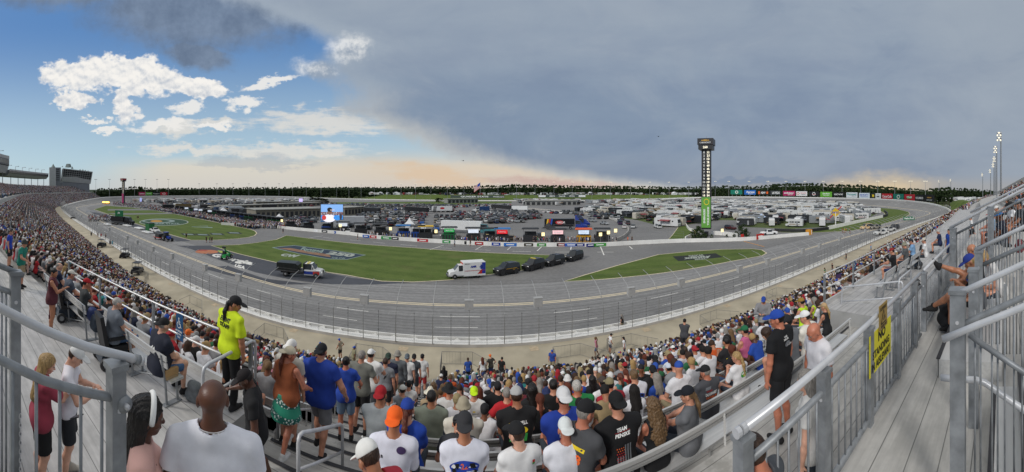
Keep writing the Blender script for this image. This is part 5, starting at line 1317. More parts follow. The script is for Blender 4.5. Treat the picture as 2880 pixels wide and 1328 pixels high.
def yfence(xa,xb,label,posts,cap0=True):
 Yf=1.34; n=int((xb-xa)/.118)
 bal=[(xa+.06+i*.118,Yf,11.66,12.43) for i in range(n)]
 return rail_thing('safety_fence',label,[([(xa,Yf,12.64),((xa+xb)/2,Yf,12.64),(xb,Yf,12.64)],.027,m_pipe),([(xa,Yf,12.43),(xb,Yf,12.43)],.025,m_galv),([(xa,Yf,11.65),(xb,Yf,11.65)],.028,m_galv)],
  [(p,Yf+.0,11.3,12.60,.085) for p in posts],bal)
fe=yfence(1.38,5.3,'galvanised walkway fence carrying the yellow no standing sign',[1.36,2.25,3.15,4.08,4.95])
yfence(5.55,8.6,'short galvanised fence section beyond the crossed leg woman',[5.55,7.0,8.6])
mb=MB()
for x in (1.30,1.345): mb.tube([(x,1.34,12.64),(x+.03,1.34,12.64)],.03,m_pipe,12)
mb.build('rail_cap',fe).location=(-fe.location.x,-fe.location.y,-fe.location.z)
def sign(name,label,o,w,h,ux,base,arts,cat='sign',depth=.006,parts=True):
 ux=Vector(ux).normalized(); uz=Vector((0,0,1)); n=ux.cross(uz)      # n faces the reader
 t=thing(name,o,label,cat);
 def q(a,b,c=0): return tuple(ux*a+uz*b+n*c)
 mb=MB(); pts=[(-w/2,-h/2),(w/2,-h/2),(w/2,h/2),(-w/2,h/2)]
 mb.add([q(a,b,0) for a,b in pts]+[q(a,b,-depth) for a,b in pts],[(0,1,2,3),(7,6,5,4),(0,4,5,1),(1,5,6,2),(2,6,7,3),(3,7,4,0)],base); mb.build('panel',t)
 mb=MB()
 for i,(pp,ff,mt) in enumerate(arts): mb.add([q(a,b,.003+.0012*i) for a,b in pp],ff,mt)
 if arts: mb.build('lettering',t)
 return t
m_sy=M('sign_yellow','#d9cf2a',.5,0,.05); m_sb=M('sign_blue','#14507f',.5,0,.05); m_sbr=M('sign_tan','#9c8247',.6,0,.15,20)
sign('warning_sign','yellow NO STANDING IN AISLEWAY sign tied to the walkway fence',(3.40,1.30,12.32),.64,.42,(1,0,0),m_sy,
  [a_text('NO',.02,.125,.22,.11,BLK,.05),a_text('STANDING',0,-.02,.50,.085,BLK,.03),a_text('IN AISLEWAY',0,-.135,.56,.085,BLK,.03)])
def tri(cx,cz,r,m): return ([(cx-r,cz-r*.8),(cx+r,cz-r*.8),(cx,cz+r)],[(0,1,2)],m)
sign('warning_sign','weathered tan SLIPPERY sign with a triangle wired above the yellow sign',(3.43,1.285,12.63),.25,.27,(1,0,0),m_sbr,
  [a_text('SLIPPERY',0,.09,.2,.035,BLK),tri(0,-.01,.085,BLK),tri(0,-.012,.065,m_sbr),a_rect(.005,-.02,.03,.05,BLK,1,1,.4),a_text('WHEN WET',0,-.10,.18,.03,BLK)])
def wheelchair(cx,cz,s,m,bgm):
 return [a_ell(cx-.02*s,cz+.36*s,.065*s,.065*s,m,12),a_rect(cx+.0*s,cz+.12*s,.075*s,.36*s,m,1,1,-.12),a_rect(cx+.09*s,cz+.12*s,.2*s,.05*s,m,1,1),a_rect(cx+.10*s,cz-.05*s,.24*s,.065*s,m,1,1),
   a_rect(cx+.24*s,cz-.17*s,.07*s,.28*s,m,1,1,-.3),a_rect(cx+.31*s,cz-.29*s,.12*s,.05*s,m,1,1)]+[([(cx+r*s*cos(t),cz-.14*s+r*s*sin(t)) for t in np.linspace(2.0,6.6,15) for r in (.20,.255)],[(2*i,2*i+1,2*i+3,2*i+2) for i in range(14)],m)]
y0=AY(504,880,4.42)
sg=sign('accessible_sign','blue ACCESSIBLE SEATING ONLY wheelchair sign on the left platform rail',(*AY(504.5,918,4.40)[:2],11.13),.27,.56,(.99,-.1,0),m_sb,
  wheelchair(-.01,.08,.27,WHT,m_sb)+[a_text('ACCESSIBLE',0,-.085,.23,.036,WHT),a_text('SEATING',0,-.145,.17,.036,WHT),a_text('ONLY',0,-.21,.11,.036,WHT)])
sign('accessible_sign','small blue wheelchair sign on the right platform rail',AX(2403.5,746,11.6),.16,.36,(.96,-.2,0),m_sb,wheelchair(-.01,.03,.17,WHT,m_sb))
sign('section_sign','black section sign reading 164 with a purple lower half',(*AX(2358,766,10.4)[:2],AX(2358,766,10.4)[2]),.27,.42,(.96,-.2,0),M('sign_black','#15171b',.5,0,.05),[a_text('164',0,.05,.20,.10,WHT,.03),a_rect(0,-.13,.27,.15,PUR,1,1)])
def srail(a,b,u,z,label,step=2.1):
 o=at_s((a+b)/2,u,z); n=max(2,int((b-a)/step)+1)
 t=thing('guard_rail',o,label,'railing','platform guard rails'); rl=lambda p:(p[0]-o[0],p[1]-o[1],p[2]-o[2])
 for h in (1.0,.55): MB().tube([rl(at_s(a+(b-a)*i/8,u,z+h)) for i in range(9)],.024,m_alu,8).build('rail',t,True)
 for i in range(n):
  s=a+.05+(b-a-.1)*i/(n-1); p=rl(at_s(s,u,z)); MB().box((p[0],p[1],p[2]+.5),(.07,.05,1.0),m_galv,rz=heading(s)).build('post',t)
srail(S_L0,S_A0-.1,25.15,10.4,'two bar guard rail along the front of the left wheelchair platform')
srail(S_B2+.1,S_B2+22,24.72,10.4,'two bar guard rail along the front of the right wheelchair platform')
def hoop(p0,p1,h,label,name='handrail',mid=True,r=.027):
 """inverted U handrail between two foot points"""
 o=p0; t=thing(name,o,label,'handrail','handrails of the stand'); a=Vector((0,0,0)); b=Vector(p1)-Vector(p0); u=Vector((0,0,1)); d=b.normalized()
 MB().tube([a,a+u*(h-.12),a+u*(h-.03)+d*.03,a+u*h+d*.12,b+u*h-d*.12,b+u*(h-.03)-d*.03,b+u*(h-.12),b],r,m_pipe,8).build('hoop',t,True)
 if mid: MB().tube([a+u*h*.52,b+u*h*.52],r*.8,m_pipe,8).build('mid_rail',t,True)
 remember(t); return t
hoop((-3.62,3.35,10.4),(-3.62,4.6,10.4),1.0,'bent tube handrail at the platform edge that the man in the racing vest grips')
hoop((-3.35,4.9,9.6),(-3.35,6.2,8.9),.95,'sloping tube handrail on the left side of the walkers')
hoop((-2.15,3.6,10.0),(-2.15,5.0,9.25),.95,'tall tube handrail standing beside the large man in royal blue')
hp0=hoop((-2.1,7.8,7.9),(-2.1,9.7,6.9),.9,'tube handrail on the stairs among the walkers')
q=0
for side in (1,-1):
 for nA in range(0,15 if side<0 else 6):
  s=(S_A0-10.5*nA-9.8) if side<0 else (S_B2+10.5*nA+9.8)
  if nA==0 and side>0: pass
  for k in range(2,27,5):
   if abs(s)>80 and k%2: continue
   q+=1; p=at_s(s,row_u(k)-.2,row_z(k));
   dup(hp0,p,heading(s),f'tube handrail, {ordw((k-2)//5+1)} down the {ordw(nA+1)} stair aisle {"left of the left platform" if side<0 else "along the right seating"}')
for k in range(2,27,4): dup(hp0,at_s((S_B1+S_B2)/2,row_u(k)-.2,row_z(k)),heading(8),f'tube handrail, {ordw((k-2)//4+1)} down the stairs beside the right platform')
for k in range(9,26,4): dup(hp0,at_s((S_A0+S_A1)/2,row_u(k)-.2,row_z(k)),heading(-2),f'tube handrail, {ordw((k-9)//4+1)} of the lower ones on the walkers\' stairs')
hoop((9.3,3.0,10.4),(10.6,3.0,10.4),1.0,'pale square framed barrier at the corner of the right platform')
hoop((9.35,2.9,10.4),(9.35,4.9,10.0),.95,'pale handrail descending from the right platform corner')
L1=[AX(x,y,-1.5) for x,y in ((-60,832),(0,866),(120.7,926.5),(241.4,974.7),(362,1005),(386,1012))]
L2=[AX(x,y,-1.5) for x,y in ((-60,975),(0,1011),(120.7,1069),(241,1103.5),(322,1119),(345,1124))]
pp=AX(336,1010,-1.5)
bal=[]
for bx in (-45,35,102,168,227,286):
 yb=np.interp(bx,[-60,0,120,241,322],[975,1011,1069,1103,1119]); p=AX(bx,float(yb),-1.5); bal.append((p[0],p[1],p[2]-1.2,p[2]))
rail_thing('stair_railing','thick galvanised stair railing with white top pipe nearest on the left',[(L1,.0225,m_pipe),(L2,.022,m_galv)],[(pp[0],pp[1]-.02,10.8,pp[2]-.015,.078)],bal)
fl=bpy.data.objects['stair_railing']
mb=MB(); a=Vector(L1[-1])-Vector(L1[0]); b=Vector(L1[-2])-Vector(L1[0]); dd=(a-b).normalized()
mb.tube([a-dd*.02,a+dd*.012],.026,m_galv,12); mb.tube([a+dd*.012,a+dd*.035],.0245,m_pipe,12)
c=Vector(L2[-1])-Vector(L1[0]); mb.tube([c+Vector((.05,-.01,0)),c+Vector((-.03,-.01,0))],.04,m_galv,14); mb.tube([c+Vector((.075,-.01,0)),c+Vector((.04,-.01,0))],.014,m_pipe,6)
mb.build('flange',fl,True)
Lx=-2.45
def zup(x,y,X_=Lx): return AX(x,y,X_)
pa=zup(61,770)
rail_thing('stair_railing','galvanised stair railing with a hanging chain behind the nearest one',[([zup(-40,720),zup(0,748),zup(66,775)],.022,m_galv),([zup(-40,790),zup(0,812),zup(48,828)],.022,m_galv)],[(pa[0],pa[1]-.05,10.4,pa[2]+.02,.075)],
 [(*zup(bx,840)[:2],11.2,zup(bx,820)[2]) for bx in (5,17,31)])
ch=MB(); cp=zup(60,1200)
for i in range(26):
 z=12.35-.032*i; ch.tube([(cp[0]+.06+.008*cos(t)*(i%2),cp[1]-.02+.008*cos(t)*(1-i%2),z+.021*sin(t)) for t in np.linspace(0,6.283,9)],.0032,m_pipe,4,False)
tag(ch.build('chain',None,True),'small white steel chain hanging from the left stair post','chain')
def rr(label,pipes,posts,bal=()):
 return rail_thing('stair_railing',label,pipes,posts,bal)
def cK(c,pts,X_): return [AX(*K(c,a,b),X_) for a,b in pts]
p_=cK('c8',[(1268,0)],2.35)[0]
rr('stair railing with the fat white pipe and tall square post on the right',[(cK('c4',[(1185,1130),(1400,1030),(1645,918),(1760,868)],2.35),.0235,m_pipe),(cK('c8',[(1270,215),(1400,155),(1711,15),(1850,-50)],2.35),.024,m_galv),(cK('c8',[(1345,270),(1711,520),(1850,620)],2.45),.022,m_galv)],
 [(p_[0]+.02,p_[1],11.3,p_[2]+.03,.105)],[(*AX(x,900,2.5)[:2],11.6,z) for x,z in ((2742,13.1),(2758,13.15),(2790,13.2),(2806,13.25),(2826,13.3),(2852,13.35),(2875,13.4))])
rr('lower white stair handrail bracketed to the tall post on the right',[(cK('c8',[(1170,300),(1400,205),(1711,82),(1850,26)],2.05),.0235,m_pipe)],[])
rr('bent white grab rail low beside the right stairs',[(cK('c8',[(1155,556),(1390,572),(1445,588),(1500,625),(1711,772),(1850,870)],2.75),.027,m_pipe)],[])
p_=cK('c8',[(1375,-30)],3.4)[0]
rr('stair railing rising behind the crossed leg woman',[(cK('c4',[(1335,830),(1645,682),(1760,625)],4.6),.03,m_pipe),(cK('c4',[(1380,925),(1645,803),(1760,748)],4.6),.03,m_galv)],
 [(p_[0],p_[1],11.4,13.2,.10),(cK('c4',[(1355,900)],4.6)[0][0],cK('c4',[(1355,900)],4.6)[0][1],11.3,cK('c4',[(1355,835)],4.6)[0][2],.11)],
 [(*AX(2160+x/2.285,700,4.7)[:2],11.7,13.15+.0016*(x-1380)) for x in range(1400,1640,22)])
rr('far sloping stair railing with two posts on the right',[(cK('c4',[(1168,690),(1430,548),(1645,438),(1760,375)],8.3),.035,m_pipe),(cK('c4',[(1168,748),(1645,500),(1760,440)],8.3),.03,m_galv)],
 [(*cK('c4',[(1190,690)],8.3)[0][:2],11.5,cK('c4',[(1190,690)],8.3)[0][2],.16),(*cK('c4',[(1432,560)],8.3)[0][:2],11.5,cK('c4',[(1432,550)],8.3)[0][2],.16)],
 [(*AX(2160+x/2.285,620,8.35)[:2],12.0,cK('c4',[(x,748-(x-1168)*.52)],8.35)[0][2]) for x in range(1215,1640,19)])
rr('highest sloping railing at the right edge of the view',[(cK('c4',[(1300,590),(1645,412),(1760,350)],12.0),.04,m_pipe),(cK('c4',[(1480,530),(1645,450),(1760,392)],12.0),.04,m_alu)],[])
mb=MB()
for k in range(1,30):
 strip(mb,[(UU+UT*k+.42,11.6+UR*(k+1)+.78),(UU+UT*k+.46,11.6+UR*(k+1)+.80),(UU+UT*k+.42,11.6+UR*(k+1)+.43)],13+k*.0,70,6,m_alu)
 strip(mb,[(UU+UT*k+.1,11.6+UR*(k+1)+.43),(UU+UT*k+.42,11.6+UR*(k+1)+.43),(UU+UT*k+.42,11.6+UR*(k+1)+.38)],13,70,6,m_alu)
tag(mb.build('upper_bench'),'aluminium benches rising row on row in the upper stand on the right','benches',kind='stuff')
mb=MB()
mb.box((7.2,.42,11.72),(6.0,.8,.24),m_alu); mb.box((7.2,.83,11.845),(6.0,.05,.012),m_nose); mb.box((7.2,.838,11.72),(5.98,.012,.2),m_riser)
tag(mb.build('seat_riser'),'raised aluminium step with a black edge under the seats on the right walkway','step')
mb=MB()
for k in range(14):
 z=11.8+.2*k; y=.12-.28*k
 mb.box((3.0,y-.14,z-.02),(1.5,.28,.04),m_alu); mb.box((3.0,y-.02,z+.004),(1.5,.05,.012),m_nose); mb.box((3.0,y+.001,z-.1),(1.5,.012,.16),m_riser)
tag(mb.build('stair_flight'),'stairs with black edged treads climbing at the right of the viewpoint','stairs','grandstand stairs')
# ---------- furniture and bags ----------
def platform_bench(x,y,z,w,rz,label):
 t=thing('platform_bench',(x,y,z),label,'bench','short benches on the platforms',rz)
 MB().box((0,.05,.43),(w,.28,.04),m_alu).build('seat',t)
 bk=MB(); bk.box((0,-.16,.72),(w,.025,.09),m_alu,rx=.15); bk.box((0,-.18,.84),(w,.025,.09),m_alu,rx=.15); bk.build('backrest',t)
 for s in (-1,1):
  l=MB(); xx=s*(w/2-.12); l.tube([(xx,-.08,0),(xx,-.12,.45),(xx,-.2,.88)],.022,m_galv,6); l.tube([(xx,.15,0),(xx,.12,.42)],.022,m_galv,6); l.box((xx,.03,.01),(.1,.36,.02),m_galv); l.build('leg',t)
 MB().tube([(-w/2+.12,-.08,.08),(w/2-.12,.13,.38)],.014,m_galv,5).build('brace',t)
platform_bench(-5.05,3.42,10.4,1.35,0,'aluminium bench holding the navy shirt man and a cardboard box')
platform_bench(-8.0,3.2,10.4,1.5,0,'aluminium bench under the person in the red cap')
platform_bench(-10.0,3.15,10.4,1.3,0,'aluminium bench at the far end of the left platform')
platform_bench(10.9,4.0,10.4,1.2,0,'empty aluminium bench nearest on the right platform')
platform_bench(12.3,3.95,10.4,1.4,0,'aluminium bench under the man in the red cap')
platform_bench(18.8,3.4,10.4,1.6,0,'aluminium bench under the navy shirt man on the right platform')
platform_bench(14.0,3.9,10.4,1.6,0,'aluminium bench under the man in the khaki hat')
def wheelchair_obj(x,y,z,rz,label,sc=1):
 t=thing('powered_wheelchair',(x,y,z),label,'wheelchair','wheelchairs on the platforms',rz,sc)
 bk=M('chair_black','#16171a',.5,0,.2,8);
 MB().box((0,.02,.40),(.5,.5,.10),bk,taper=.95).build('seat',t); MB().box((0,-.24,.75),(.48,.09,.62),bk,rx=.18,taper=.9).build('backrest',t)
 MB().box((0,.0,.22),(.42,.62,.22),M('chair_shell','#22303f',.35,0,.1),taper=.85).build('base',t)
 for s in (-1,1):
  MB().box((s*.28,.02,.62),(.07,.36,.05),bk).build('armrest',t)
  for yy,r in ((-.22,.13),(.27,.11)):
   w_=MB().lathe([(r*.7,-.04),(r,-.03),(r,.03),(r*.7,.04)],(s*.27,yy,r),m_black,14,'x'); w_.lathe([(.01,-.045),(r*.5,-.045),(r*.5,.045),(.01,.045)],(s*.27,yy,r),m_galv,10,'x'); w_.build('wheel',t)
 MB().box((0,.42,.10),(.36,.2,.03),bk).build('footplate',t)
wheelchair_obj(-6.2,3.2,10.4,-.15,'black powered wheelchair under the heavy man in grey')
wheelchair_obj(-8.85,3.15,10.4,-.15,'dark powered wheelchair beside the bench with the red cap')
wheelchair_obj(14.95,4.05,10.4,.15,'black powered wheelchair under the man in the pale blue shirt')
def bag(x,y,z,w,d,h,colr,label,rz=0,kind='backpack',straps=True):
 t=thing(kind,(x,y,z),label,'bag',None,rz); pr=[cap_((-w*.2,0,h*.25),(w*.2,0,h*.25),d*.5),cap_((-w*.15,0,h*.7),(w*.15,0,h*.7),d*.42),cap_((0,d*.35,h*.3),(0,d*.35,h*.45),d*.3)]
 v,f=grow(pr,.014,.06,.008,int(x*10+50)); v[:,2]=np.maximum(v[:,2],.0); ob('body',mesh_np(kind,v,f,M('bag_'+colr.lstrip('#'),colr,.7,0,.25,12,.3)),t)
 if straps:
  for s in (-1,1): MB().tube([(s*w*.2,-d*.4,h*.85),(s*w*.25,-d*.75,h*.5),(s*w*.2,-d*.4,h*.12)],.012,m_black,5).build('strap',t,True)
 return t
bag(5.75,1.0,11.6,.36,.24,.5,'#15161a','black backpack on the walkway floor by the crossed leg woman',.6)
bag(10.2,-.5,12.1,.34,.24,.45,'#7c1220','dark red backpack under the seats in the upper stand')
bag(12.0,3.2,10.4,.42,.26,.3,'#2a2b2e','grey backpack on the right platform floor')
bag(-7.0,3.2,10.8,.4,.26,.32,'#1f2c3a','dark blue cooler bag on the platform bench',0,'cooler_bag',False)
bag(-7.45,3.3,10.85,.34,.24,.28,'#1c2f63','navy blue jacket bundle on the platform bench beside the red cap',0,'jacket',False)
bag(-4.3,3.78,10.4,.30,.22,.34,'#6f7478','clear plastic bag of things at the foot of the bench',.3,'plastic_bag',False)
bag(1.15,3.95,10.0,.34,.26,.42,'#8c8e86','clear plastic tote on the bench beside the TEAM PENSKE shirt',.1,'plastic_bag')
mb=MB().box((-4.62,3.42,10.95),(.36,.26,.10),M('cardboard','#b08d62',.85,0,.12,5)); mb.box((-4.62,3.42,11.003),(.05,.262,.004),M('tape','#c9ad82',.5,0,0)); mb.box((-4.60,3.42,10.875),(.33,.24,.045),M('pizza_box','#a98f6c',.8,0,.1))
tag(mb.build('cardboard_box'),'tan cardboard box stacked on another at the end of the platform bench','box')
for (x,y,z,lb) in ((5.72,.78,12.2,'smartphone in the hand of the crossed leg woman'),):
 pass
def phone(p,rz,rx,label):
 t=MB().box((0,0,0),(.075,.010,.155),m_black,taper=1.0); t.box((0,-.0058,0),(.066,.001,.14),M('phone_screen','#2a3038',.15,0,0)); o=t.build('smartphone'); o.location=p; o.rotation_euler=(rx,0,rz); tag(o,label,'phone')
for nm,j,rz_,lb in (('blond hair',0,-1.2,'black smartphone held by the blond girl'),):
 phone((-3.28,1.27,11.62),-1.2,-1.0,lb)
mbl=[]
def cage(s,label):
 a,b=at_s(s,2.7,-.15),at_s(s+2.4,2.7,-.15); a2=at_s(s,4.3,-.45); b2=at_s(s+4.3,4.3,-.45)
 o=a; rl=lambda p,dz=0:(p[0]-o[0],p[1]-o[1],p[2]-o[2]+dz)
 t=thing('gate_fence',o,label,'fence','gate fences at the foot of the stand'); mt=M('gate_steel',(.25,.24,.22),.5,.3,.1)
 for p0,p1 in ((a,b),(b,b2),(a2,a)):
  m=MB(); m.tube([rl(p0,1.07),rl(p1,1.07)],.022,mt,5); m.tube([rl(p0,.1),rl(p1,.1)],.018,mt,5)
  L=(Vector(p1)-Vector(p0)); n=int(L.length/.12)
  for i in range(n+1): q_=Vector(rl(p0))+L*(i/max(1,n)); m.tube([q_+Vector((0,0,.1)),q_+Vector((0,0,1.07))],.007 if i%12 else .022,mt,4,False)
  m.build('fence_panel',t)
for i,s in enumerate((-48,-33,-21.5,-11.5,-4.5,4.6,9.5,20,31)): cage(s,f'low steel gate fence by the track walk, {ordw(i+1)} counted from the left')
def bottle(p,label,cup=False,colr='#cfe3ee'):
 m=MB()
 if cup: m.lathe([(.030,0),(.044,.13),(.046,.135)],(0,0,0),cloth(colr),12); m.lathe([(.047,.135),(.047,.15)],(0,0,0),WHT,12)
 else: m.lathe([(.032,0),(.034,.02),(.034,.14),(.014,.19),(.014,.21)],(0,0,0),M('bottle_plastic',colr,.15,0,0,alpha=.6),12); m.lathe([(.016,.20),(.016,.225)],(0,0,0),cloth('#f2f2f2' if colr!='#ff7a2a' else '#ff7a2a'),10); m.lathe([(.0345,.06),(.0345,.11)],(0,0,0),BLU,12)
 o=m.build('cup' if cup else 'bottle',None,True); o.location=p; tag(o,label,'cup' if cup else 'bottle')
BLU=M('print_blue','#2347b0',.7,0,0)
for x,k_,z_,lb,cp,cl in ((1.75,1,.45,'orange capped bottle on the second bench beside the red shirt',0,'#ff7a2a'),(3.3,1,.0,'water bottle standing on the second tread down',0,'#cfe3ee'),(2.5,0,.0,'white paper cup under the top bench',1,'#e9e9e6'),(5.3,0,.0,'red paper cup on the tread at the right end of the top bench',1,'#b92c2c'),(-.9,0,.0,'crushed blue cup on the top tread by the stairs',1,'#2c5fb0'),(4.2,2,.0,'clear water bottle on the third tread',0,'#d7e6ee')):
 s_=s_of_x(x,row_u(k_)-.5); q=at_s(s_,row_u(k_)-(.36 if z_ else .62),row_z(k_)+z_+.005); bottle(q,lb,cp,cl)
bottle((4.6,.62,11.845),'tall white cup on the raised step of the right walkway',1,'#e6e6e2'); bottle((-5.7,4.1,10.405),'water bottle on the platform floor by the bench')
# ---------- the rest of the crowd ----------
T1=time.time(); rnd=random.Random(7)
def attr_mat(name,prop,rough=.8): return M(name,'#888888',rough,0,.12,20,attr=('OBJECT',prop))
m_vs=M('crowd_shirt','#888888',.85,0,.10,12,objcol=True); m_vk=attr_mat('crowd_skin','sk',.5); m_vh=attr_mat('crowd_hair','hc'); m_vp=attr_mat('crowd_trousers','pc')
m_vsh=M('crowd_shoe','#2a2a2c',.7,0,.1)
def variant(h,**kw):
 parts,J,sc=figure('person',h=h,fine=False,**kw); mm={'body':m_vk,'shirt':m_vs,'hair':m_vh,'cap':m_vh,'hat':m_vh,'shoe':m_vsh}
 vs=[];fs=[];mi=[];o=0; mats=[m_vk,m_vs,m_vh,m_vp,m_vsh]
 for n,v,f,m in parts:
  mt=mm.get(n,m_vp); vs.append(v); fs.append(f+o); o+=len(v); mi+= [mats.index(mt)]*len(f)
 return np.concatenate(vs),np.concatenate(fs),np.array(mi),mats
VD=[dict(hair=('short','dark')),dict(hair=('short','dark'),hat=('cap','#ffffff')),dict(hair=('long','dark'),fem=True,w=.95),dict(hair=('short','dark'),hat=('backcap','#ffffff'),w=1.2,belly=.5),
 dict(hair=('pony','dark'),fem=True,tank=True),dict(hair=('short','dark'),w=1.25,belly=.6,hy=.5),dict(hair=None,hat=('cap','#ffffff'),hy=-.5,arms='chin'),dict(hair=('vlong','dark'),fem=True,hy=.3,hp=.3),
 dict(hair=('short','dark'),hat=('bucket','#ffffff'),w=1.1),dict(hair=('short','dark'),lean=.4,hp=.4,arms='knees'),dict(hair=('bun','dark'),fem=True,arms='clasp'),dict(hair=('short','dark'),hat=('cap','#ffffff'),arms='phone',w=1.1)]
SV=[];desc=['short hair','a cap','long hair','a cap','a ponytail','short hair','a cap','long hair','a sun hat','short hair','a bun','a cap']
for i,kw in enumerate(VD):
 v,f,mi,mats=variant(.026*QH,pose='sit',seed=i,**kw); me=mesh_np('seated_person',v,f)
 for m in mats: me.materials.append(m)
 me.polygons.foreach_set('material_index',mi.astype(np.int32)); SV.append(me)
TV=[]
for i,kw in enumerate([dict(hair=('short','dark')),dict(hair=('short','dark'),hat=('cap','#ffffff'),arms='hips'),dict(hair=('long','dark'),fem=True),dict(hair=('short','dark'),hat=('backcap','#ffffff'),legs=WALKL,w=1.15),dict(hair=('pony','dark'),fem=True,tank=True,legs=WALKL)]):
 v,f,mi,mats=variant(.028*QH,pose='stand',seed=i,**kw); me=mesh_np('standing_person',v,f)
 for m in mats: me.materials.append(m)
 me.polygons.foreach_set('material_index',mi.astype(np.int32)); TV.append(me)
tdesc=['short hair','a cap and hands on hips','long hair','a cap, walking','a ponytail, walking']
PAL=[('black','#17171a',20),('white','#e2e1e4',34),('charcoal','#3c3e42',9),('grey','#8b8d90',14),('navy','#1f2842',8),('red','#a81f28',7),('royal blue','#2049a4',6),('maroon','#6a2230',2),('orange','#cf5a24',2),('pale blue','#8fb2d4',3),('green','#2c6b45',2),('tan','#a8926c',2),('pink','#c88396',1.5),('teal','#2f8a8a',1.5),('yellow','#cbb03a',1)]
PW=[p[2] for p in PAL]
SK=['w','w','w','l','r','t','t','b','m']; HR=['dark','dark','brown','brown','grey','blond','dkblond','red']
HATC=[('black','#17171a'),('white','#dcdbd8'),('grey','#8c8c8a'),('navy','#22305c'),('red','#a3202a'),('khaki','#9d8c66'),('black','#17171a'),('black','#1b1b1e'),('blue','#2850a8'),('orange','#e8702a')]
PC=['#1a1b1f','#2c3a55','#5c6064','#3c5478','#8e8266','#1a1b1f','#2a2c30']
def dress_up(o,v,hatted):
 p=rnd.choices(PAL,PW)[0]; o.color=(*lin(p[1]),1); sk=rnd.choice(SK); o['sk']=list(lin(SKIN[sk]))+[1.0]
 hn=''
 if hatted: hn,hc=rnd.choice(HATC)
 else:
  hk=rnd.choice(HR); hc=HAIRC[hk]; hn={'dark':'dark','brown':'brown','grey':'grey','blond':'blond','dkblond':'sandy','red':'auburn'}[hk]
 o['hc']=list(lin(hc))+[1.0]; o['pc']=list(lin(rnd.choice(PC)))+[1.0]
 return p[0],hn
cand=[]
bl=[]
for (a,b) in blocks(-455,225): bl.append((a,b))
CB=[b for b in bl if b[0]>S_A0 and b[1]<S_B2+.1][0]
for bi,(a,b) in enumerate(bl):
 ctr_=(a,b)==CB
 for k in range(NR):
  if abs((a+b)/2)<60 and not ctr_ and k<2 and b>S_L0 : continue
  if ctr_ and k<2: continue
  n=int((b-a-.3)/.50); u=row_u(k)-.30
  for i in range(n):
   s=a+.35+i*.50; x,y,_=at_s(s,u); dd=math.hypot(x,y); az_=math.atan2(x,y)
   cand.append((dd,bi,k,i,s,x,y))
cand.sort()
IND=0; stuff=[]
HA=np.array(HERO)
for dd,bi,k,i,s,x,y in cand:
 a,b=bl[bi]; ctr_=(a,b)==CB
 dens=.90 if b<0 else (.86 if ctr_ else (.80 if s<30 else .62))
 if ctr_ and k<3: dens=.5 if x>1.5 else .12
 elif ctr_ and k<6 and x<1.5: dens=.5
 if dd>110 and rnd.random()>.6: continue
 if rnd.random()>dens: continue
 if dd<30 and len(HA) and (np.hypot(HA[:,0]-x,HA[:,1]-y)<.44).any(): continue
 if IND<158 and dd<26:
  v=rnd.randrange(len(SV)); o=ob('person',SV[v],None,(x,y+rnd.uniform(-.03,.03),row_z(k)),heading(s)+rnd.uniform(-.15,.15)); sc=rnd.uniform(.93,1.06); o.scale=(sc,sc,sc)
  ht=v in(1,3,6,8,11); c1,h1=dress_up(o,v,ht); d_=desc[v]; d_=(d_[:2]+h1+' '+d_[2:]) if d_.startswith('a ') else h1+' '+d_
  blk='centre block' if ctr_ else ('block below left platform' if b<0 else 'block by right aisle')
  tag(o,f'{c1} shirt and {d_[2:] if d_.startswith("a ") else d_}, {ordw(k+1)} row, {ordw(i+1)} seat of {blk}','person','spectators seated in the stand'); IND+=1
 else: stuff.append((x,y,row_z(k),heading(s)+rnd.uniform(-.3,.3),dd))
for k in range(1,33):
 s=-450 if k<17 else -245
 while s<-18:
  s+=.62 if s>-150 else .95
  if (s%11)<1.2 or rnd.random()>.8: continue
  u=UU+UT*k+.3; x,y,_=at_s(s,u)
  if y<-14 : continue
  stuff.append((x,y,11.6+UR*(k+1),heading(s),math.hypot(x,y)))
for k in range(1,12):
 s=16
 while s<70:
  s+=.62
  if rnd.random()>.45: continue
  x,y,_=at_s(s,UU+UT*k+.3); stuff.append((x,y,11.6+UR*(k+1),heading(s),math.hypot(x,y)))
for s in np.arange(-448,-22,.9):
 for u in (29.2,30.2,31.0):
  if rnd.random()<.25 and s<-45: x,y,_=at_s(s,u); stuff.append((x,y,11.6,rnd.uniform(0,6),-math.hypot(x,y)))
def lod(h,**kw):
 out=[]
 for sh in (0,1,2):
  kk=dict(pose='sit',hair=('short','dark'));
  if sh==1: kk['hat']=('cap','#ffffff')
  if sh==2: kk.update(hair=('long','dark'),fem=True)
  kk.update(kw)
  v,f,mi,_=variant(h,**kk); out.append((v,f,mi))
 return out
L0_=lod(.036); L1_=lod(.056); L2_=lod(.09)
def simple(stand_=False):
 m=MB(); z0=.43 if not stand_ else .85
 m.mats=[0,1,2,3]
 def bx(c,d,k,t=1): n=len(m.f); m.box(c,d,k,taper=t)
 m.mi=lambda k:k
 bx((0,0,z0+.28),(.36,.22,.56),1,1.12); bx((0,.01,z0+.70),(.15,.18,.16),0,1); bx((0,0,z0+.80),(.17,.2,.09),2,.7)
 if stand_: bx((0,0,.43),(.26,.18,.86),3,1.1)
 else: bx((0,.24,.5),(.34,.42,.14),3); bx((0,.42,.26),(.3,.12,.5),3)
 bx((0,.14,z0+.26),(.46,.10,.10),0)
 v=np.array(m.v); f=np.array(m.f); return v,f,np.array(m.m)
L3_=[simple()]; LST=[simple(True)]
LP=[lin(p[1]) for p in PAL]; LSK=[tuple(.5*c*1.2+.5*sum(lin(SKIN[s]))/3*1.3 for c in lin(SKIN[s])) for s in SK]; LHR=[lin(HAIRC[h]) for h in HR]*2+[lin(h[1]) for h in HATC[:-1]]+[lin('#d9d9d6')]*2; LPC=[lin(p) for p in PC]
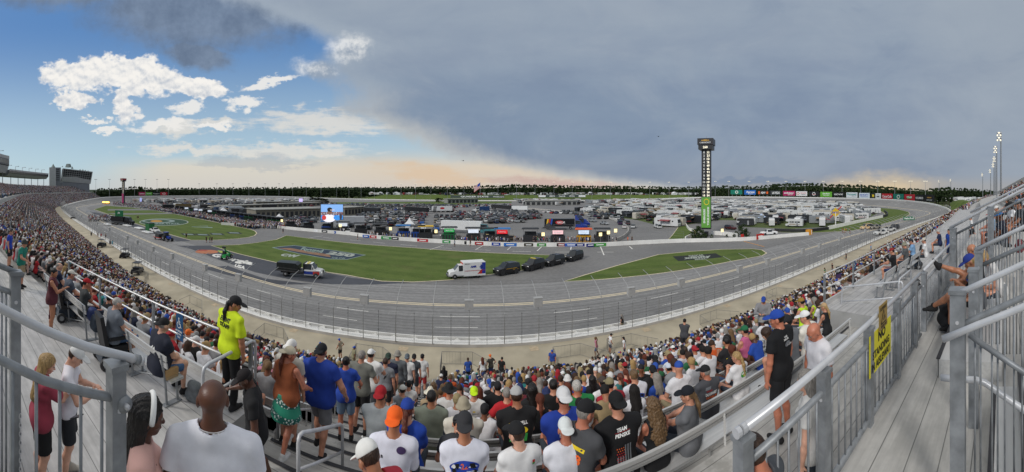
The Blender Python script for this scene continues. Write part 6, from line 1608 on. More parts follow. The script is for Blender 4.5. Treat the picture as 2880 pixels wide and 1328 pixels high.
def mass(name,items,tmpl,label,cat='crowd'):
 tmpl=list(tmpl)
 V=[];F=[];C=[];o=0; rs=np.random.RandomState(3); pw=np.cumsum(np.array(PW,float)/sum(PW)); pals=np.array(LP)
 for (x,y,z,rz,dd) in items:
  v,f,mi=tmpl[rs.randint(len(tmpl))]; c_,s_=cos(rz),sin(rz); sc=rs.uniform(.92,1.07)
  vv=v*sc; V.append(np.stack([vv[:,0]*c_-vv[:,1]*s_+x,vv[:,0]*s_+vv[:,1]*c_+y,vv[:,2]+z],1)); F.append(f+o); o+=len(v)
  pal=np.array([LSK[rs.randint(len(LSK))],LP[min(int(np.searchsorted(pw,rs.rand())),len(LP)-1)],LHR[rs.randint(len(LHR))],LPC[rs.randint(len(LPC))],(.03,.03,.03)])
  C.append(pal[mi])
 V=np.concatenate(V);F=np.concatenate(F);C=np.concatenate(C)
 me=mesh_np(name,V,F,M('crowd_colours','#888888',.85,0,0,attr=('GEOMETRY','tint')),False)
 at=me.attributes.new('tint','FLOAT_COLOR','FACE'); at.data.foreach_set('color',np.concatenate([C,np.ones((len(C),1))],1).astype(np.float32).ravel())
 o=ob(name,me); tag(o,label,cat,None,'stuff'); return o
n0_=[q for q in stuff if 0<q[4]<22]; near=[q for q in stuff if 22<=q[4]<40]; mid_=[q for q in stuff if 40<=q[4]<80]; farq=[q for q in stuff if q[4]>=80]; st_=[q for q in stuff if q[4]<0]
mass('crowd',n0_,L0_,'spectators packed in the middle rows beyond the nearest people')
mass('crowd',near,L1_,'packed spectators in the lower stand beyond the nearest rows')
mass('crowd',mid_,L2_,'dense crowd filling the middle of the long grandstand')
mass('crowd',farq,L3_,'far crowd speckling the grandstand towards the first turn')
mass('crowd',st_,LST,'people standing along the upper walkway of the far stand')
cw=[('c7',738,134,-.5,'#121214','woman in black top and shorts alone against the fence on the walkway',2,.6),('c7',655,265,-.3,'#e9e9e9','man in white shirt and blue cap on the walkway below the fence',1,-1.6),('c7',565,285,-.3,'#b87a90','woman in pink holding bags on the walkway behind the gate fence',4,1.4),
 ('c7',752,285,-.3,'#e4e4e4','woman in white shirt and dark shorts beside the gate fence',2,1.2),('c7',270,370,.1,'#2c4a9a','man in blue shirt stepping over the front rail with a small flag bag',3,2.6),('c6',425,325,-.3,'#1f8d92','person in teal shirt and cream cowboy hat at the front of the stairs',1,0),
 ('c6',563,300,-.3,'#a79a83','person in tan camouflage shirt with a black backpack by the gate fence',1,1.2),('c6',650,350,.0,'#8f8a6c','person in camouflage carrying gear past the gate fence',3,-.8),
 ('c6',1418,430,.5,'#2b50a0','man in a blue jacket standing at the front rail of the stand',0,.2),('c6',1570,408,.5,'#4d4a42','man in brown camouflage shirt standing at the front rail',1,.5),('c6',1640,425,.5,'#141416','person in black standing rightmost at the front rail',0,-.5),('c6',1515,428,.5,'#e0e0e0','person in white standing among those at the front rail',2,.2),
 ('c1',735,700,-.4,'#3a3d40','person in grey walking on the track walk beyond the cart',3,.5),('c1',750,703,-.4,'#59b0c8','person in light blue walking on the track walk beyond the cart',0,.5),('c1',675,655,-.4,'#b42a2f','person in red shirt near the open cart on the track walk',0,1),('c1',655,650,-.4,'#1c1c20','person in black near the open cart on the track walk',0,2),
 ('c1',610,645,-.4,'#1c1c20','person in dark clothes standing by the fence far along the track walk',2,1),('c1',705,660,-.4,'#202024','person in black shirt beside the group on the track walk',0,.3),
 ('c4',770,760,-.4,'#e6e6e6','person in white shirt on the right track walk by the orange marker',0,.4),('c4',663,797,-.4,'#5b9ccb','person in pale blue shirt on the right track walk',3,.8),('c4',503,848,-.4,'#2c2f33','person in dark grey shirt with folded arms on the right track walk',1,.2),('c4',415,915,-.4,'#141417','person in black bending on the right track walk',0,1.0),('c4',367,945,-.3,'#3f7f52','person in green on the right track walk',2,.5)]
for c,px,py,zf,colr,lb,v,rz in cw:
 x,y=K(c,px,py); loc=stand(x,y,zf,1.72); o=ob('person',TV[v],None,loc,rz); dress_up(o,v,v in(1,3)); o.color=(*lin(colr),1); tag(o,lb,'person','people on the track walk')
print('crowd',IND,len(near),len(mid_),len(farq),time.time()-T1)
# ---------- vehicles ----------
m_paint=M('car_paint','#888888',.3,.1,0,1,objcol=True); m_glass=M('car_glass',(.03,.035,.04),.12,0,0,1); m_tyre=M('tyre',(.02,.02,.02),.8,0,0); m_rim=M('wheel_rim',(.45,.45,.46),.35,.6,0)
m_lampw=M('headlight_glass','#e8e8e4',.2,0,0,1,emit=.4); m_lampr=M('tail_light','#8e1517',.3,0,0); m_trim=M('black_trim',(.03,.03,.032),.5,0,0)
m_whp=M('white_vehicle_paint','#e6e6e4',.35,0,.05,2); m_blkp=M('black_vehicle_paint',(.024,.024,.027),.25,.1,0); m_redp=M('red_vehicle_paint','#c03028',.35,0,0); m_blup=M('blue_vehicle_paint','#1e3a93',.3,0,0)
def carloft(mb,W_,st,paint,glass,z0=.3,pill=True):
 vs=[];fs=[];mt=[]
 for (x,zb,zt,ht,hw) in st:
  hw=hw*W_/2; ht=ht*W_/2
  vs+= [(x,-hw*.93,z0),(x,-hw,z0+.22),(x,-hw*.985,zb),(x,-ht,zt),(x,ht,zt),(x,hw*.985,zb),(x,hw,z0+.22),(x,hw*.93,z0)]
 for i in range(len(st)-1):
  for j in range(8):
   a=i*8+j;b=i*8+(j+1)%8; f=(a,b,b+8,a+8); g=False
   c0=st[i][2]-st[i][1]; c1=st[i+1][2]-st[i+1][1]
   if j in(2,4) and c0>.25 and c1>.25: g=True
   if j in (2,3,4) and (c0>.25)!=(c1>.25): g=(j==3)
   mb.add([vs[k] for k in f],[(0,1,2,3)],glass if g else paint)
 mb.add(vs[:8],[tuple(range(8))],paint); mb.add(vs[-8:],[tuple(reversed(range(8)))],paint)
def wheel(r=.36,w=.24):
 m=MB(); m.lathe([(r*.62,-w/2),(r*.96,-w/2),(r,-w*.3),(r,w*.3),(r*.96,w/2),(r*.62,w/2)],(0,0,0),m_tyre,16,'y'); m.lathe([(.02,-w*.5),(r*.3,-w*.52),(r*.62,-w*.42),(r*.62,w*.42),(r*.3,w*.52),(.02,w*.5)],(0,0,0),m_rim,10,'y'); return m
ST={'sedan':(4.7,1.82,[(-2.35,.72,.78,.8,.86),(-2.15,.92,.96,.84,.97),(-1.45,.96,1.0,.86,1),(-.95,.95,1.40,.66,1),(.25,.93,1.43,.66,1),(1.0,.92,.97,.84,1),(1.9,.82,.86,.8,.97),(2.3,.62,.66,.7,.85)]),
 'suv':(4.9,1.95,[(-2.45,.85,.9,.8,.9),(-2.35,1.05,1.62,.70,.96),(-1.4,1.06,1.76,.72,1),(.4,1.06,1.76,.72,1),(1.15,1.06,1.12,.84,1),(2.1,.98,1.02,.8,.97),(2.4,.75,.8,.75,.88)]),
 'pickup':(5.7,2.0,[(-2.8,1.02,1.06,.9,.95),(-.85,1.05,1.09,.9,1),(-.8,1.08,1.75,.72,1),(.75,1.08,1.80,.72,1),(1.35,1.10,1.16,.86,1),(2.5,1.04,1.1,.84,.98),(2.8,.8,.85,.8,.9)]),
 'hatch':(4.3,1.8,[(-2.1,.8,.85,.8,.9),(-1.95,.95,1.35,.68,.97),(-1.2,.95,1.5,.70,1),(.2,.94,1.5,.70,1),(1.0,.94,.99,.84,1),(1.8,.85,.9,.8,.96),(2.1,.62,.66,.72,.86)]),
 'van':(5.5,2.0,[(-2.7,1.0,1.1,.85,.95),(-2.6,1.1,2.0,.78,.97),(.8,1.1,2.05,.78,1),(1.7,1.1,1.2,.84,1),(2.4,.98,1.03,.8,.96),(2.7,.75,.8,.75,.88)])}
def simple_car(kind):
 L,W_,st=ST[kind]; mb=MB(); carloft(mb,W_,st,m_paint,m_glass)
 wb=L*.29
 for x in (-wb,wb):
  for s in (-1,1): mb.lathe([(.02,-.12),(.36,-.12),(.36,.12),(.02,.12)],(x,s*(W_/2-.12),.36),m_tyre,8,'y')
 mb.box((L/2-.1,0,.72),(.06,W_*.8,.12),m_lampw); mb.box((-L/2+.05,0,.85),(.06,W_*.85,.1),m_lampr)
 return mb.mesh('parked_'+kind)
def big_car(kind,loc,rz,label,cat,group=None,paint=None,sc=1,extras=None,z0=.3):
 """full vehicle with parts; nose towards +X before turning by rz"""
 L,W_,st=ST[kind]; t=thing('vehicle' if kind!='suv' else 'suv',loc,label,cat,group,rz,sc)
 mb=MB(); carloft(mb,W_,st,paint,m_glass,z0)
 body=mb.build('body',t); wb=L*.29
 for i,x in enumerate((-wb,wb)):
  for s in (-1,1):
   w_=wheel().build('wheel',t,True); w_.location=(x,s*(W_/2-.10),.36)
   MB().lathe([(.30,-.02),(.44,-.02),(.44,.02),(.30,.02)],(x,s*(W_/2+.005),.40),m_trim,14,'y').build('wheel_arch',t)
 for s in (-1,1):
  MB().box((L/2-.16,s*W_*.35,.80 if kind!='pickup' else .92),(.14,.34,.15),m_lampw).build('headlight',t)
  MB().box((-L/2+.08,s*W_*.40,1.0),(.12,.16,.3),m_lampr).build('tail_light',t)
  MB().box((st[-4][0]+.5,s*(W_/2+.12),1.12),(.14,.2,.16),m_trim).build('mirror',t)
 MB().box((L/2-.09,0,.68),(.10,W_*.5,.22),m_trim).build('grille',t)
 MB().box((0,0,.30),(L*.96,W_*.9,.16),m_trim).build('bumper',t)
 return t,body
def facing(pa,pb): return math.atan2(pb[1]-pa[1],pb[0]-pa[0])
suvs=[('black sheriff SUV with gold stripe and lettering, closest behind the ambulance',1425,770),('plain black SUV second in the line with yellow roof lights',1500,757),('black SUV third in the line, white lettering on its doors',1558,744.5),('black SUV last in the line nearest the pit road',1615,731)]
sp0=[P(x,y) for _,x,y in suvs]
for n,(lb,x,y) in enumerate(suvs):
 mid=(sp0[n][0],sp0[n][1],G+.02); i=min(n,2); rz=facing(sp0[i+1],sp0[i])+(.12 if n%2 else 0); t,b_=big_car('suv',mid,rz,lb,'suv','dark SUVs parked in line beside the grass',m_blkp,(.98,1.0,1.12))
 m=MB()
 if n==0: m.box((-.4,.985,.95),(2.4,.01,.10),M('gold_vinyl','#b98f35',.4,0,0)); m.box((-1.3,.986,.75),(1.2,.012,.08),M('gold_vinyl','',.4)); m.box((-.4,-.985,.95),(2.4,.01,.10),M('gold_vinyl','',.4))
 if n==2: write(m,'POLICE',(-.2,-.99,.85),(1,0,0),(0,0,1),1.3,.16,WHT); write(m,'POLICE',(-.2,.99,.85),(-1,0,0),(0,0,1),1.3,.16,WHT)
 if n in(0,2): m.build('lettering',b_)
 if n==1: MB().box((0,0,1.82),(.3,1.2,.10),M('beacon','#b9a84a',.3,0,0,1,emit=.25)).build('light_bar',t)
 else: MB().box((0,0,1.80),(.16,1.0,.05),m_trim).build('roof_bar',t)
pa,pb=P(*K('c2',1845,965)),P(*K('c2',2165,945)); rz=facing(pb,pa); t=thing('ambulance',((pa[0]+pb[0])/2,(pa[1]+pb[1])/2+.5,G+.02),'white box ambulance with AMR lettering and blue star of life on the track apron','ambulance',None,rz,1.0)
L_=6.3
mb=MB(); mb.box((-1.15,0,1.62),(3.9,2.25,1.95),m_whp,taper=.985); mb.box((-1.15,0,2.62),(3.85,2.2,.06),m_whp); mb.build('box',t)
mb=MB(); carloft(mb,2.0,[(.75,1.25,2.15,.78,1),(1.5,1.25,2.15,.76,1),(2.15,1.28,1.34,.84,1),(2.95,1.12,1.18,.8,.97),(3.15,.8,.86,.75,.9)],m_whp,m_glass,.42); mb.build('cab',t)
for x in (-1.75,2.2):
 for s in (-1,1): w_=wheel(.40,.26).build('wheel',t,True); w_.location=(x,s*.93,.40)
for s in (-1,1):
 MB().box((3.1,s*.72,.85),(.1,.34,.2),m_lampw).build('headlight',t)
 MB().box((-1.15,s*1.135,.55),(3.8,.03,.3),m_whp).build('skirt_panel',t)
 m=MB(); sx=-s; yy=s*1.13
 def fl(cx,cz,w_,h_,mt,o=.004): m.add([(cx-w_/2,yy+s*o,cz-h_/2),(cx+w_/2,yy+s*o,cz-h_/2),(cx+w_/2,yy+s*o,cz+h_/2),(cx-w_/2,yy+s*o,cz+h_/2)],[(0,1,2,3)],mt)
 fl(-2.75,1.62,.62,1.9,M('ambulance_blue','#21359a',.4,0,0)); fl(-1.2,1.30,3.6,.05,m_redp,.006); fl(-1.2,1.22,3.6,.02,m_redp,.006)
 m.add([(-2.45,yy+s*.007,.68),(-1.6,yy+s*.007,.68),(-2.45,yy+s*.007,1.5)],[(0,1,2)],m_redp)
 for q in range(3):
  a=q*pi/3; m.add([(-2.45+.42*cos(a)*u-.12*sin(a)*v_,yy+s*.009,1.85+.42*sin(a)*u+.12*cos(a)*v_) for u,v_ in ((-1,-1),(1,-1),(1,1),(-1,1))],[(0,1,2,3)],M('star_blue','#31479f',.4,0,0))
 write(m,'AMR',(-.95,yy,1.95),(sx*-1 if s<0 else -1,0,0) if False else ((1,0,0) if s<0 else (-1,0,0)),(0,0,1),1.05,.36,M('ambulance_blue','',.4),.012,.05,.15)
 write(m,'AMBULANCE',(0.1,yy,2.42),((1,0,0) if s<0 else (-1,0,0)),(0,0,1),.9,.13,m_trim,.012)
 m.build('livery',t)
MB().box((.83,0,2.42),(.08,1.7,.2),m_redp).build('light_bar',t); MB().box((3.2,0,.85),(.06,1.0,.3),m_trim).build('grille',t); MB().box((3.22,0,.52),(.16,1.9,.2),m_rim).build('bumper',t); MB().box((.6,0,.45),(5.6,1.6,.16),m_trim).build('chassis',t)
pa,pb=P(*K('c2',235,925)),P(*K('c2',625,955)); rz=facing(pa,pb); t=thing('flatbed_truck',((pa[0]+pb[0])/2,(pa[1]+pb[1])/2,G+.02),'white, blue and red flatbed truck carrying a black container on the dark tarmac','truck',None,rz)
mb=MB(); carloft(mb,2.2,[(.9,1.45,2.35,.78,1),(2.2,1.45,2.38,.76,1),(2.75,1.45,1.5,.86,1)],m_whp,m_glass,.5); mb.build('cab',t)
mb=MB(); carloft(mb,2.1,[(2.72,1.42,1.47,.85,1),(3.7,1.28,1.34,.8,.98),(3.95,.9,.96,.75,.92)],m_whp,m_glass,.6); mb.build('bonnet',t)
m=MB()
for s in (-1,1): m.box((1.9,s*1.105,.95),(2.0,.01,.5),m_blup); m.box((3.0,s*1.11,.95),(1.1,.012,.55),m_redp)
m.build('livery',t)
MB().box((-1.75,0,1.02),(5.4,2.4,.16),m_trim).build('flatbed',t); MB().box((.78,0,1.7),(.10,2.3,1.5),m_trim).build('headboard',t); MB().box((0.1,0,.62),(7.2,.9,.25),m_trim).build('chassis',t)
for x,r in ((-2.4,.48),(2.95,.48)):
 for s in (-1,1): w_=wheel(r,.3).build('wheel',t,True); w_.location=(x,s*.98,r)
for s in (-1,1): MB().box((3.9,s*.75,1.05),(.1,.35,.22),m_lampw).build('headlight',t); MB().box((2.5,s*1.35,1.75),(.16,.1,.4),m_trim).build('mirror',t)
MB().box((1.5,0,2.44),(.35,1.5,.12),M('beacon','',.3)).build('light_bar',t); MB().box((4.02,0,.7),(.18,2.1,.35),m_rim).build('bumper',t); MB().box((3.97,0,1.05),(.06,1.0,.4),m_trim).build('grille',t)
v_=MB(); v_.prism([(-4.0,1.11),(-.5,1.11),(-.15,1.3),(-.15,2.05),(-.7,2.35),(-4.0,2.35)],-1.1,1.1,M('container_green',(.010,.014,.013),.4,.1,.1),'y'); o=thing('container',t.location,'black container with a curved front strapped on the flatbed truck','container',None,rz); v_.build('shell',o)
m=MB()
for q in range(4):
 for s in (-1,1): m.box((-3.6+.95*q,s*1.115,1.73),(.04,.02,1.2),m_trim)
write(m,'Liberty',(-.149,0,1.68),(0,1,0),(0,0,1),1.4,.4,GRY,.004,.02,.3); m.build('strap',o)
def tractor(loc,rz):
 t=thing('tractor',loc,'blue farm tractor pulling a red flat trailer off the track','tractor',None,rz)
 MB().box((.7,0,1.15),(1.9,.8,.7),m_blup,taper=.85).build('bonnet',t); c=MB(); c.box((-.7,0,1.75),(1.2,1.3,1.4),m_glass,taper=.9); c.box((-.7,0,2.5),(1.35,1.45,.12),m_blup); c.box((-.6,0,.95),(1.6,1.0,.35),m_trim); c.build('cab',t)
 for x,r in ((-.8,.8),(1.3,.5)):
  for s in (-1,1): w_=wheel(r,.45).build('wheel',t,True); w_.location=(x,s*.85,r)
 MB().tube([(1.1,.2,1.4),(1.1,.2,2.1)],.05,m_trim,6).build('exhaust',t)
tp=P(*K('c1',1118,708)); tz=facing(P(*K('c1',1060,693)),tp); tractor(tp,tz)
q_=P(*K('c1',1062,698)); t=thing('flat_trailer',q_,'red flat trailer carrying a dark bin behind the blue tractor','trailer',None,tz); MB().box((0,0,.7),(3.6,2.0,.15),m_redp).build('bed',t); MB().box((.2,0,1.3),(2.2,1.7,1.0),m_trim,taper=.95).build('bin',t)
for s in (-1,1): w_=wheel(.4,.2).build('wheel',t,True); w_.location=(-.5,s*1.0,.4)
pk=P(*K('c1',1035,650)); big_car('pickup',pk,facing(P(*K('c1',1004,640)),pk),'white pickup truck facing the tractor beside the oval grass','pickup',None,m_whp)
gb=P(*K('c1',1002,640)); tag(MB().box((gb[0],gb[1],G+1.5),(2.4,2.4,2.6),M('green_box_paint','#1f6a38',.5,0,.1)).box((gb[0],gb[1],G+2.85),(2.6,2.6,.1),m_trim).build('equipment_box'),'green equipment box standing behind the white pickup','box')
fl_=P(*K('g4',855,860)); t=thing('telehandler',fl_,'bright green lifting vehicle with raised boom on the dark tarmac','forklift',None,facing(P(*K('g4',800,850)),P(*K('g4',900,868)))); mg=M('bright_green_paint','#1f9c47',.4,0,.05)
t.rotation_euler=(0,0,-pi/2+.25); t.scale=(.76,.76,.76)
MB().box((0,0,.95),(3.4,1.3,.8),mg,taper=.9).build('body',t); MB().box((.2,-.55,1.75),(1.3,.8,1.1),m_glass,taper=.85).build('cab',t)
MB().tube([(-1.4,.3,1.5),(1.2,.3,2.6),(1.9,.3,3.5)],.2,mg,6).build('boom',t); MB().box((2.0,.3,3.55),(.3,1.1,.5),m_trim).build('fork_carriage',t)
for x in (-1.15,1.15):
 for s in (-1,1): w_=wheel(.62,.4).build('wheel',t,True); w_.location=(x,s*.85,.62)
st_p=P(*K('c1',825,595)); t=thing('stage_truck',st_p,'black semi truck with a folding stage and green display above it','truck',None,facing(st_p,P(*K('c1',880,600))))
MB().box((-2.8,0,2.0),(7.5,2.5,2.6),m_blkp).build('trailer',t); mb=MB(); carloft(mb,2.4,[(1.6,1.9,3.3,.85,1),(3.6,1.9,3.2,.8,1),(4.3,1.8,1.9,.86,1),(5.6,1.5,1.6,.8,.95)],m_blkp,m_glass,.6); mb.build('cab',t)
MB().box((-2.6,0,4.6),(4.6,.4,2.6),M('green_display','#17603a',.4,0,.1,2,emit=.15)).build('display',t)
m=MB(); write(m,'JR',(-2.6,-.2,4.7),(1,0,0),(0,0,1),1.6,.9,WHT,.01); m.build('lettering',t)
for x in (-5.6,-4.5,2.2,4.6):
 for s in (-1,1): w_=wheel(.5,.35).build('wheel',t,True); w_.location=(x,s*1.05,.5)
MB().box((-2.6,-3.0,1.0),(8,4,.3),m_trim).build('stage_deck',t)
for i,(a,b) in enumerate(((720,602),(850,610),(985,655),(930,628))):
 p=P(*K('c1',a,b)); t=MB(); t.box((0,0,.4),(5.4,2.0,.35),m_whp,taper=.9); o=t.build('white_panel',None,loc=(p[0],p[1],G),rz=tz); tag(o,f'white flat barrier panel lying on the tarmac, {ordw(i+1)} towards the tractor','panel','white panels on the tarmac')
def cart(c,px,py,rz,label,top=True):
 p=P(*K(c,px,py),-.2); t=thing('utility_cart',p,label,'cart','carts on the track walk',rz)
 MB().box((0,0,.65),(2.7,1.35,.5),m_blkp,taper=.92).build('body',t); MB().box((-.2,0,.98),(1.0,1.2,.35),m_trim).build('seat',t)
 fr=MB();
 for x in (-1.0,.7):
  for s in (-1,1): fr.tube([(x,s*.6,.8),(x*.9,s*.55,1.9)],.03,m_trim,5)
  fr.tube([(x*.9,-.55,1.9),(x*.9,.55,1.9)],.03,m_trim,5)
 fr.build('roll_cage',t)
 if top: MB().box((-.1,0,1.93),(1.8,1.25,.06),m_trim).build('roof',t)
 for x in (-.9,.9):
  for s in (-1,1): w_=wheel(.32,.25).build('wheel',t,True); w_.location=(x,s*.65,.32)
cart('c1',835,822,2.2,'black four seat utility cart parked on the track walk beside the fence'); cart('c1',918,925,2.2,'open framed black utility cart nearer along the track walk'); cart('c1',680,748,2.2,'dark utility cart farthest along the track walk with people behind it'); cart('l5',745,205,2.2,'dark cart by the fence near the bend of the track walk')
for i,(x,y) in enumerate(((1518,690),(1560,692))):
 p=P(*K('z3',x,y)); t=thing('safety_truck',p,f'far yellow safety truck with bright lamps, {("left" if i==0 else "right")} of the pair','truck','lamp trucks at the end of the pit road',.8)
 MB().box((0,0,1.6),(5,2.3,2.2),M('safety_yellow','#c8922a',.4,0,0)).build('body',t); MB().box((0,-1.25,2.0),(4.2,.2,1.2),M('hot_lamp','#ffc65a',.3,0,0,1,emit=5)).build('lamp',t)
rv_=[((2190),(548),'pickup','#e9e9e6','white pickup nearest of the far vehicles parked on the right apron'),(1565,518,'van','#d9b98a','white and tan response van leftmost of the vehicles on the right apron'),(1650,515,'suv','#8a8578','grey response car in the middle of the vehicles on the right apron'),(1712,572,'pickup','#e6e6e2','white pickup lowest of the vehicles parked on the right apron'),(1790,540,'pickup','#dcdcd8','white pickup towing gear on the right apron'),(1838,515,'suv','#3c3f44','dark car highest of the vehicles on the right apron'),(580,575,'pickup','#ededeb','white pickup driving behind the white pit wall on the right')]
for x,y,k_,c_,lb in rv_[1:]:
 p=P(*K('r5',x,y)); big_car(k_,p,2.7,lb,'pickup' if k_=='pickup' else 'car',None,cloth(c_))
# ---------- pit wall, pit boxes ----------
pw=PK('c2',[(-330,450),(60,470),(420,505),(900,548),(1100,578),(1500,608),(2000,638),(2444,657)])+PK('c3',[(430,658),(850,657),(1200,637),(1650,617)])+PK('r5',[(320,636),(700,604),(980,580)])
pws=catmull(pw,6)
def polywall(name,label,pts,h,th,mt,cat='wall',z=G):
 mb=MB()
 for i in range(len(pts)-1):
  a,b=Vector(pts[i][:2]),Vector(pts[i+1][:2]); d_=(b-a); n_=Vector((-d_.y,d_.x)).normalized()*th/2
  mb.add([(*(a-n_),z),(*(b-n_),z),(*(b+n_),z),(*(a+n_),z),(*(a-n_),z+h),(*(b-n_),z+h),(*(b+n_),z+h),(*(a+n_),z+h)],[(0,1,5,4),(1,2,6,5),(2,3,7,6),(3,0,4,7),(4,5,6,7)],mt)
 return tag(mb.build(name),label,cat)
polywall('pit_wall','low white concrete wall along the pit road with sponsor panels',pws,1.05,.45,m_wallw)
cols=['#2c8f45','#1d3f99','#141518','#c22b33','#d8b72c','#2d6fc0','#7a3f9a']
pn=[('c2',480,518,'#ffffff'),('c2',600,525,'#1b1c1e'),('c2',680,532,'#2a57a8'),('c2',800,538,'#b9232c'),('c2',1060,560,'#2c5fb0'),('c2',1135,565,'#b3202a'),('c2',1260,574,'#2c8f45'),('c2',1345,580,'#17181a'),('c2',1465,590,'#2d62b5'),('c2',1600,600,'#b9232c'),('c2',1690,606,'#2c8f45'),('c2',1830,612,'#2c8f45'),('c2',1960,622,'#1a1b1e'),('c2',2140,628,'#a82a2f'),('c2',2300,635,'#1f3e96'),('c2',2430,640,'#2c6fc0'),
 ('c3',160,642,'#3a3526'),('c3',283,648,'#3f8f3b'),('c3',340,648,'#c9a23a'),('c3',400,648,'#1f1f22'),('c3',470,648,'#8a1f28'),('c3',565,650,'#2a5bb0'),('c3',650,650,'#1f2a7a'),('c3',750,650,'#1f2a7a'),('c3',842,648,'#3f9c3b')]
for i,(c,x,y,cl) in enumerate(pn):
 q=P(*K(c,x,y+12)); j=int(np.argmin(np.hypot(pws[:,0]-q[0],pws[:,1]-q[1]))); j=min(j,len(pws)-2); a,b=pws[j],pws[j+1]; d_=(b-a)[:2]; d_/=np.linalg.norm(d_); n_=np.array([d_[1],-d_[0]])
 t=(np.array(q[:2])-a[:2])@d_; c0=a[:2]+d_*t+n_*.235
 w_=2.4 if i%3 else 3.4
 o=MB().add([(-w_/2,0,.1),(w_/2,0,.1),(w_/2,0,.95),(-w_/2,0,.95)],[(0,1,2,3)],cloth(cl)); o.box((0,-.004,.52),(w_*.6,.004,.25),WHT)
 o=o.build('sponsor_panel',None,loc=(c0[0],c0[1],G),rz=math.atan2(d_[1],d_[0])); tag(o,f'small coloured sponsor panel on the pit wall, {ordw(i+1)} from the left','panel','sponsor panels on the pit wall')
def scr_emit(n,c,e=.55): return M('screen_'+n,c,.3,0,.25,2,emit=e)
def pitbox(c,px,py,roof,body,screen,label,text=None,w=4.2,dd=6.5,h=3.6):
 q=P(*K(c,px,py)); L=math.hypot(q[0],q[1]); q=(q[0]*(L+dd)/L,q[1]*(L+dd)/L); rz=math.atan2(-q[0],q[1])
 t=thing('pit_box',(q[0],q[1],G),label,'pit box','team pit boxes behind the pit wall',rz)
 mb=MB(); mb.box((0,0,.9),(w,2.2,1.8),body)
 for x in np.linspace(-w/2+.4,w/2-.4,5): mb.box((x,-1.11,.9),(.5,.02,1.2),m_trim)
 mb.build('cabinet',t)
 fr=MB()
 for x in (-w/2+.1,w/2-.1):
  for y in (-1,1): fr.tube([(x,y,1.8),(x,y,h)],.05,m_rim,5)
 fr.build('frame',t); MB().prism([(-w/2-.4,h),(w/2+.4,h),(w/2+.2,h+.22),(-w/2-.2,h+.22)],-1.6,1.4,roof,'y').build('canopy',t)
 MB().box((0,.6,2.3),(w*.8,.5,.9),m_trim).build('seat_row',t)
 if screen:
  MB().box((0,-1.25,h-.75),(w*.72,.12,1.1),screen).build('screen',t)
  if text: m=MB(); write(m,text,(0,-1.315,h-.75),(1,0,0),(0,0,1),w*.5,.4,WHT,.01); m.build('lettering',t)
 return t
cb_,cy_,co_,cbu=M('canopy_black',(.02,.02,.022),.6),M('canopy_yellow','#e2b722',.6),M('canopy_orange','#e85a1c',.6),M('canopy_blue','#2f7bc0',.6)
bb_=M('pit_cabinet_black',(.03,.03,.033),.5,0,.2,3); bl_=M('pit_cabinet_blue','#204a9a',.5); by_=M('pit_cabinet_yellow','#c79320',.5); bg_=M('pit_cabinet_green','#1f6a3a',.5)
for c,x,y,r_,b_,s_,lb,tx in [
 ('c3',175,640,cb_,bb_,None,'low black pit box with a bare canopy left of the black tent',None),('c3',438,645,cb_,bb_,scr_emit('pink','#f2c3c6'),'black pit box with a bright pink and white screen','Irwin'),
 ('c3',685,645,co_,by_,scr_emit('paleblue','#c9d9ee'),'orange and yellow pit box with a wide bright screen','Arby'),('c3',860,640,cb_,bb_,None,'last dark pit cart before the empty end of the pit wall',None),
 ('c2',1845,620,cb_,bg_,scr_emit('green','#3ba35a'),'black pit box with a green screen','BEAVER'),('c2',2075,630,cb_,bb_,scr_emit('white','#dfe6f2'),'black pit box with a white and blue screen',None),('c2',2350,640,cbu,bb_,scr_emit('red','#e0303a'),'blue canopied pit box with a red screen','Liberty'),
 ('c2',1620,605,cy_,bb_,None,'pit box under a bright yellow canopy',None),('c2',1410,595,cbu,bl_,None,'blue pit box under a long blue canopy beside the white tent',None),('c2',1190,580,cb_,bb_,None,'dark pit box left of the blue canopies',None),('c2',1545,603,cb_,bl_,None,'dark pit cart between the white tent and the yellow canopy',None),
 ('c2',1000,560,cb_,bb_,None,'dark pit box right of the white trailer wall',None),('c2',830,545,cb_,bb_,scr_emit('white','',1),'black pit box beneath the yellow lamp left of the grey trailer',None),('c2',680,535,cbu,bl_,None,'blue pit box below the big video screen',None),('c2',500,520,cb_,bb_,None,'black pit box with tall scoreboard left of the video screen',None),('c2',330,505,cb_,bb_,None,'dark pit box near the people on the pit road',None),('c2',2235,636,cb_,bb_,None,'small black pit cart between white and red screens',None)]:
 pitbox(c,x,y,r_,b_,s_,lb,tx)
for i in range(26):
 x=K('g4',40+60*i,0)[0]; y=np.interp(x,[450,600,800],[585,608,640])
 pitbox('f',x*.8944,(y)*.8944,rnd.choice([cb_]*5+[M('canopy_grey','#77797c',.6)]),rnd.choice([bb_,bb_,bl_,bg_]),rnd.choice([None]*5+[scr_emit('red','',1),scr_emit('white','',1)]),f'distant pit box behind the crowd, {ordw(i+1)} from the left end',None,3.4,8,3.0)
for i,(c,x,y) in enumerate([('c3',297,540),('c3',845,541),('c3',921,523),('c3',989,505),('c3',1752,515),('c3',2007,503),('c2',1284,487),('c2',1718,512),('c2',2208,530),('c2',804,457),('c2',247,410)]):
 p=P(*K(c,x,648 if c=='c3' and x<1000 else (600 if c=='c3' else y+95))); L=math.hypot(p[0],p[1]); d_=L+5; q=B(K(c,x,y)[0],d_); zt=CZ-(K(c,x,y)[1]-H0)/FO*d_
 t=thing('lamp_sign',(q[0],q[1],G),f'glowing cream number lamp on a pole, {ordw(i+1)} of those over the pit boxes','lamp','lit number lamps over the pit road'); MB().tube([(0,0,0),(0,0,zt-G)],.06,m_rim,5).build('pole',t); MB().box((0,0,zt-G),(.85,.2,.95),M('lit_panel','#ffe9a8',.4,0,0,1,emit=1.2)).build('lit_panel',t)
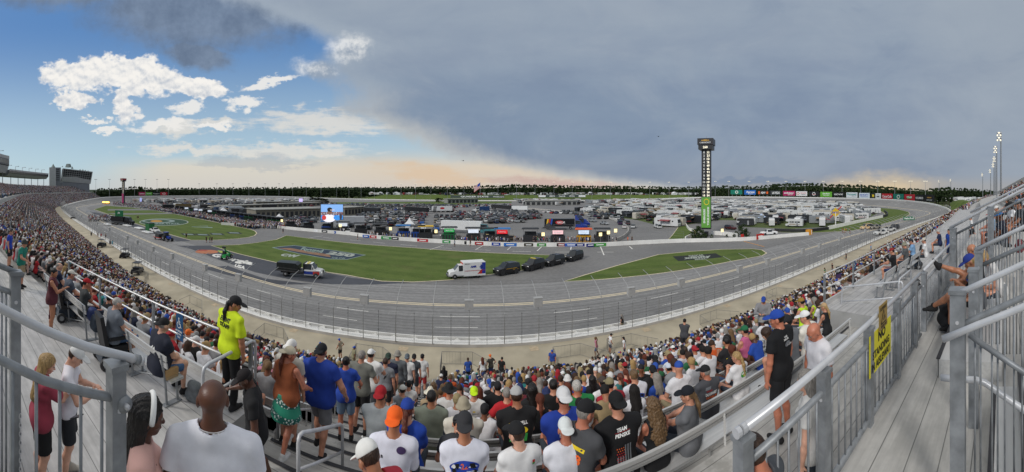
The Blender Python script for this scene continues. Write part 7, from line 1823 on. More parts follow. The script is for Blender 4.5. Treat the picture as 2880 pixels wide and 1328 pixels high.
def tent(c,x,y,w,h,label,mt=None,dd=10):
 p=P(*K(c,x,y)); L=math.hypot(p[0],p[1]); q=(p[0]*(L+dd)/L,p[1]*(L+dd)/L)
 t=thing('tent',(q[0],q[1],G),label,'tent','peaked tents in the infield',rnd.random()); mt=mt or M('tent_white','#e8e8e8',.7)
 MB().lathe([(w*.72,h*.62),(w*.35,h*.78),(w*.06,h),(.01,h*1.04)],(0,0,0),mt,4).build('canopy',t); m=MB()
 for a in range(4): m.tube([(w*.68*cos(a*pi/2),w*.68*sin(a*pi/2),0),(w*.68*cos(a*pi/2),w*.68*sin(a*pi/2),h*.63)],.05,m_rim,4)
 m.build('pole',t); MB().lathe([(w*.66,.0),(w*.66,h*.6)],(0,0,0),mt,4).build('side_cloth',t) if 'tall' in label else None
tent('c2',1465,505+60,3.2,5.2,'tall white peaked tent beside the blue canopies'); tent('c2',222,430,3.5,4,'small white peaked tent near the garages',dd=0); tent('g4',815,300,4,4.5,'white peaked tent among the pit boxes on the left',dd=0); tent('g4',1540,330,3,3,'white umbrella shaped tent left of the video screen',dd=0)
tent('c3',350,600,3.6,4.5,'black peaked tent behind the pink screen pit box',cb_,8); tent('c3',2380,430,4.5,4,'pale blue and white peaked tent among the campers',M('tent_pale','#b9cbe4',.7),0); tent('c3',1690,400,3.6,4,'white awning tent in front of the nearest campers',None,0)
# ---------- video screen ----------
x0,x1,y0,y1=902.7,964.5,575.2,617.5; d_=118; a=B(x0,d_); b=B(x1,d_); zt=CZ-(y0-H0)/FO*d_; zb=CZ-(y1-H0)/FO*d_; mid=((a[0]+b[0])/2,(a[1]+b[1])/2,0)
t=thing('video_screen',(mid[0],mid[1],G),'large lit video screen showing a man in a cap in front of a crowd','screen',None,math.atan2(b[1]-a[1],b[0]-a[0])); ww=math.hypot(b[0]-a[0],b[1]-a[1]); zc=(zt+zb)/2-G; hh=zt-zb
MB().box((0,.35,zc),(ww+.3,.6,hh+.3),m_trim).build('cabinet',t); MB().box((0,.6,zc/2-hh/4),(1.0,1.0,zc-hh/2),m_trim).build('mast',t); MB().box((0,.8,.9),(7,2.4,1.2),m_trim).build('trailer_base',t)
def em(n,c,e=1.0): return M('picture_'+n,c,.4,0,.15,1.2,emit=e)
m=MB()
def pq(cx,cz,w_,h_,mt,k): m.add([(cx-w_/2,0-.002*k,cz-h_/2),(cx+w_/2,-.002*k,cz-h_/2),(cx+w_/2,-.002*k,cz+h_/2),(cx-w_/2,-.002*k,cz+h_/2)],[(0,1,2,3)],mt)
def pe(cx,cz,rx,rz_,mt,k,n=18): m.add([(cx+rx*cos(2*pi*i/n),-.002*k,cz+rz_*sin(2*pi*i/n)) for i in range(n)],[tuple(range(n))],mt)
pq(0,zc,ww,hh,em('sky','#7fa9df',.9),1); pq(0,zc-hh*.12,ww,hh*.25,em('crowd','#8a7f8a',.5),2); pq(0,zc-hh*.36,ww,hh*.28,em('blue','#3f8fe0',.8),3)
for i in range(40): pe(-ww/2+ww*((i*.37)%1),zc-hh*(.02+.2*((i*.61)%1)),ww*.018,hh*.03,em(['dk','lt','rd'][i%3],['#3a3438','#e4e2e6','#a8463f'][i%3],.6),3)
pe(-ww*.13,zc-hh*.42,ww*.30,hh*.26,em('shirt','#e8e4ee',.9),4); pe(-ww*.36,zc-hh*.38,ww*.10,hh*.16,em('sleeve','#c8413c',.8),5); pe(ww*.24,zc-hh*.38,ww*.17,hh*.17,em('blue','',.8),5)
pe(-ww*.10,zc-hh*.02,ww*.105,hh*.18,em('skin','#8a6a5c',.6),6); pe(-ww*.10,zc+hh*.16,ww*.12,hh*.14,em('cap','#33302f',.5),7); pq(ww*.02,zc+hh*.13,ww*.2,hh*.05,em('brim','#d9c9c8',.8),8); pe(ww*.40,zc-hh*.3,ww*.06,hh*.22,em('person','#4b4a55',.5),6)
m.build('picture',t)
for (c,x0_,y0_,x1_,y1_,dd_,lb,cc) in (('c2',410,198,445,230,300,'small lit screen far in the infield left of the big screen','#c9b8ee'),('z3',2025,600,2055,655,330,'small lit screen among the crowd on the far left','#9aa2d8')):
 a=K(c,x0_,y0_); b=K(c,x1_,y1_); p=B((a[0]+b[0])/2,dd_); w_=(b[0]-a[0])/FO*dd_; z1=CZ-(a[1]-H0)/FO*dd_; z0=CZ-(b[1]-H0)/FO*dd_
 t=thing('video_screen',(p[0],p[1],G),lb,'screen',None,math.atan2(-p[0],p[1])); MB().box((0,0,(z0+z1)/2-G),(w_,.5,z1-z0),M('small_screen'+str(x0_),cc,.4,0,.3,1,emit=.9)).build('panel',t); MB().tube([(0,.3,0),(0,.3,z0-G)],.2,m_trim,5).build('mast',t)
# ---------- semi trailers ----------
def hauler(c,xa,ya,xb,yb,label,side,h=2.9,cab=None,stripes=None,text=None,tw=None):
 pa,pb=P(*K(c,xa,ya)),P(*K(c,xb,yb)); L=math.hypot(pb[0]-pa[0],pb[1]-pa[1]); rz=math.atan2(pb[1]-pa[1],pb[0]-pa[0])
 t=thing('semi_trailer',((pa[0]+pb[0])/2,(pa[1]+pb[1])/2,G),label,'trailer','haulers in the infield',rz); TL=L-(5.5 if cab else 0)
 x0=-L/2 if cab is None or xb>xa else -L/2
 MB().box((x0+TL/2,0,1.1+h/2),(TL,2.5,h),side,taper=.99).build('body',t); ux=(1,0,0)
 m=MB();
 if stripes:
  for i,cl in enumerate(stripes): m.add([(x0+.6+i*.75+(.5 if q in(2,3) else 0)+(.55 if q in(1,2) else 0),-1.256,1.1+(0 if q<2 else h)) for q in range(4)],[(0,1,2,3)],cloth(cl))
  m.add([(x0+TL*.5+1.6*cos(2*pi*i/18),-1.258,1.1+h*.55+.7*sin(2*pi*i/18)) for i in range(18)],[tuple(range(18))],RED)
 if text: write(m,text,(x0+TL*.55,-1.25,1.1+h*.55),ux,(0,0,1),tw or TL*.4,h*.28,WHT,.014)
 if m.v: m.build('livery',t)
 for x in (x0+1.2,x0+2.4,x0+TL-1.6):
  for s in (-1,1): w_=wheel(.5,.3).build('wheel',t,True); w_.location=(x,s*1.05,.5)
 if cab:
  k=MB(); carloft(k,2.4,[(x0+TL+.3,2.0,3.5,.86,1),(x0+TL+2.2,1.9,3.3,.8,1),(x0+TL+2.9,1.85,1.95,.86,1),(x0+TL+4.6,1.6,1.7,.8,.95),(x0+TL+4.8,1.0,1.1,.8,.9)],cab,m_glass,.6); o=thing('tractor_unit',t.location,'tractor unit coupled to the '+label[:48].rsplit(' ',1)[0],'truck',None,rz); k.build('cab',o)
  for x in (x0+TL+.9,x0+TL+3.9):
   for s in (-1,1): w_=wheel(.5,.3).build('wheel',o,True); w_.location=(x,s*1.05,.5)
 return t
m_slv=M('silver_trailer','#c9cbce',.35,.1,.06,2)
hauler('c3',310,492,735,490,'black semi trailer with yellow, red and blue stripes and a red oval badge',M('trailer_black','#17181b',.35),2.9,m_blup,['#f2c230','#c9302c','#2759b8'],'NASCAR',3)
for i,(dx,dy) in enumerate(((-6,-22),(-18,-38),(-30,-56))):
 p=P(*K('c3',690+dx,490+dy)); t=thing('tractor_unit',(p[0],p[1],G),f'royal blue truck cab parked in echelon, {ordw(i+1)} behind the front one','truck','blue truck cabs in the infield',.05); k=MB(); carloft(k,2.4,[(-2.5,1.6,3.6,.86,1),(-.3,1.9,3.5,.8,1),(.5,1.85,1.95,.86,1),(2.2,1.6,1.7,.8,.95),(2.4,1.0,1.1,.8,.9)],m_blup,m_glass,.6); k.build('cab',t)
 for x in (-1.7,1.6):
  for s in (-1,1): w_=wheel(.5,.3).build('wheel',t,True); w_.location=(x,s*1.05,.5)
hauler('c2',1775,515,2160,530,'long plain white semi trailer behind the pit boxes',m_whp,3.0); p=P(*K('c2',2215,540)); t=thing('tractor_unit',(p[0],p[1],G),'teal truck cab in front of the plain white trailer','truck',None,-.1); k=MB(); carloft(k,2.4,[(-2.5,1.6,3.4,.86,1),(-.3,1.9,3.3,.8,1),(.5,1.85,1.95,.86,1),(2.2,1.6,1.7,.8,.95),(2.4,1.0,1.1,.8,.9)],M('teal_paint','#4d8a90',.4),m_glass,.6); k.build('cab',t)
hauler('c2',750,470,1035,470,'silver grey trailer wall to the right of the video screen',m_slv,3.2)
hauler('c2',2230,330,2055,330,'blue and black semi trailer lettered FORD with a white cab',M('trailer_blue','#1c3a66',.4),2.9,m_whp,None,'FORD',4)
hauler('c2',1430,330,1640,345,'black trailer with an open side in the car park',m_blkp,2.9); hauler('c2',1680,330,1870,328,'white wedge trailer with dark stripes in the car park',m_whp,3.0,None,['#3a3c40','#3a3c40','#3a3c40'])
hauler('c2',930,330,1180,345,'dark trailer beyond the car park rows',M('trailer_dark','#2b2d31',.4),2.6); hauler('c3',0,318,150,320,'white box trailer at the edge of the oval lot',m_whp,2.6); hauler('c2',2260,300,2440,318,'black hauler far behind the blue trailer',m_blkp,2.8)
for i,(c,a,b_,c2_,d2) in enumerate((('g4',30,225,170,222),('g4',200,215,400,212),('g4',520,230,690,225),('g4',700,270,860,262),('g4',860,262,1040,252),('g4',1170,320,1310,322),('c2',60,300,200,300),('g4',930,290,1100,296))):
 hauler(c,a,b_,c2_,d2,f'team hauler behind the left crowd, {ordw(i+1)} from the left',[m_blkp,M('trailer_gold','#6d5a30',.4),m_blkp,M('trailer_multi','#2f4360',.4),m_slv,bg_,m_blkp,m_blkp][i],2.8)
# ---------- garages ----------
m_gar=M('garage_wall','#857f71',.8,0,.08,.6); m_roofm=M('garage_roof','#9c9b93',.6,0,.08,.5)
def shed(c,pts,dep,h,label,n=8,wall=None):
 pa,pb=P(*K(c,*pts[0])),P(*K(c,*pts[1])); L=math.hypot(pb[0]-pa[0],pb[1]-pa[1]); rz=math.atan2(pb[1]-pa[1],pb[0]-pa[0]); t=thing('garage_building',(pa[0],pa[1],G),label,'building','infield garages',rz)
 MB().box((L/2,dep/2,h/2),(L,dep,h),wall or m_gar).build('wall',t); MB().prism([(-.6,h),(L+.6,h),(L+.6,h+.35),(-.6,h+.35)],-.9,dep+.9,m_roofm,'y').build('roof',t)
 for i in range(n): MB().box((L*(i+.5)/n,-.03,h*.42),(L/n*.62,.08,h*.62),m_trim).build('garage_door',t)
shed('c2',[(0,395),(615,372)],16,4.6,'long beige garage building with dark doors left of the screen',14); shed('c2',[(845,360),(1030,345)],14,4.4,'beige garage building right of the screen',6)
shed('g4',[(800,230),(2060,175)],8,3.0,'second long garage roof in the left infield',18)
shed('c3',[(130,265),(620,262)],18,4.5,'long grey building beyond the oval lot',10,M('building_grey','#8c8c88',.8,0,.1)); shed('c2',[(1830,245),(2120,240)],12,5,'grey building far behind the car park',8,M('building_grey','',.8)); shed('c2',[(0,262),(700,250)],10,3.2,'pale low roof behind the garages on the left',12)
ov=catmull(PK('c3',[(-20,300),(150,300),(400,320),(700,350),(900,385),(1040,440),(1105,490),(1110,530),(1060,580),(985,612)]),5)
polywall('infield_wall','curved concrete wall with fence around the inner oval lot',ov,1.0,.3,m_conc)
polywall('infield_wall','white curving wall around the grass patch by the scoring tower',catmull(PK('c3',[(1660,455),(1690,500),(1745,515),(1740,545),(1655,590)]),4),.9,.3,m_wallw)
polywall('infield_wall','white wall behind the bushes beside the scoring tower',catmull(PK('c3',[(1900,545),(2020,550),(2150,572)]),4),1.3,.3,m_wallw)
polywall('infield_wall','long white wall inside the right turn',catmull(PK('r5',[(1180,522),(1500,450),(1725,402)]),4),1.3,.5,m_wallw)
polywall('tyre_barrier','black tyre barrier at the foot of the right campground',catmull(PK('r5',[(640,540),(840,546),(1010,542),(1180,522)]),4),1.0,.6,m_black,'barrier')
polywall('tyre_barrier','black tyre barrier at the far end of the long white wall',catmull(PK('r5',[(1725,402),(1768,388),(1772,368),(1745,345)]),4),1.3,.6,m_black,'barrier')
def ifence(pts,label,h=2.4):
 pts=catmull(pts,3.0); o=pts[0]; t=thing('wire_fence',(o[0],o[1],G),label,'fence','wire fences of the infield'); mt=M('fence_thin',(.22,.22,.22),.6,.3,0)
 for p in pts[::2][:60]: MB().tube([(p[0]-o[0],p[1]-o[1],0),(p[0]-o[0],p[1]-o[1],h)],.04,mt,4).build('post',t)
 m=MB()
 for z in (h*.35,h*.7,h): m.tube([(p[0]-o[0],p[1]-o[1],z) for p in pts],.02,mt,3,False)
 m.build('wire',t)
ifence(PK('c3',[(0,520),(200,515),(500,512),(760,525),(1000,560)]),'wire fence in front of the striped black trailer'); ifence(PK('c3',[(1120,560),(1400,562),(1640,590)]),'wire fence across the road beside the grass patch')
ifence(PK('r5',[(1290,470),(1500,440),(1640,400),(1690,370),(1650,330)]),'wire fence at the end of the right campground')
q=P(*K('r5',985,572)); tag(MB().box((q[0],q[1],G+.8),(1.6,1.6,1.7),M('barrel_orange','#e09a2a',.6)).box((q[0]+.3,q[1]-.81,G+.8),(.3,.02,1.5),WHT).build('crash_cushion'),'orange crash cushion at the end of the white pit wall','barrier')
q=P(*K('r5',315,630)); tag(MB().box((q[0],q[1],G+.9),(.7,.6,1.8),m_redp).build('marker_post'),'red marker block on the white wall at the pit exit','marker')
q=P(*K('r5',492,622)); tag(MB().box((q[0],q[1]-.1,G+.95),(3.3,.12,1.6),m_redp).box((q[0],q[1]-.17,G+.95),(2.0,.01,.5),WHT).build('sponsor_panel'),'red sponsor panel on the white wall right of the marker block','panel')
mb=MB()
def gquad(pts,mt,z=.024): mb.sheet(pts,G+z,mt)
def gline(c,a,b,w_,mt):
 p,q=P(*K(c,*a)),P(*K(c,*b)); d_=Vector((q[0]-p[0],q[1]-p[1])); n_=Vector((-d_.y,d_.x)).normalized()*w_/2
 mb.sheet([(p[0]-n_.x,p[1]-n_.y),(q[0]-n_.x,q[1]-n_.y),(q[0]+n_.x,q[1]+n_.y),(p[0]+n_.x,p[1]+n_.y)],G+.022,mt)
mo=M('orange_paint','#e59b3c',.6)
gline('r5',(330,640),(535,695),.35,mo)
for a,b in (((845,660),(878,740)),((1120,655),(1150,682)),((283,660),(240,700)),((565,660),(560,688)),((410,711),(545,711)),((0,703),(180,707)),((815,711),(970,711))): gline('c3',a,b,.28,m_white)
for a,b in (((1790,645),(1660,687)),((2175,645),(2090,690)),((2440,655),(2400,690)),((900,595),(1000,604)),((1120,615),(1230,627)),((1380,640),(1540,653)),((640,570),(730,578)),((510,575),(640,555)),((2090,688),(2240,694)),((1720,668),(1870,677))): gline('c2',a,b,.22,m_white)
tag(up_fix(mb.build('pit_road_markings')),kind='structure')
# ---------- paint on grass and tarmac ----------
mb=MB()
def gaff(c,BL,BR,TL):
 bl,br,tl=[np.array(P(*K(c,*q))[:2]) for q in (BL,BR,TL)]; return lambda u,v: tuple(bl+(br-bl)*u+(tl-bl)*v)
def gtext(txt,c,BL,BR,TL,mt,z=.03,bold=.03,shear=0):
 v,f,_=letters(txt,bold,shear); m_=gaff(c,BL,BR,TL); mb.add([(*m_(a+.5,b+.5),G+z) for a,b,_ in v],f,mt)
def gell(c,cx,cy,rx,ry,mt,z=.026,n=28): mb.sheet([P(*K(c,cx+rx*cos(2*pi*i/n),cy+ry*sin(2*pi*i/n))) for i in range(n)],G+z,mt)
m_org=M('peach_paint','#b9714a',.7,0,.08,1); m_lf=M('leaf_paint','#a9bd4b',.7,0,.08,1); m_navy=M('navy_turf_paint','#26374a',.85,0,.15,1); m_pale=M('pale_turf_paint','#84958f',.85,0,.15,1)
gell('g4',602,770,148,25,m_org); gell('g4',540,752,75,8,M('red_paint','#a8442e',.7),.03)
mb.sheet(PK('g4',[(735,752),(800,760),(955,812),(840,795),(770,780)]),G+.028,m_lf)
gtext('Georgia','g4',(640,838),(1175,962),(700,787),m_white,.032,.06,.25); gtext('USA','g4',(950,962),(1085,998),(975,925),m_white,.032,.05)
mb.sheet(PK('c2',[(150,668),(245,655),(370,645),(720,690),(1052,738),(965,760),(870,783),(700,778),(400,725)]),G+.02,m_pale)
mb.sheet(PK('c2',[(175,668),(250,658),(372,649),(720,694),(1030,739),(960,757),(866,779),(704,774),(400,721)]),G+.024,m_navy)
mb.sheet(PK('c2',[(205,672),(330,672),(700,735),(715,760),(500,726)]),G+.028,M('bronze_turf_paint','#8d6a50',.85,0,.2,1))
gtext('Focused','c2',(420,692),(640,722),(440,662),m_pale,.032,.05,.2); gtext('HEALTH','c2',(470,706),(600,722),(476,692),m_pale,.032,.03); gtext('250','c2',(660,730),(930,762),(690,700),M('white_turf_paint','#a3aaa0',.85,0,.15,1),.032,.06,.2)
gtext('THE CW','c2',(715,772),(850,780),(722,756),m_pale,.032,.02); gtext('CW','c2',(232,748),(415,768),(252,722),M('white_turf_paint','',.85),.032,.08,.3)
mb.sheet(PK('c3',[(1533,752),(1945,722),(2012,760),(1588,797)]),G+.024,M('black_turf_paint','#1c221e',.85,0,.15,1))
gtext('xfinity','c3',(1640,787),(1905,766),(1640,757),M('white_turf_paint','',.85),.032,.05); gtext('NASCAR','c3',(1690,757),(1835,748),(1685,741),M('white_turf_paint','',.85),.032,.03); gtext('SERIES','c3',(1745,789),(1850,781),(1742,775),M('white_turf_paint','',.85),.032,.03)
gell('c1',1095,582,165,24,M('white_turf_paint','',.85),.018); gell('c1',1095,582,158,22,M('green_turf_paint','#24472c',.85,0,.15,1),.022); gell('c1',1060,575,110,13,m_pale,.026); gell('c1',1050,575,85,9,M('green_turf_paint','',.85),.03); gell('c1',1045,576,40,7,M('gold_turf_paint','#b8893a',.85),.034)
gtext('QUAKER STATE','c1',(975,598),(1205,600),(975,586),m_pale,.036,.03)
for a,b,c_,d2 in ((1280,612,1420,618),(1320,604,1390,608)): mb.sheet(PK('c1',[(a,b),(c_,b+4),(c_,d2+3),(a,d2-4)]),G+.02,m_pale)
for i,(a,b) in enumerate(((1205,662),(1300,664),(1395,660),(1510,652))): mb.sheet(PK('c1',[(a,b-5),(a+90,b-3),(a+110,b+10),(a+20,b+8)]),G+.02,M('black_turf_paint','',.85)); mb.sheet(PK('c1',[(a+18,b-2),(a+80,b),(a+92,b+6),(a+28,b+4)]),G+.026,m_pale)
mb.sheet([P(303,588.5),P(420,587.5),P(600,602),P(608,605.5),P(420,591.5),P(303,592.5)],G+.016,m_apron); mb.sheet([P(300,600),P(440,599.5),P(540,598),P(555,600.5),P(440,602.5),P(330,604.5)],G+.016,m_apron)
gtext('FS','z3',(1240,815),(1400,812),(1250,785),GRY,.03)
tag(up_fix(mb.build('painted_logos')),kind='structure')
print('infield',time.time()-T0)
# ---------- campers and parked cars in the infield ----------
m_rvw=M('camper_shell','#888888',.45,0,.05,1,objcol=True); m_win=M('camper_window',(.04,.045,.05),.2,0,0); m_st1=M('camper_stripe','#3b3f47',.5,0,0); m_st2=M('camper_stripe_tan','#8f7b60',.5,0,0); m_st3=M('camper_stripe_red','#8c2f34',.5,0,0)
def rv(kind,stripe):
 mb=MB()
 if kind=='trailer':
  mb.prism([(-4,.5),(3.3,.5),(4.1,1.2),(4.2,2.4),(3.7,3.0),(-3.9,3.1),(-4.05,2.6)],-1.2,1.2,m_rvw,'y'); L=4
 elif kind=='fifth':
  mb.prism([(-5,.6),(2.6,.6),(2.7,1.7),(4.9,1.8),(5.0,2.9),(4.3,3.6),(-4.9,3.6),(-5.05,3)],-1.22,1.22,m_rvw,'y'); L=4.6
 elif kind=='coach':
  mb.prism([(-5.6,.45),(5.4,.45),(5.6,1.3),(5.3,3.3),(4.9,3.5),(-5.5,3.5),(-5.65,3)],-1.25,1.25,m_rvw,'y'); mb.box((5.36,0,2.4),(.3,2.3,1.3),m_win,ry=-.1); L=5
 else:
  mb.prism([(-3.4,.5),(3.6,.5),(3.65,1.2),(2.6,1.35),(2.2,2.1),(3.4,2.25),(3.5,2.9),(3.0,3.15),(-3.3,3.15),(-3.45,2.6)],-1.15,1.15,m_rvw,'y'); mb.box((2.42,0,1.7),(.3,2.0,.7),m_win,ry=-.5); L=2.6
 top=3.05 if kind in('trailer','mini') else 3.5
 for s in (-1,1):
  y=s*(1.235 if kind!='mini' else 1.165)
  for x,w_ in ((-L*.72,.9),(-L*.2,.7),(L*.25,1.0),(L*.62,.6)): mb.box((x,y,top*.66),(w_,.03,.55),m_win)
  mb.box((-L*.45,y,top*.5),(.65,.035,1.7 if top<3.2 else 1.9),m_rim); mb.box((0,y,top*.33),(L*1.7,.026,.22),stripe); mb.box((L*.3,y,top*.43),(L*.9,.028,.12),stripe)
 for x in (-L*.25,-L*.05) if kind!='mini' else (-L*.5,L*.95):
  for s in (-1,1): mb.lathe([(.02,-.13),(.38,-.13),(.38,.13),(.02,.13)],(x,s*1.05,.38),m_tyre,8,'y')
 mb.box((.6,.1,top+.13),(.9,.7,.26),m_rim); mb.box((-1.8,0,top+.1),(.5,.5,.2),m_rvw); mb.box((2,-.3,top+.1),(.4,.4,.16),m_rvw)
 if kind in('fifth','coach'): mb.add([(-2.5,-1.25,2.9),(2.2,-1.25,2.9),(2.2,-3.4,2.5),(-2.5,-3.4,2.5)],[(0,1,2,3)],stripe)
 return mb.mesh('camper')
RV=[(rv(k,s),k) for k in('trailer','fifth','coach','mini') for s in (m_st1,m_st2,m_st3)]
kn={'trailer':'travel trailer','fifth':'fifth wheel camper','coach':'motor coach','mini':'small motorhome'}
CARM=[(simple_car(k),k) for k in('sedan','suv','pickup','hatch','suv','pickup','van')]
CC=[('white','#cfcfcd',17),('black','#101113',28),('silver','#8f9294',12),('grey','#45484c',22),('dark blue','#1f2c4c',6),('red','#8c1f22',7),('maroon','#4c1a1e',2),('tan','#9c8d73',3),('bright blue','#2a5aa0',2)]
RC=[('white','#d2d2d0',52),('cream','#bdb6a8',12),('grey','#85898c',18),('black','#232528',15),('tan','#94866e',3)]
def inside(p,poly):
 x,y=p[0],p[1]; c=False; n=len(poly)
 for i in range(n):
  a,b=poly[i],poly[(i+1)%n]
  if (a[1]>y)!=(b[1]>y) and x<(b[0]-a[0])*(y-a[1])/(b[1]-a[1])+a[0]: c=not c
 return c
mb=MB(); mb.sheet(PK('c3',[(640,330),(800,290),(1200,240),(2444,222),(2444,440),(2240,470),(2200,400),(1950,380),(1900,420),(1450,470),(1180,400),(930,370),(730,350)]),G-.006,m_rough); mb.sheet(PK('r5',[(0,222),(700,228),(1300,246),(1640,300),(1690,350),(1560,420),(1240,490),(800,515),(340,495),(340,430),(0,425)]),G-.004,m_rough); tag(up_fix(mb.build('campground_grass')),kind='structure')
items=[]
def lot(poly,ang,dx,dy,kind,occ=.9,gap=0,jit=.3,nm='',z=G):
 c,s=cos(ang),sin(ang); R_=lambda p:(p[0]*c+p[1]*s,-p[0]*s+p[1]*c); U_=lambda p:(p[0]*c-p[1]*s,p[0]*s+p[1]*c)
 q=[R_(p) for p in poly]; x0,x1=min(a[0] for a in q),max(a[0] for a in q); y0,y1=min(a[1] for a in q),max(a[1] for a in q)
 y=y0; r=0
 while y<y1:
  x=x0+(r%3)*.5; n=0; r+=1
  while x<x1:
   p=U_((x,y)); x+=dx*(1 if kind=='car' else rnd.uniform(.9,1.25)); n+=1
   if gap and (n%gap)==0: x+=4
   if rnd.random()<occ and inside(p,poly): items.append((math.hypot(p[0],p[1]),p[0]+rnd.uniform(-jit,jit),p[1]+rnd.uniform(-jit,jit),ang,kind,nm,r,n,z))
  y+=dy if (r%2 or kind!='car') else dy*1.9
lot(PK('c2',[(840,440),(1050,470),(1300,470),(1760,455),(2440,450),(2440,325),(1900,335),(1900,375),(1200,325),(1040,320)]),.12,2.9,5.6,'car',.93,16,.15,'middle car park')
lot(PK('c3',[(0,440),(110,430),(200,380),(0,330)]),.12,2.9,5.6,'car',.8,0,.2,'lot edge beside the oval')
lot(PK('c2',[(300,430),(610,440),(610,400),(300,395)]),.0,2.9,6,'car',.9,0,.2,'cars by the garages')
lot(PK('c2',[(430,285),(620,262),(830,250),(1400,262),(2440,300),(2440,262),(1600,262),(700,250)]),.05,3.0,6.5,'car',.8,18,.3,'far car park')
lot(PK('c3',[(200,318),(900,345),(1050,400),(1190,480),(1110,500),(960,420),(700,372),(250,330)]),-.5,3.2,7,'car',.75,0,.3,'road inside the oval')
lot(PK('c3',[(1290,455),(1590,490),(1590,545),(1420,545),(1270,480)]),-.2,4.6,7.5,'car',.75,0,.6,'row beside the grass patch')
lot(PK('c3',[(640,330),(800,290),(1200,262),(2444,262),(2444,440),(2240,470),(2200,400),(1950,380),(1900,420),(1450,480),(1180,400),(930,370),(730,350)]),.35,4.4,10.6,'rv',.93,11,.7,'campground behind the tower')
lot(PK('r5',[(0,225),(700,232),(1300,250),(1600,300),(1670,350),(1560,410),(1240,480),(800,510),(340,490),(340,430),(0,425)]),.55,4.4,10.6,'rv',.94,11,.7,'right campground')
lot(PK('c3',[(600,240),(1200,215),(2444,212),(2444,262),(1200,262)]),.3,6.5,12,'rv',.8,9,1,'far campground')
lot(PK('r5',[(0,222),(1250,245),(1300,252),(700,234),(0,228)]),.5,6.5,12,'rv',.8,9,1,'far right campground')
lot(PK('z3',[(1850,640),(2576,650),(2576,680),(1950,668)]),.1,7,13,'rv',.85,7,1,'far left infield camp'); lot(PK('c2',[(0,252),(620,225),(620,208),(0,222)]),.1,7,12,'rv',.8,7,1,'left infield camp')
lot(PK('c3',[(1900,470),(2150,480),(2180,520),(1900,500)]),.1,6,8,'car',.5,0,.5,'service road by the tower')
lot(PK('c2',[(430,500),(1770,560),(1770,480),(1040,478),(840,452),(430,455)]),.15,4.2,6,'car',.42,0,1,'paddock behind the pit boxes'); lot(PK('c3',[(0,600),(620,600),(620,560),(0,560)]),.0,4.2,6,'car',.3,0,1,'paddock by the striped trailer')
lot(PK('g4',[(0,215),(1250,340),(2050,395),(2050,330),(1300,262),(0,180)]),.3,4.5,7,'car',.5,0,1,'left paddock'); lot(PK('g4',[(0,205),(1250,325),(1250,265),(0,175)]),.3,8,14,'rv',.5,0,1,'left paddock')
lot(PK('g4',[(0,142),(2060,142),(2060,104),(0,96)]),.1,6,12,'rv',.9,9,1,'far left camp'); lot(PK('c2',[(840,300),(1900,330),(1900,264),(840,258)]),.08,3,6.2,'car',.88,20,.3,'back car park')
lot(PK('c3',[(130,262),(640,264),(640,218),(0,214)]),.2,5.5,11,'rv',.85,9,1,'camp behind the grey building'); lot(PK('c3',[(0,430),(280,420),(280,345),(0,320)]),.1,3.4,6.5,'car',.55,0,.5,'oval lot'); lot(PK('g4',[(0,168),(2060,172),(2060,148),(0,146)]),.1,4,8,'car',.8,12,1,'left far car park')
lot(PK('c3',[(740,480),(900,470),(900,400),(700,385)]),.3,4,7,'car',.35,0,1,'inner oval')
items.sort(key=lambda q:q[0]); nc=nr=0; rest=[]
for (d_,x,y,ang,kind,nm,r,n,z) in items:
 if kind=='car':
  me,k_=rnd.choice(CARM); cn,cc,_=rnd.choices(CC,[c[2] for c in CC])[0]; rz=ang+pi/2+rnd.choice((0,pi))+rnd.uniform(-.04,.04)
  if nc<288:
   o=ob('parked_car',me,None,(x,y,z),rz); o.color=(*lin(cc),1); nc+=1; tag(o,f'{cn} {k_}, {ordw(n)} place of row {r} in the {nm}','car','cars parked in the infield')
  else: rest.append((x,y,z,rz,me,cc))
 else:
  if kind=='rv' and rnd.random()<.34:
   me,k_=rnd.choice(CARM); cn,cc,_=rnd.choices(CC,[c[2] for c in CC])[0]; rest.append((x,y,z,ang+rnd.uniform(-.3,.3),me,cc)); continue
  me,k_=rnd.choice(RV); cn,cc,_=rnd.choices(RC,[c[2] for c in RC])[0]; rz=ang+pi/2+rnd.choice((0,pi))+rnd.uniform(-.15,.15)
  if rnd.random()<.35: rz=ang+rnd.uniform(-.2,.2)
  if nr<288:
   o=ob('camper',me,None,(x,y,z),rz); o.color=(*lin(cc),1); nr+=1; tag(o,f'{cn} {kn[k_]}, {ordw(n)} place of row {r} in the {nm}','camper','campers parked in the infield')
  else: rest.append((x,y,z,rz,me,cc))
def merge(name,lst,label,cat):
 V=[];F=[];C=[];o=0; cache={}
 for (x,y,z,rz,me,cc) in lst:
  if me.name not in cache:
   v=np.array([q.co[:] for q in me.vertices]); f=[tuple(p.vertices) for p in me.polygons];
   cols=[]
   for p in me.polygons:
    m=me.materials[p.material_index]; cols.append(None if m in(m_paint,m_rvw) else tuple(m.node_tree.nodes['Principled BSDF'].inputs['Base Color'].default_value)[:3])
   cache[me.name]=(v,f,cols)
  v,f,cols=cache[me.name]; c_,s_=cos(rz),sin(rz); V.append(v@np.array([[c_,s_,0],[-s_,c_,0],[0,0,1]])+np.array((x,y,z))); F+= [tuple(i+o for i in g) for g in f]; o+=len(v); l=lin(cc); C+= [l if q is None else q for q in cols]
 V=np.concatenate(V); me=bpy.data.meshes.new(name); me.from_pydata(V.tolist(),[],F); me.materials.append(M('distant_colours','#888888',.5,0,0,attr=('GEOMETRY','tint')))
 at=me.attributes.new('tint','FLOAT_COLOR','FACE'); at.data.foreach_set('color',np.array([(*c,1) for c in C],np.float32).ravel()); me.update()
 return tag(ob(name,me),label,cat,None,'stuff')
merge('distant_vehicles',rest[:3600],'mass of distant campers and cars filling the far infield','vehicles')
print('parked',nc,nr,len(rest),time.time()-T0)
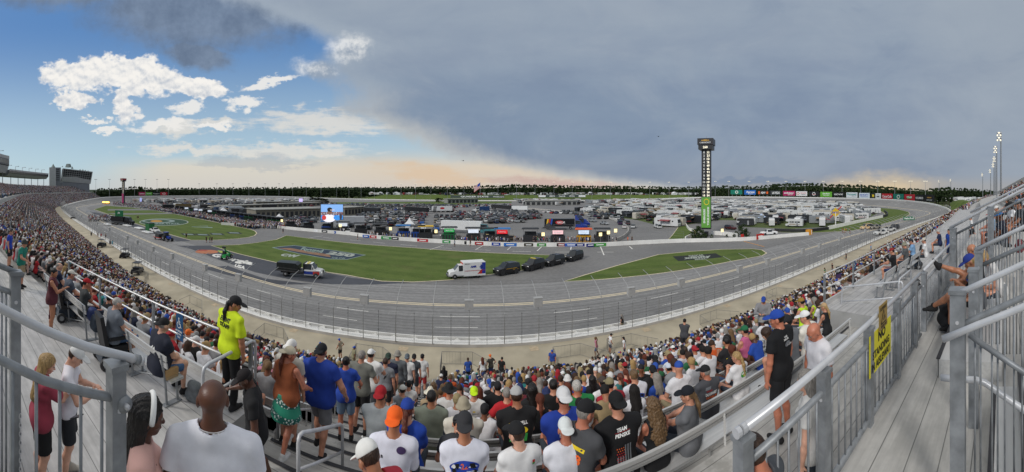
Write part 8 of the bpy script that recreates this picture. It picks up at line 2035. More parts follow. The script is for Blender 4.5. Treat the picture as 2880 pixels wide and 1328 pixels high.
def inf_person(c,x,y,colr,label,v=None,rz=None,grp='people on the infield',pc='#1a1b1f'):
 p=P(*K(c,x,y)); v=rnd.randrange(5) if v is None else v; o=ob('person',TV[v],None,p,rnd.uniform(0,6.3) if rz is None else rz); dress_up(o,v,v in(1,3)); o.color=(*lin(colr),1); o['pc']=list(lin(pc))+[1.0]; tag(o,label,'person',grp)
inf_person('g4',597,650,'#15161a','officer in black leftmost of three standing at the grass edge'); inf_person('g4',640,652,'#2a2c30','person in grey in the middle of three at the grass edge'); inf_person('g4',666,650,'#121316','officer in black rightmost of three at the grass edge')
inf_person('c2',970,590,'#17181b','lone person in dark clothes standing on the pit road'); inf_person('c2',258,530,'#2b3a50','person in blue standing by the cart on the pit road'); inf_person('c2',1897,655,'#b9c4d0','person in pale blue standing on the pit road by the green screen box'); inf_person('c2',2045,652,'#2b2b2e','person in black standing on the pit road below the white screen')
inf_person('c1',1245,692,'#1b1c20','person in black at the corner of the oval grass'); inf_person('c1',917,562,'#141517','man in black left of two standing on the oval grass'); inf_person('c1',925,562,'#24262b','man in dark grey right of two standing on the oval grass')
inf_person('c3',1105,618,'#d2582c','person in orange by the wall end of the oval lot'); inf_person('c3',1145,618,'#1c1d22','person in black by the wall end of the oval lot')
for i,(x,y) in enumerate(((1325,558),(1342,556),(1356,554),(1398,562))): inf_person('r5',x,y,['#c0392b','#a7c21f','#d87a2a','#222428'][i],f'track worker in {["red","lime","orange","black"][i]} on the right apron',pc='#222')if False else inf_person('r5',x,y,['#c0392b','#a7c21f','#d87a2a','#222428'][i],f'track worker in {["red","lime","orange","black"][i]} on the right apron')
inf_person('r5',1008,568,'#c8d82a','marshal in a lime vest beside the orange crash cushion')
pp=[]
for (c,x0,x1,y0,y1,n,cs) in (('c2',1065,1170,570,580,9,['#b3202a']),('c2',1200,1330,575,592,6,['#b3202a','#17181b']),('c2',770,850,530,536,7,['#b3202a','#17181b']),('c2',1340,1490,585,600,8,['#204a9a','#17181b','#c22']),('c2',1760,1780,585,600,2,['#b3202a']),('c2',1900,2030,600,640,11,['#17181b','#e4e4e4','#2c5fb0']),('c2',2060,2240,615,640,10,['#b3202a','#e4e4e4','#17181b']),('c2',2250,2430,620,640,12,['#204a9a','#b3202a','#e4e4e4']),('c3',10,110,625,632,8,['#b3202a','#17181b']),('c3',200,370,622,634,12,['#8c2a33','#17181b','#3a3c40']),('c3',400,480,625,640,5,['#17181b']),('c3',500,640,622,634,9,['#204a9a','#17181b','#a33']),('c3',650,740,622,634,5,['#d8a52a','#5a2a6a']),('c3',780,1010,595,622,8,['#17181b','#d8d8d8','#c86a7a'])):
 for i in range(n): p=P(*K(c,x0+(x1-x0)*(i+.5*rnd.random())/n,y0+(y1-y0)*(i/n)-rnd.uniform(0,10))); pp.append((p[0],p[1],G,rnd.uniform(0,6.28),1))
mass('crowd',pp,lod(.05,pose='stand'),'pit crews in red, blue and black gathered along the pit wall')
pp=[]
edge=[(318,578.5),(360,583),(420,589.5),(500,604),(600,624),(706,646),(760,645),(840,645)]
ex=[e[0] for e in edge]; ey=[e[1] for e in edge]
for i in range(2600):
 x=rnd.uniform(318,846); y=np.interp(x,ex,ey)-abs(rnd.gauss(0,1))*(6 if x<700 else 7)-rnd.random()*(4 if x<720 else 12)
 if y<566: continue
 p=P(x,float(y)); pp.append((p[0],p[1],G,rnd.uniform(0,6.28),1))
mass('crowd',pp,LST,'crowd of guests standing along the pit road behind the left grass')
pp=[]
for i in range(150):
 x,y=K('c1',rnd.uniform(585,745),rnd.uniform(545,580)); p=P(x,y); pp.append((p[0],p[1],G,rnd.uniform(0,6.28),1))
mass('crowd',pp,LST,'knot of people around the stage on the track')
# ---------- scoring pylons ----------
def pylon(px,base,d_,ztop,wcol,wtop,rz,label,nums,ban,bantxt,toplab,bz_):
 q=B(px,d_); t=thing('scoring_tower',(q[0],q[1],G),label,'tower',None,rz); H=ztop-G
 mk=M('tower_black',(.012,.012,.015),.4,0,.2,2); me_=M('lit_numerals','#f3ead0',.4,0,0,1,emit=.6); md=M('dim_numerals','#c9c9c4',.5,0,0,1,emit=.35)
 zc0=bz_; cw=wcol
 MB().box((0,0,(zc0+H-2.2*wtop/6)/2+zc0/2),(cw,cw*.62,H-2.2*wtop/6-zc0),mk).build('column',t)
 MB().box((0,0,zc0/2),(cw*.42,cw*.42,zc0),mk).build('footing',t)
 h1=wtop*.40; MB().box((0,0,H-h1/2),(wtop,wtop,h1),M('tower_top_'+label[:4],toplab[0],.4,0,.1)).build('top_sign',t)
 h2=wtop*.27; MB().box((0,0,H-h1-.1*wtop/6-h2/2),(wtop*.9,wtop*.9,h2),mk).build('lap_display',t)
 m=MB(); fy=-wtop/2
 write(m,toplab[1],(0,fy,H-h1*.68),(1,0,0),(0,0,1),wtop*.7,h1*.2,WHT,.02); m.box((0,fy-.03,H-h1*.34),(wtop*.5,.04,h1*.14),M('gold_emblem','#b58c3a',.4,.3,0)); m.box((0,fy-.035,H-h1*.34),(wtop*.2,.045,h1*.24),M('gold_emblem','',.4))
 write(m,toplab[2],(-wtop/2,0,H-h1*.55),(0,-1,0),(0,0,1),wtop*.75,h1*.25,WHT,.02)
 m.build('top_lettering',t)
 m=MB(); write(m,'260',(0,-wtop*.45,H-h1-.1-h2/2),(1,0,0),(0,0,1),wtop*.3,h2*.55,me_,.03,.04); write(m,'80',(-wtop*.45,0,H-h1-.1-h2/2),(0,-1,0),(0,0,1),wtop*.25,h2*.5,me_,.03,.04)
 n=len(nums); z1=H-h1-h2-.35; z0=ban[1]; st=(z1-z0)/n
 for i,(a,b) in enumerate(nums):
  z=z1-st*(i+.5); write(m,a,(-cw*.22,-cw*.31,z),(1,0,0),(0,0,1),cw*.16*len(a)**.6,st*.62,me_ if i>=12 else md,.02,.03); write(m,b,(cw*.24,-cw*.31,z),(1,0,0),(0,0,1),cw*.3,st*.68,me_,.02,.05)
  write(m,b,(-cw*.5,0,z),(0,-1,0),(0,0,1),cw*.3,st*.66,me_,.02,.05)
 m.build('numerals',t)
 mg_=M('banner_'+label[:4],ban[2],.5,0,.08,1,emit=.08); MB().box((0,-cw*.31-.08,(ban[0]+ban[1])/2),(cw*1.0,.12,ban[1]-ban[0]),mg_).box((-cw*.5-.08,0,(ban[0]+ban[1])/2),(.12,cw*.6,ban[1]-ban[0]),M('banner_side','#55505c',.5)).build('banner',t)
 m=MB()
 for j,tx in enumerate(bantxt): write(m,tx,(-cw*.18+cw*.42*j,-cw*.31-.14,(ban[0]*.62+ban[1]*.38)),(0,0,1),(-1,0,0),(ban[1]-ban[0])*(.46 if j==0 else .6),cw*.2,WHT,.02,.04)
 if bantxt:
  m.add([(cw*.05+cw*.3*cos(2*pi*i/20)*r_,-cw*.31-.16,ban[1]-1.5+cw*.34*sin(2*pi*i/20)*r_) for i in range(20) for r_ in (.8,1)],[(2*i,2*i+1,(2*i+3)%40,(2*i+2)%40) for i in range(20)],YEL)
  write(m,'PIT AUCTIONS' if False else 'FS AUCTIONS',(-cw*.5-.15,0,(ban[0]+ban[1])/2),(0,0,1),(0,1,0),(ban[1]-ban[0])*.8,cw*.3,WHT,.01,.04)
 m.build('banner_lettering',t); MB().tube([(0,0,H),(0,0,H+wtop*.2)],.06,m_rim,5).build('mast',t)
NUM=list(zip('1 2 3 4 5 6 7 8 9 10 11 12 17 18'.split(),'22 21 12 2 60 6 91 38 48 19 5 3 24 54'.split()))
pylon(1987,665,107,30.4,2.9,5.0,-.50-.35,'tall black scoring tower with lit numbers and a green ENERGIZE YOUR ENGINE banner',NUM,(2.9,12.6,'#5f9c3c'),['ENERGIZE','YOUR ENGINE'],('#1d1a22','CHEVROLET','FS Auctions'),1.6)
pylon(347,575,345,26.5,2.7,4.6,.2,'small far scoring tower with a pink banner beyond the crowd',NUM[:10],(2.0,11.5,'#a8346a'),[],('#8c2a34','ambetter','FS'),1.0)
def foliage(name,n,rx,rz_,z0,leaf,mats,seed,shape=1.0,cone=False):
 r_=np.random.RandomState(seed); mb=MB(); V=[];F=[];mi=[]
 nb=max(5,int(n/45)); cen=[]
 for i in range(nb):
  a=r_.rand()*6.28; q=r_.rand(); h=r_.rand(); rad=rx*(1-h*.75 if cone else (1-abs(h-.45)*1.1))*(.35+.65*q); cen.append((rad*cos(a),rad*sin(a),z0+rz_*h,(.42 if not cone else .30)*rx*(.6+.5*r_.rand())))
 for i in range(n):
  c=cen[r_.randint(nb)]; d_=r_.randn(3); d_/=np.linalg.norm(d_); q=c[3]*(.35+.65*r_.rand()); p=np.array(c[:3])+d_*q*np.array((1,1,.75))
  t1=r_.randn(3); t1/=np.linalg.norm(t1); t2=np.cross(t1,r_.randn(3)); t2/=np.linalg.norm(t2); l=leaf*(.6+.8*r_.rand())
  k=len(V); V+= [p-t1*l,p+t2*l*.6,p+t1*l,p-t2*l*.6]; F.append((k,k+1,k+2,k+3)); mi.append(r_.randint(len(mats)))
 me=mesh_np(name,np.array(V),np.array(F),None,False)
 for m in mats: me.materials.append(m)
 me.polygons.foreach_set('material_index',np.array(mi,np.int32)); return me
LF=[M('leaf_dark',(.022,.040,.016),.8,0,0,spec=.2),M('leaf_mid',(.038,.062,.022),.8,0,0,spec=.2),M('leaf_light',(.060,.088,.032),.8,0,0,spec=.2)]
m_bark=M('bark',(.07,.055,.045),.9,0,.2,3)
bush=[foliage('foliage',900,1.5,2.6,.2,.14,LF,i) for i in range(3)]
for i,(c,x,y,s_) in enumerate([('c3',1740,590,1.0),('c3',1790,592,1.35),('c3',1815,592,.9),('c3',1850,592,.5),('c3',1900,590,.5),('c3',2140,572,.6),('c3',2200,572,1.35),('c3',2240,572,.9),('c3',2050,580,.35),('c3',2120,580,.4)]):
 p=P(*K(c,x,y)); L=math.hypot(p[0],p[1]); p=(p[0]*(L+2)/L,p[1]*(L+2)/L,G); t=thing('bush',p,f'leafy green bush behind the white pit wall, {ordw(i+1)} from the tower side','bush','bushes around the scoring tower',i*1.3,s_); ob('foliage',bush[i%3],t); MB().tube([(0,0,0),(.05,0,1.6)],.07,m_bark,5).build('stem',t)
# ---------- far side: poles, billboards, woods ----------
def wall_hit(px,far=True):
 a=(px-X0)/FO; dx,dy=sin(a),cos(a); best=[]
 for i in range(NW):
  p,q=W[i,:2],W[(i+1)%NW,:2]; e=q-p; den=dx*e[1]-dy*e[0]
  if abs(den)<1e-9: continue
  t=(p[0]*e[1]-p[1]*e[0])/den; u=(p[0]*dy-p[1]*dx)/den
  if t>0 and 0<=u<=1: best.append((t,i))
 best.sort(); return best[-1] if best else (400,0)
def lp_mesh():
 pass
m_lamp=M('flood_lamp','#fff3d6',.3,0,0,1,emit=.7); m_lampoff=M('flood_lamp_off','#8d9196',.4,.2,0)
lx=[K('r5',x,0)[0] for x in (178,383,570,753,945,1128,1318,1505,1677,1848,2008,2157)]+[K('c3',x,0)[0] for x in (43,220,400,575,763,940,1130,1315,1500,1687,1940)]+[K('c2',x,0)[0] for x in (87,220,350,480,620,770,887,1003,1130,1250,1385,1523,1670,1827,1985,2310)]+[K('z3',x,0)[0] for x in (1587,1950,2108,2275,2440,1388)]+[560,610,655,700]
lx.sort(); unlit=[x for x in lx if x<920]
def light_pole(p,H,label,lit,r=.28,group='light poles around the track',sc=1.0,rz=None):
 t=thing('light_pole',p,label,'light pole',group,math.atan2(-p[0],p[1]) if rz is None else rz); MB().tube([(0,0,0),(0,0,H)],r,m_rim,6,True,r*.5).build('pole',t); w_=2.6*sc
 MB().box((0,0,H-.1),(w_*1.3,.25,.25),m_rim).build('crossarm',t); m=MB()
 for i in (-1,-.35,.35,1): m.box((i*w_*.55,-.35,H+.2),(.6*sc,.3,.42*sc),m_lamp if lit else m_lampoff)
 m.build('lamp',t); return t
for i,px in enumerate(lx):
 d_,j=wall_hit(px); d_+=10; yt=517 if px<1440 else (513 if px<2000 else 510.6);
 if px<480: yt=505
 q=B(px,d_); zt=CZ-(yt-H0)/FO*d_; zb=G+max(0,W[j,2]-1); light_pole((q[0],q[1],zb),zt-zb,f'tall floodlight pole beyond the far wall, {ordw(i+1)} counting from the left',px>930,.22)
for i,(cx,cy,zt) in enumerate(((1497,70,32),(1470,160,32),(1460,228,32),(1452,268,31),(1431,310,30),(1380,335,29),(1175,372,27),(1100,380,27))):
 x,y=K('c4',cx,cy); d_=(zt-CZ)*FO/(H0-y); q=B(x,d_); t=thing('light_pole',(q[0],q[1],0),f'tall pole with stacked lit floodlights on the right, {ordw(i+1)} nearest','light pole','stacked floodlight poles on the right',math.atan2(-q[0],q[1]))
 MB().tube([(0,0,0),(0,0,zt)],.32,m_galv,8,True,.22).build('pole',t); m=MB()
 for r_ in range(4):
  for s in (-1,0,1): m.lathe([(.02,-.2),(.27,-.1),(.27,.2),(.02,.25)],(-.6+s*.46,-.3,zt-.4-r_*.75),m_lamp if (r_+s)%2==0 else m_rim,8,'y')
 m.build('lamp',t)
def board(xa,ya,xb,yb,base,texts,label,dd=8,z3y=None,group=None,d0=None,legs=True):
 """texts: (string, colour, width share, height share, dx, dz)"""
 da=(d0 or wall_hit(xa)[0])+dd; db=(d0 or wall_hit(xb)[0])+dd; a=B(xa,da); b=B(xb,db); dm=(da+db)/2; zt=CZ-(ya-H0)/FO*dm; zb=CZ-(yb-H0)/FO*dm
 w_=math.hypot(b[0]-a[0],b[1]-a[1]); rz=math.atan2(b[1]-a[1],b[0]-a[0]); zg=G; t=thing('billboard',((a[0]+b[0])/2,(a[1]+b[1])/2,zg),label,'billboard','billboards along the far wall',rz)
 h=zt-zb; zc=(zt+zb)/2-zg; MB().box((0,0,zc),(w_*.97,.35,h),cloth(base)).build('panel',t)
 if legs:
  m=MB()
  for x in (-w_*.35,0,w_*.35): m.box((x,.3,(zb-zg)/2+h*.2),(.35,.35,zb-zg+h*.4),m_rim)
  m.build('leg',t)
 m=MB()
 for (s,mt,ws,hs,dx,dz) in texts:
  if s=='rect': m.add([(dx*w_-w_*ws/2,-.182,zc+dz*h-h*hs/2),(dx*w_+w_*ws/2,-.182,zc+dz*h-h*hs/2),(dx*w_+w_*ws/2,-.182,zc+dz*h+h*hs/2),(dx*w_-w_*ws/2,-.182,zc+dz*h+h*hs/2)],[(0,1,2,3)],mt)
  elif s=='ring': m.add([(dx*w_+w_*ws*r_*cos(2*pi*i/18),-.19,zc+dz*h+h*hs*r_*sin(2*pi*i/18)) for i in range(18) for r_ in (.68,1)],[(2*i,2*i+1,(2*i+3)%36,(2*i+2)%36) for i in range(18)],mt)
  else: write(m,s,(dx*w_,-.176,zc+dz*h),(1,0,0),(0,0,1),w_*ws,h*hs,mt,.02,.03)
 if m.v: m.build('lettering',t)
R5=lambda x,y:K('r5',x,y)
bb=[(195,315,123,167,'#147a66',[('ring',WHT,.13,.33,.02,0),('rect',YEL,.1,.1,.0,-.2)],'green billboard with a white letter Q ring, leftmost on the right bank'),(332,452,124,170,'#1f66b8',[('Aarons',WHT,.7,.5,.03,.08),('rect',WHT,.4,.08,.03,-.33)],'blue billboard reading Aarons'),
 (470,578,128,174,'#1a1a1d',[('AEW',WHT,.45,.45,0,0),('rect',ORG,.16,.6,-.38,0),('rect',ORG,.16,.5,.38,0)],'black billboard reading AEW between orange figures'),(588,705,130,174,'#2e3236',[('LAS VEGAS',WHT,.66,.55,.05,0)],'dark billboard reading LAS VEGAS'),
 (722,848,133,181,'#b0265f',[('ambetter',WHT,.8,.36,0,.1),('HEALTH',WHT,.4,.16,.1,-.28)],'magenta billboard reading ambetter HEALTH on the right'),(855,968,137,183,'#e9e6e4',[('ring',RED,.12,.33,-.32,0),('SMOKE FREE',RED,.5,.2,.15,.12),('rect',GRY,.4,.12,.15,-.2)],'white billboard with a red circle emblem and small red words'),
 (985,1085,139,186,'#202226',[('ring',WHT,.16,.36,0,0),('rect',RED,.4,.1,0,-.1)],'black billboard with a small white and red crest'),(1098,1217,142,194,'#6cb23c',[('EchoPark',WHT,.6,.3,.02,.14),('rect',WHT,.5,.06,.02,-.2)],'lime green billboard reading EchoPark on the right'),
 (1222,1345,145,190,'#17181b',[('GOVX',WHT,.75,.36,0,0)],'black billboard reading GOVX'),(1360,1473,148,201,'#e6ebee',[('Focused',TEA,.8,.42,0,.16),('HEALTH',GRY,.4,.14,.2,-.18)],'white billboard reading Focused in teal'),(1488,1596,153,206,'#dfe9f2',[('BENNETT',BLU,.8,.26,0,.12),('rect',BLU,.7,.07,0,-.22)],'white and blue billboard reading BENNETT'),
 (1612,1652,157,206,'#2e3634',[('rect',YEL,.5,.5,0,0)],'narrow dark billboard with a yellow shape'),(1654,1708,157,210,'#e8ecec',[('rect',BLK,.5,.2,0,-.12),('rect',BLK,.3,.1,0,.2)],'narrow white billboard with a small dark mark'),(1718,1826,160,214,'#c3202c',[('Coca-Cola',WHT,.85,.5,0,0)],'red billboard reading Coca-Cola'),
 (1834,1936,163,222,'#157a68',[('ring',WHT,.16,.33,.02,0),('rect',YEL,.1,.1,.0,-.2)],'green billboard with a white letter Q ring beside Coca-Cola'),(1944,2048,167,230,'#c02231',[('rect',GRN,.4,.4,0,0),('Chili',WHT,.5,.3,0,.05)],'red billboard with a green and white badge'),(2056,2142,172,236,'#18191d',[('KUMO',WHT,.85,.36,0,0)],'black billboard reading KUMO'),(2148,2246,172,242,'#1b1c1f',[('rect',M('gold_emblem','',.4),.45,.16,0,.1),('CHEVROLET',WHT,.6,.12,0,-.25)],'black billboard with a gold bar emblem, last before the turn')]
for (xa,xb,ya,yb,bc,tx,lb) in bb: board(R5(xa,0)[0],R5(0,ya)[1],R5(xb,0)[0],R5(0,yb)[1],bc,tx,lb)
for (xa,xb,ya,yb,bc,tx,lb) in [(2010,2106,518,566,'#b0265f',[('ambetter',WHT,.8,.32,0,.05)],'magenta billboard reading ambetter far on the left'),(2110,2207,518,564,'#5fa83c',[('EchoPark',WHT,.7,.28,0,.05)],'lime billboard reading EchoPark far on the left'),(2213,2320,518,564,'#17181b',[('FS Auctions',WHT,.8,.26,0,0)],'black billboard reading FS Auctions far on the left'),(2324,2426,518,564,'#b82a3c',[('ring',WHT,.22,.3,0,0)],'crimson billboard with a pale ring far on the left')]:
 board(K('z3',xa,0)[0],K('z3',0,ya)[1],K('z3',xb,0)[0],K('z3',0,yb)[1],bc,tx,lb,10)
for (c,xa,xb,ya,yb,tx,lb) in [('c2',1850,2380,170,193,[('QUAKER STATE',WHT,.5,.7,-.05,0),('Walmart',WHT,.2,.4,.38,0)],'long grey green banner reading QUAKER STATE on the far bank'),('c3',240,710,163,188,[('rect',WHT,.14,.7,-.4,0),('GEICO',WHT,.11,.6,-.2,0),('Coca-Cola',WHT,.13,.6,.0,0),('xfinity',WHT,.12,.6,.2,0),('rect',WHT,.14,.7,.41,0)],'long grey banner with white sponsor names on the far bank')]:
 a=K(c,xa,ya); b=K(c,xb,yb); board(a[0],a[1],b[0],b[1],'#4a5550',tx,lb,6,legs=False)
t=thing('fuel_sign',(*P(*K('r5',1252,487))[:2],G),'yellow diamond fuel sign on a white pole over the right campground','sign',None,-.9); zt=CZ-(K('r5',0,350)[1]-H0)/FO*math.hypot(t.location[0],t.location[1])-G
MB().tube([(0,0,0),(0,0,zt)],.22,m_whp,8).build('pole',t); MB().box((0,0,zt),(2.9,.25,2.9),M('fuel_yellow','#d9b321',.5),ry=pi/4).box((1.8,.2,zt+1.8),(2.2,.2,.4),RED,ry=-pi/4).box((-1.6,.2,zt-1.5),(1.9,.2,.4),RED,ry=-pi/4).build('panel',t)
m=MB(); write(m,'SUNOCO',(0,-.13,zt),(1,0,0),(0,0,1),3.2,.85,BLU,.02,.04); m.build('lettering',t)
q=P(*K('r5',1992,436)); t=thing('road_sign',(q[0],q[1],G),'green and white sign board standing by the right turn','sign',None,-1.15); MB().box((0,0,1.3),(5.6,.2,1.7),M('sign_green','#1f6f4a',.5)).build('panel',t); m=MB(); write(m,'Mission Foods',(0,-.1,1.3),(1,0,0),(0,0,1),4.4,.8,WHT,.02,.03); m.build('lettering',t)
def tree_mesh(seed,cone):
 return foliage('crown',800,4.2 if not cone else 3.2,13 if not cone else 15,5.0 if not cone else 7,1.15,LF,seed,cone=cone)
TM=[tree_mesh(i,i%2==1) for i in range(6)]
trk=MB().tube([(0,0,0),(.2,.1,6),(0,0,15)],.45,m_bark,6,True,.15)
trk.tube([(0.1,0,8),(2,1,11)],.15,m_bark,4); trk.tube([(0.1,0,9),(-2,-.8,12)],.15,m_bark,4); trkm=trk.mesh('trunk')
nt_=0
def tree(px,d_,ytop,label,grp,zb=0.0,k=None):
 global nt_
 q=B(px,d_); zt=CZ-(ytop-H0)/FO*d_; s_=(zt-zb)/19.5; k=rnd.randrange(6) if k is None else k; t=thing('pine_tree' if k%2 else 'oak_tree',(q[0],q[1],zb),label,'tree',grp,rnd.uniform(0,6.28),1); t.scale=(s_*rnd.uniform(.9,1.2),)*2+(s_,); ob('crown',TM[k],t); ob('trunk',trkm,t); nt_+=1
sky=[(290,534),(330,533),(380,529),(420,531),(480,532),(620,531),(800,530),(1000,530),(1200,529),(1300,529),(1440,524),(1560,526),(1640,527),(1800,528),(1900,530),(2050,527),(2130,528),(2200,522),(2290,520.5),(2330,524),(2430,526),(2500,530),(2560,534),(2600,537),(2640,534),(2680,532),(2740,535),(2800,540)]
sx_=[s[0] for s in sky]; sy_=[s[1] for s in sky]
n=0
for px in np.concatenate([np.arange(1430,2640,9.2),np.arange(2600,2790,8)]):
 px=float(px)+rnd.uniform(-3,3); n+=1; d_=wall_hit(px)[0]+(55 if px>1960 else 85)+rnd.uniform(0,35)
 tree(px,d_,float(np.interp(px,sx_,sy_))+rnd.uniform(-.8,3.0),f'dark green tree on the far tree line, {ordw(n)} from the middle','trees beyond the far wall')
for i,px in enumerate((370,392,397,458,463,548,553,700,842,1012,1100)): tree(px,wall_hit(px)[0]+30,[531,524,526,529,530,534,535,537,536,536,536][i],f'dark round tree beyond the left turn, {ordw(i+1)} from the left','trees beyond the left turn',k=(i%3)*2)
for i,(c,x,y,h_) in enumerate((('c2',1745,240,8),('c2',600,235,7),('c2',650,250,7),('c2',540,228,6))):
 p=P(*K(c,x,y)); t=thing('oak_tree',p,f'low spreading dark tree in the far infield, {ordw(i+1)} counting rightward','tree','trees in the infield'); t.scale=(1.1,1.1,.32); ob('crown',TM[0],t); ob('trunk',trkm,t)
tree(2858,150,541,'lone round tree over the grassy hill at the right edge','trees beyond the far wall',k=0)
V=[];F=[];rs=np.random.RandomState(5); src=[]
for me in TM[:4]:
 v=np.array([q.co[:] for q in me.vertices]); keep=np.arange(0,len(v),1); f=np.array([tuple(p.vertices) for p in me.polygons])[::4]; src.append((v,f))
o=0
for px in np.arange(270,2820,3.4):
 for r_ in range(3):
  pxx=px+rs.uniform(-2,2); base=wall_hit(pxx)[0] if True else 0; d_=base+(70 if pxx<1000 else 120)+r_*55+rs.uniform(0,40); yt=float(np.interp(pxx,sx_,sy_))+.6+rs.uniform(-.8,2.0)-r_*.0
  q=B(pxx,d_); zt=CZ-(yt-H0)/FO*d_; s_=max(.5,zt/19.5); v,f=src[rs.randint(4)]; a=rs.rand()*6.28; vv=v.copy(); vv[:,:2]*=s_*1.5; vv[:,2]=(vv[:,2]-4)*s_*1.25; V.append(vv@np.array([[cos(a),sin(a),0],[-sin(a),cos(a),0],[0,0,1]])+np.array((q[0],q[1],0)));
  uu=f+o; F.append(uu); o+=len(v)
V=np.concatenate(V);F=np.concatenate(F); me=mesh_np('woods',V,F,LF[0],False); me.materials.append(LF[1]); me.polygons.foreach_set('material_index',rs.randint(0,2,len(F)).astype(np.int32)); tag(ob('woods',me),'dark wood forming the far tree line around the speedway','woods',None,'stuff')
mb=MB(); m_ridge=bpy.data.materials.new('forest_ridge'); grass_tmp=grass_mat('ridge_forest',(.030,.046,.026),(.055,.075,.045),.02)
def ridge(d_,x0,x1,f,name):
 mb=MB(); vs=[];n=120
 for i in range(n+1):
  px=x0+(x1-x0)*i/n;
  for dd,zz in ((0,0),(60,f(px)*.7),(160,f(px)),(700,f(px)*.8)): q=B(px,d_+dd); vs.append((q[0],q[1],zz if dd else G-1))
 fs=[(4*i+j,4*i+4+j,4*i+5+j,4*i+1+j) for i in range(n) for j in range(3)]
 mb.add(vs,fs,grass_tmp); tag(up_fix(mb.build(name)),kind='structure')
ridge(2300,200,1500,lambda px:14+(H0-np.interp(px,[200,500,760,900,1010,1100,1300,1500],[534,532.5,531,528,527.5,529,530,533]))/FO*2400,'hills')
ridge(1100,200,2900,lambda px:12+4*math.sin(px*.011)+2*math.sin(px*.037),'hills')
mb=MB(); vs=[];n=70
for i in range(n+1):
 px=1015+(1990-1015)*i/n; d0=wall_hit(px)[0]; e=math.sin(pi*min(1,max(0,i/n*12)/2)/1)if i/n<1/6 and False else 1
 e=min(1,i/5,(n-i)/5)
 for dd,zz in ((3,0.0),(26,7.6),(75,8.6),(110,3)): q=B(px,d0+dd); vs.append((q[0],q[1],G+zz*e))
mb.add(vs,[(4*i+j,4*i+4+j,4*i+5+j,4*i+1+j) for i in range(n) for j in range(3)],m_grass); tag(up_fix(mb.build('grass_bank')),kind='structure')
lst=[]
for i in range(240):
 px=rnd.uniform(1040,1975); d_=wall_hit(px)[0]+rnd.choice((32,40,50,62)); q=B(px,d_); me,_k=rnd.choice(CARM if rnd.random()<.6 else RV); cn,cc,_=rnd.choices(CC,[c[2] for c in CC])[0]; lst.append((q[0],q[1],G+7.9,rnd.choice((0,.3,1.6)),me,cc if rnd.random()<.6 else '#e4e4e2'))
merge('distant_vehicles',lst,'row of cars and campers on the grass bank beyond the back straight','vehicles')
for i,px in enumerate((1114,1896,1660,1045,1070)): q=B(px,wall_hit(px)[0]+38); t=thing('marquee',(q[0],q[1],G+8),f'white marquee tent on the far bank, {ordw(i+1)} of five','tent','marquees on the far bank'); MB().box((0,0,1.2),(13 if i==0 else 7,6,2.4),M('tent_white','',.7)).build('side_cloth',t); MB().prism([(-7 if i==0 else -4,2.4),(7 if i==0 else 4,2.4),(0,4.6)],-3.2,3.2,M('tent_white','',.7),'y').build('canopy',t)
mb=MB(); vs=[];prof_=[(0,0,G),(1,14,2.5),(2,30,6.2),(3,55,6.6),(4,90,3),(5,140,G-.3)]
for i in range(25):
 a_=i/24; cx_,cy_=B(2640+a_*190,0.001)[:2]
 px=2672+a_*150; d0=228-a_*60
 e=sin(pi*min(1,a_*1.6+.12))**.6 if a_<.55 else 1
 for _,dd,zz in prof_: q=B(px,d0+dd); vs.append((q[0],q[1],G-.1+(zz-G)*max(e,.1)))
mb.add(vs,[(6*i+j,6*i+6+j,6*i+7+j,6*i+1+j) for i in range(24) for j in range(5)],m_grass); tag(up_fix(mb.build('grassy_hill')),kind='structure')
lst=[]
for i in range(60): px=rnd.uniform(2640,2860); q=B(px,rnd.uniform(330,420)); me,_k=rnd.choice(RV+CARM); lst.append((q[0],q[1],3.0,rnd.random()*3,me,'#e4e4e2'))
merge('distant_vehicles',lst,'white campers and cars beyond the grassy hill on the right','vehicles')
px,_y=K('c2',2140,0); q=B(px,wall_hit(px)[0]+30); t=thing('flag_pole',(q[0],q[1],8),'tall flag pole flying a large striped flag on the far bank','flag pole'); H_=CZ-(K('c2',0,45)[1]-H0)/FO*math.hypot(q[0],q[1])-8; MB().tube([(0,0,0),(0,0,H_)],.3,m_rim,6).build('pole',t)
m=MB(); n=13
for i in range(n): m.add([(0-.0,0,H_-.6*i),(-9,1.2,H_-7-.6*i),(-9,1.2,H_-7.6-.6*i),(0,0,H_-.6-.6*i)],[(0,1,2,3)],RED if i%2==0 else WHT)
m.add([(0,-.1,H_),(-4,.45,H_-3.1),(-4,.45,H_-7.2),(0,-.1,H_-4.2)],[(0,1,2,3)],BLU); m.build('flag',t)
def copter(x,y,d_,label,s_=1):
 q=B(x,d_); z=CZ-(y-H0)/FO*d_; t=thing('helicopter',(q[0],q[1],z),label,'helicopter',None,.4,s_); MB().ell((0,0,0),(2.4,1.0,1.1),m_trim,10,6).build('cabin',t,True); MB().tube([(-1.5,0,.3),(-6.5,0,.7)],.25,m_trim,6,True,.1).box((-6.4,0,1.2),(.5,.1,1.4),m_trim).build('tail_boom',t); MB().box((0,0,1.4),(9,.25,.05),m_trim).box((0,0,1.4),(.25,9,.05),m_trim).build('rotor',t); MB().box((0,.8,-1.3),(3,.08,.08),m_trim).box((0,-.8,-1.3),(3,.08,.08),m_trim).build('skid',t)
copter(1303,452,420,'dark helicopter hovering over the horizon glow',.42); copter(1852,384,900,'tiny helicopter high under the grey cloud')
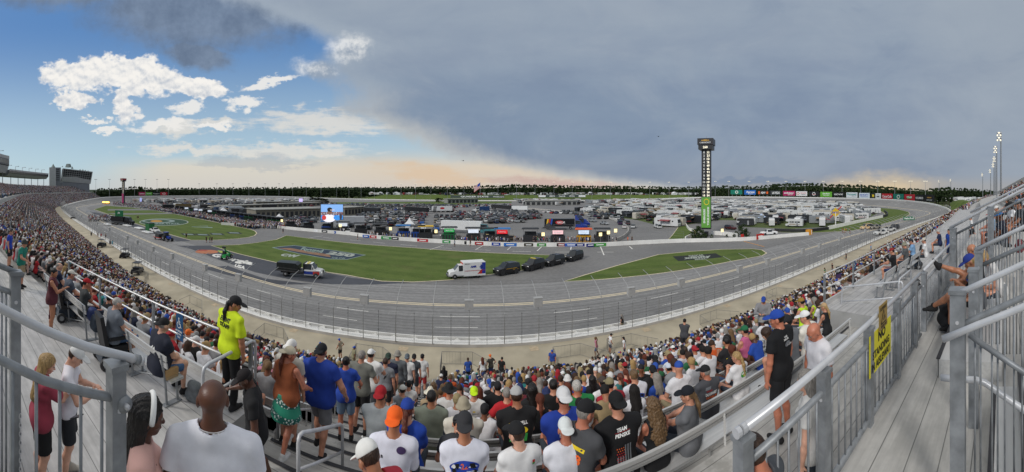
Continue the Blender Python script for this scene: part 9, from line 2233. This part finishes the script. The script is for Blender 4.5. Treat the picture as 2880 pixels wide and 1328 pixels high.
# ---------- far left: suites and press tower ----------
m_suite=M('suite_panel','#7d8087',.6,0,.08,.4); m_suited=M('suite_glazing',(.045,.05,.058),.25,0,.1,2); m_suitel=M('suite_fascia','#b5b6b8',.6,0,.06,.4)
def suite(s0,s1,u,z0,z1,label,dep=14):
 mb=MB(); strip(mb,[(u,z0),(u-3.5,z1*.55+z0*.45),(u-3.5,z1),(u+dep,z1),(u+dep,z0)],s0,s1,6,m_suite); o=ob('suite_building',mb.mesh('suite_building')); tag(o,label,'building')
 g_=MB(); h=z1-z0; strip(g_,[(u-2.2,z0+h*.30),(u-3.62,z0+h*.50)],s0,s1,6,m_suited,closed=False); strip(g_,[(u-3.6,z0+h*.56),(u-3.6,z0+h*.80)],s0,s1,6,m_suited,closed=False); g_.build('glazing',o)
 f_=MB(); strip(f_,[(u-3.75,z1-h*.14),(u-3.75,z1+.8)],s0,s1,6,m_suitel,closed=False); strip(f_,[(u-.3,z0-.2),(u-3.7,z0+h*.52)],s0,s1,6,m_suitel,closed=False); f_.build('fascia',o)
 n=int(abs(s1-s0)/14)
 for i in range(n):
  s=s0+(s1-s0)*(i+.5)/n; m=MB(); a=at_s(s,u+2,z1); m.tube([a,(a[0],a[1],z1+5)],.2,m_rim,4); b=at_s(s,u-1.5,z1+5); m.tube([(a[0],a[1],z1+5),b],.18,m_rim,4); m.box((b[0],b[1],b[2]),(1.6,1.0,.5),m_lampoff); m.build('lamp_bracket',o)
  if True:
   c1=at_s(s,u-1,0); m=MB(); m.tube([(c1[0],c1[1],10),(c1[0],c1[1],z0+.5)],.35,m_suite,5); m.build('column',o)
def s_bear(px,u,lo=-455,hi=-20):
 a=(px-X0)/FO
 for _ in range(40):
  m=(lo+hi)/2; x,y,_z=at_s(m,u)
  if math.atan2(x,y)>a: lo=m
  else: hi=m
 return m
def zat(px,py,s,u): x,y,_=at_s(s,u); return CZ-(py-H0)/FO*math.hypot(x,y)
sA,sB,sC=s_bear(137,58),s_bear(27,58),s_bear(-70,58)
if sA>sB: sA=sB-80
suite(sA,sB,62,zat(80,495,sB,58),zat(80,480,sB,58)+1,'long dark suite level on columns behind the far upper stand')
suite(sB,sC,62,zat(27,487,sB,58),zat(27,441,sB,58),'taller suite block at the left edge over the upper stand',18)
print('suites',sA,sB,sC)
xa,xb=139,261; d_=455; a=B(xa,d_); b=B(xb,d_+6); w_=math.hypot(b[0]-a[0],b[1]-a[1]); rz=math.atan2(b[1]-a[1],b[0]-a[0]); Zf=lambda y:CZ-(y-H0)/FO*d_
t=thing('press_tower',(a[0],a[1],0),'press building with a leaning glass front and pointed roofs over the far stand','building',None,rz)
u_=lambda x:(x-xa)/(xb-xa)*w_
MB().box((u_(148),6,Zf(471)/2),(u_(157)-u_(139),16,Zf(471)),m_suitel).build('stair_tower',t)
MB().box((u_(162),8,Zf(471)/2),(u_(171)-u_(153),16,Zf(471)),m_suite).build('wall',t)
m=MB()
for i in range(6): m.box((u_(161),-.3,Zf(476+6*i)),(u_(167)-u_(156),.6,.8),m_trim)
m.build('gallery',t)
x0,x1=u_(173),u_(259); zt1,zt2=Zf(474),Zf(483); zb1,zb2=Zf(510.5),Zf(517)
MB().add([(x0,0,zb1),(x1-2,0,zb2),(x1,-6,zt2),(x0+1.5,-6,zt1),(x0,18,zb1),(x1-2,18,zb2),(x1,18,zt2),(x0+1.5,18,zt1)],[(0,1,2,3),(4,7,6,5),(3,2,6,7),(0,3,7,4),(1,5,6,2),(0,4,5,1)],m_suitel).build('upper_block',t)
gl=MB(); nx_,nz_=13,6; f_=lambda u,v:(lambda A,B_,C,D_:tuple((np.array(A)*(1-u)+np.array(B_)*u)*(1-v)+(np.array(D_)*(1-u)+np.array(C)*u)*v))((x0+1,-.12,zb1+1),(x1-3,-.12,zb2+1),(x1-1,-6.15,zt2-1),(x0+2,-6.15,zt1-1))
for i in range(nx_):
 for j in range(nz_): gl.add([f_((i+.06)/nx_,(j+.08)/nz_),f_((i+.94)/nx_,(j+.08)/nz_),f_((i+.94)/nx_,(j+.92)/nz_),f_((i+.06)/nx_,(j+.92)/nz_)],[(0,1,2,3)],m_suited)
gl.build('glazing',t)
MB().box(((x0+x1)/2-2,9.6,Zf(512)/2),(x1-x0-3,18,Zf(512)),m_suite).build('lower_block',t)
rf=M('roof_green_grey','#7e8a86',.6,0,.08)
for x,w2,yb,yt_ in ((150,8,470,460),(176,4,469,466),(193,13,470,460),(204,5,474,467),(226,4,478,474.5),(234,4,479,474.5),(241,4,480,476.5),(249,4,481,478)): MB().lathe([(u_(xa+w2)*.72,0),(u_(xa+w2)*.45 if w2>10 else .05,Zf(yt_)-Zf(yb)),(.02,Zf(yt_)-Zf(yb)+.1)],(u_(x),5,Zf(yb)),rf,4).build('roof',t)
print('all',time.time()-T0)
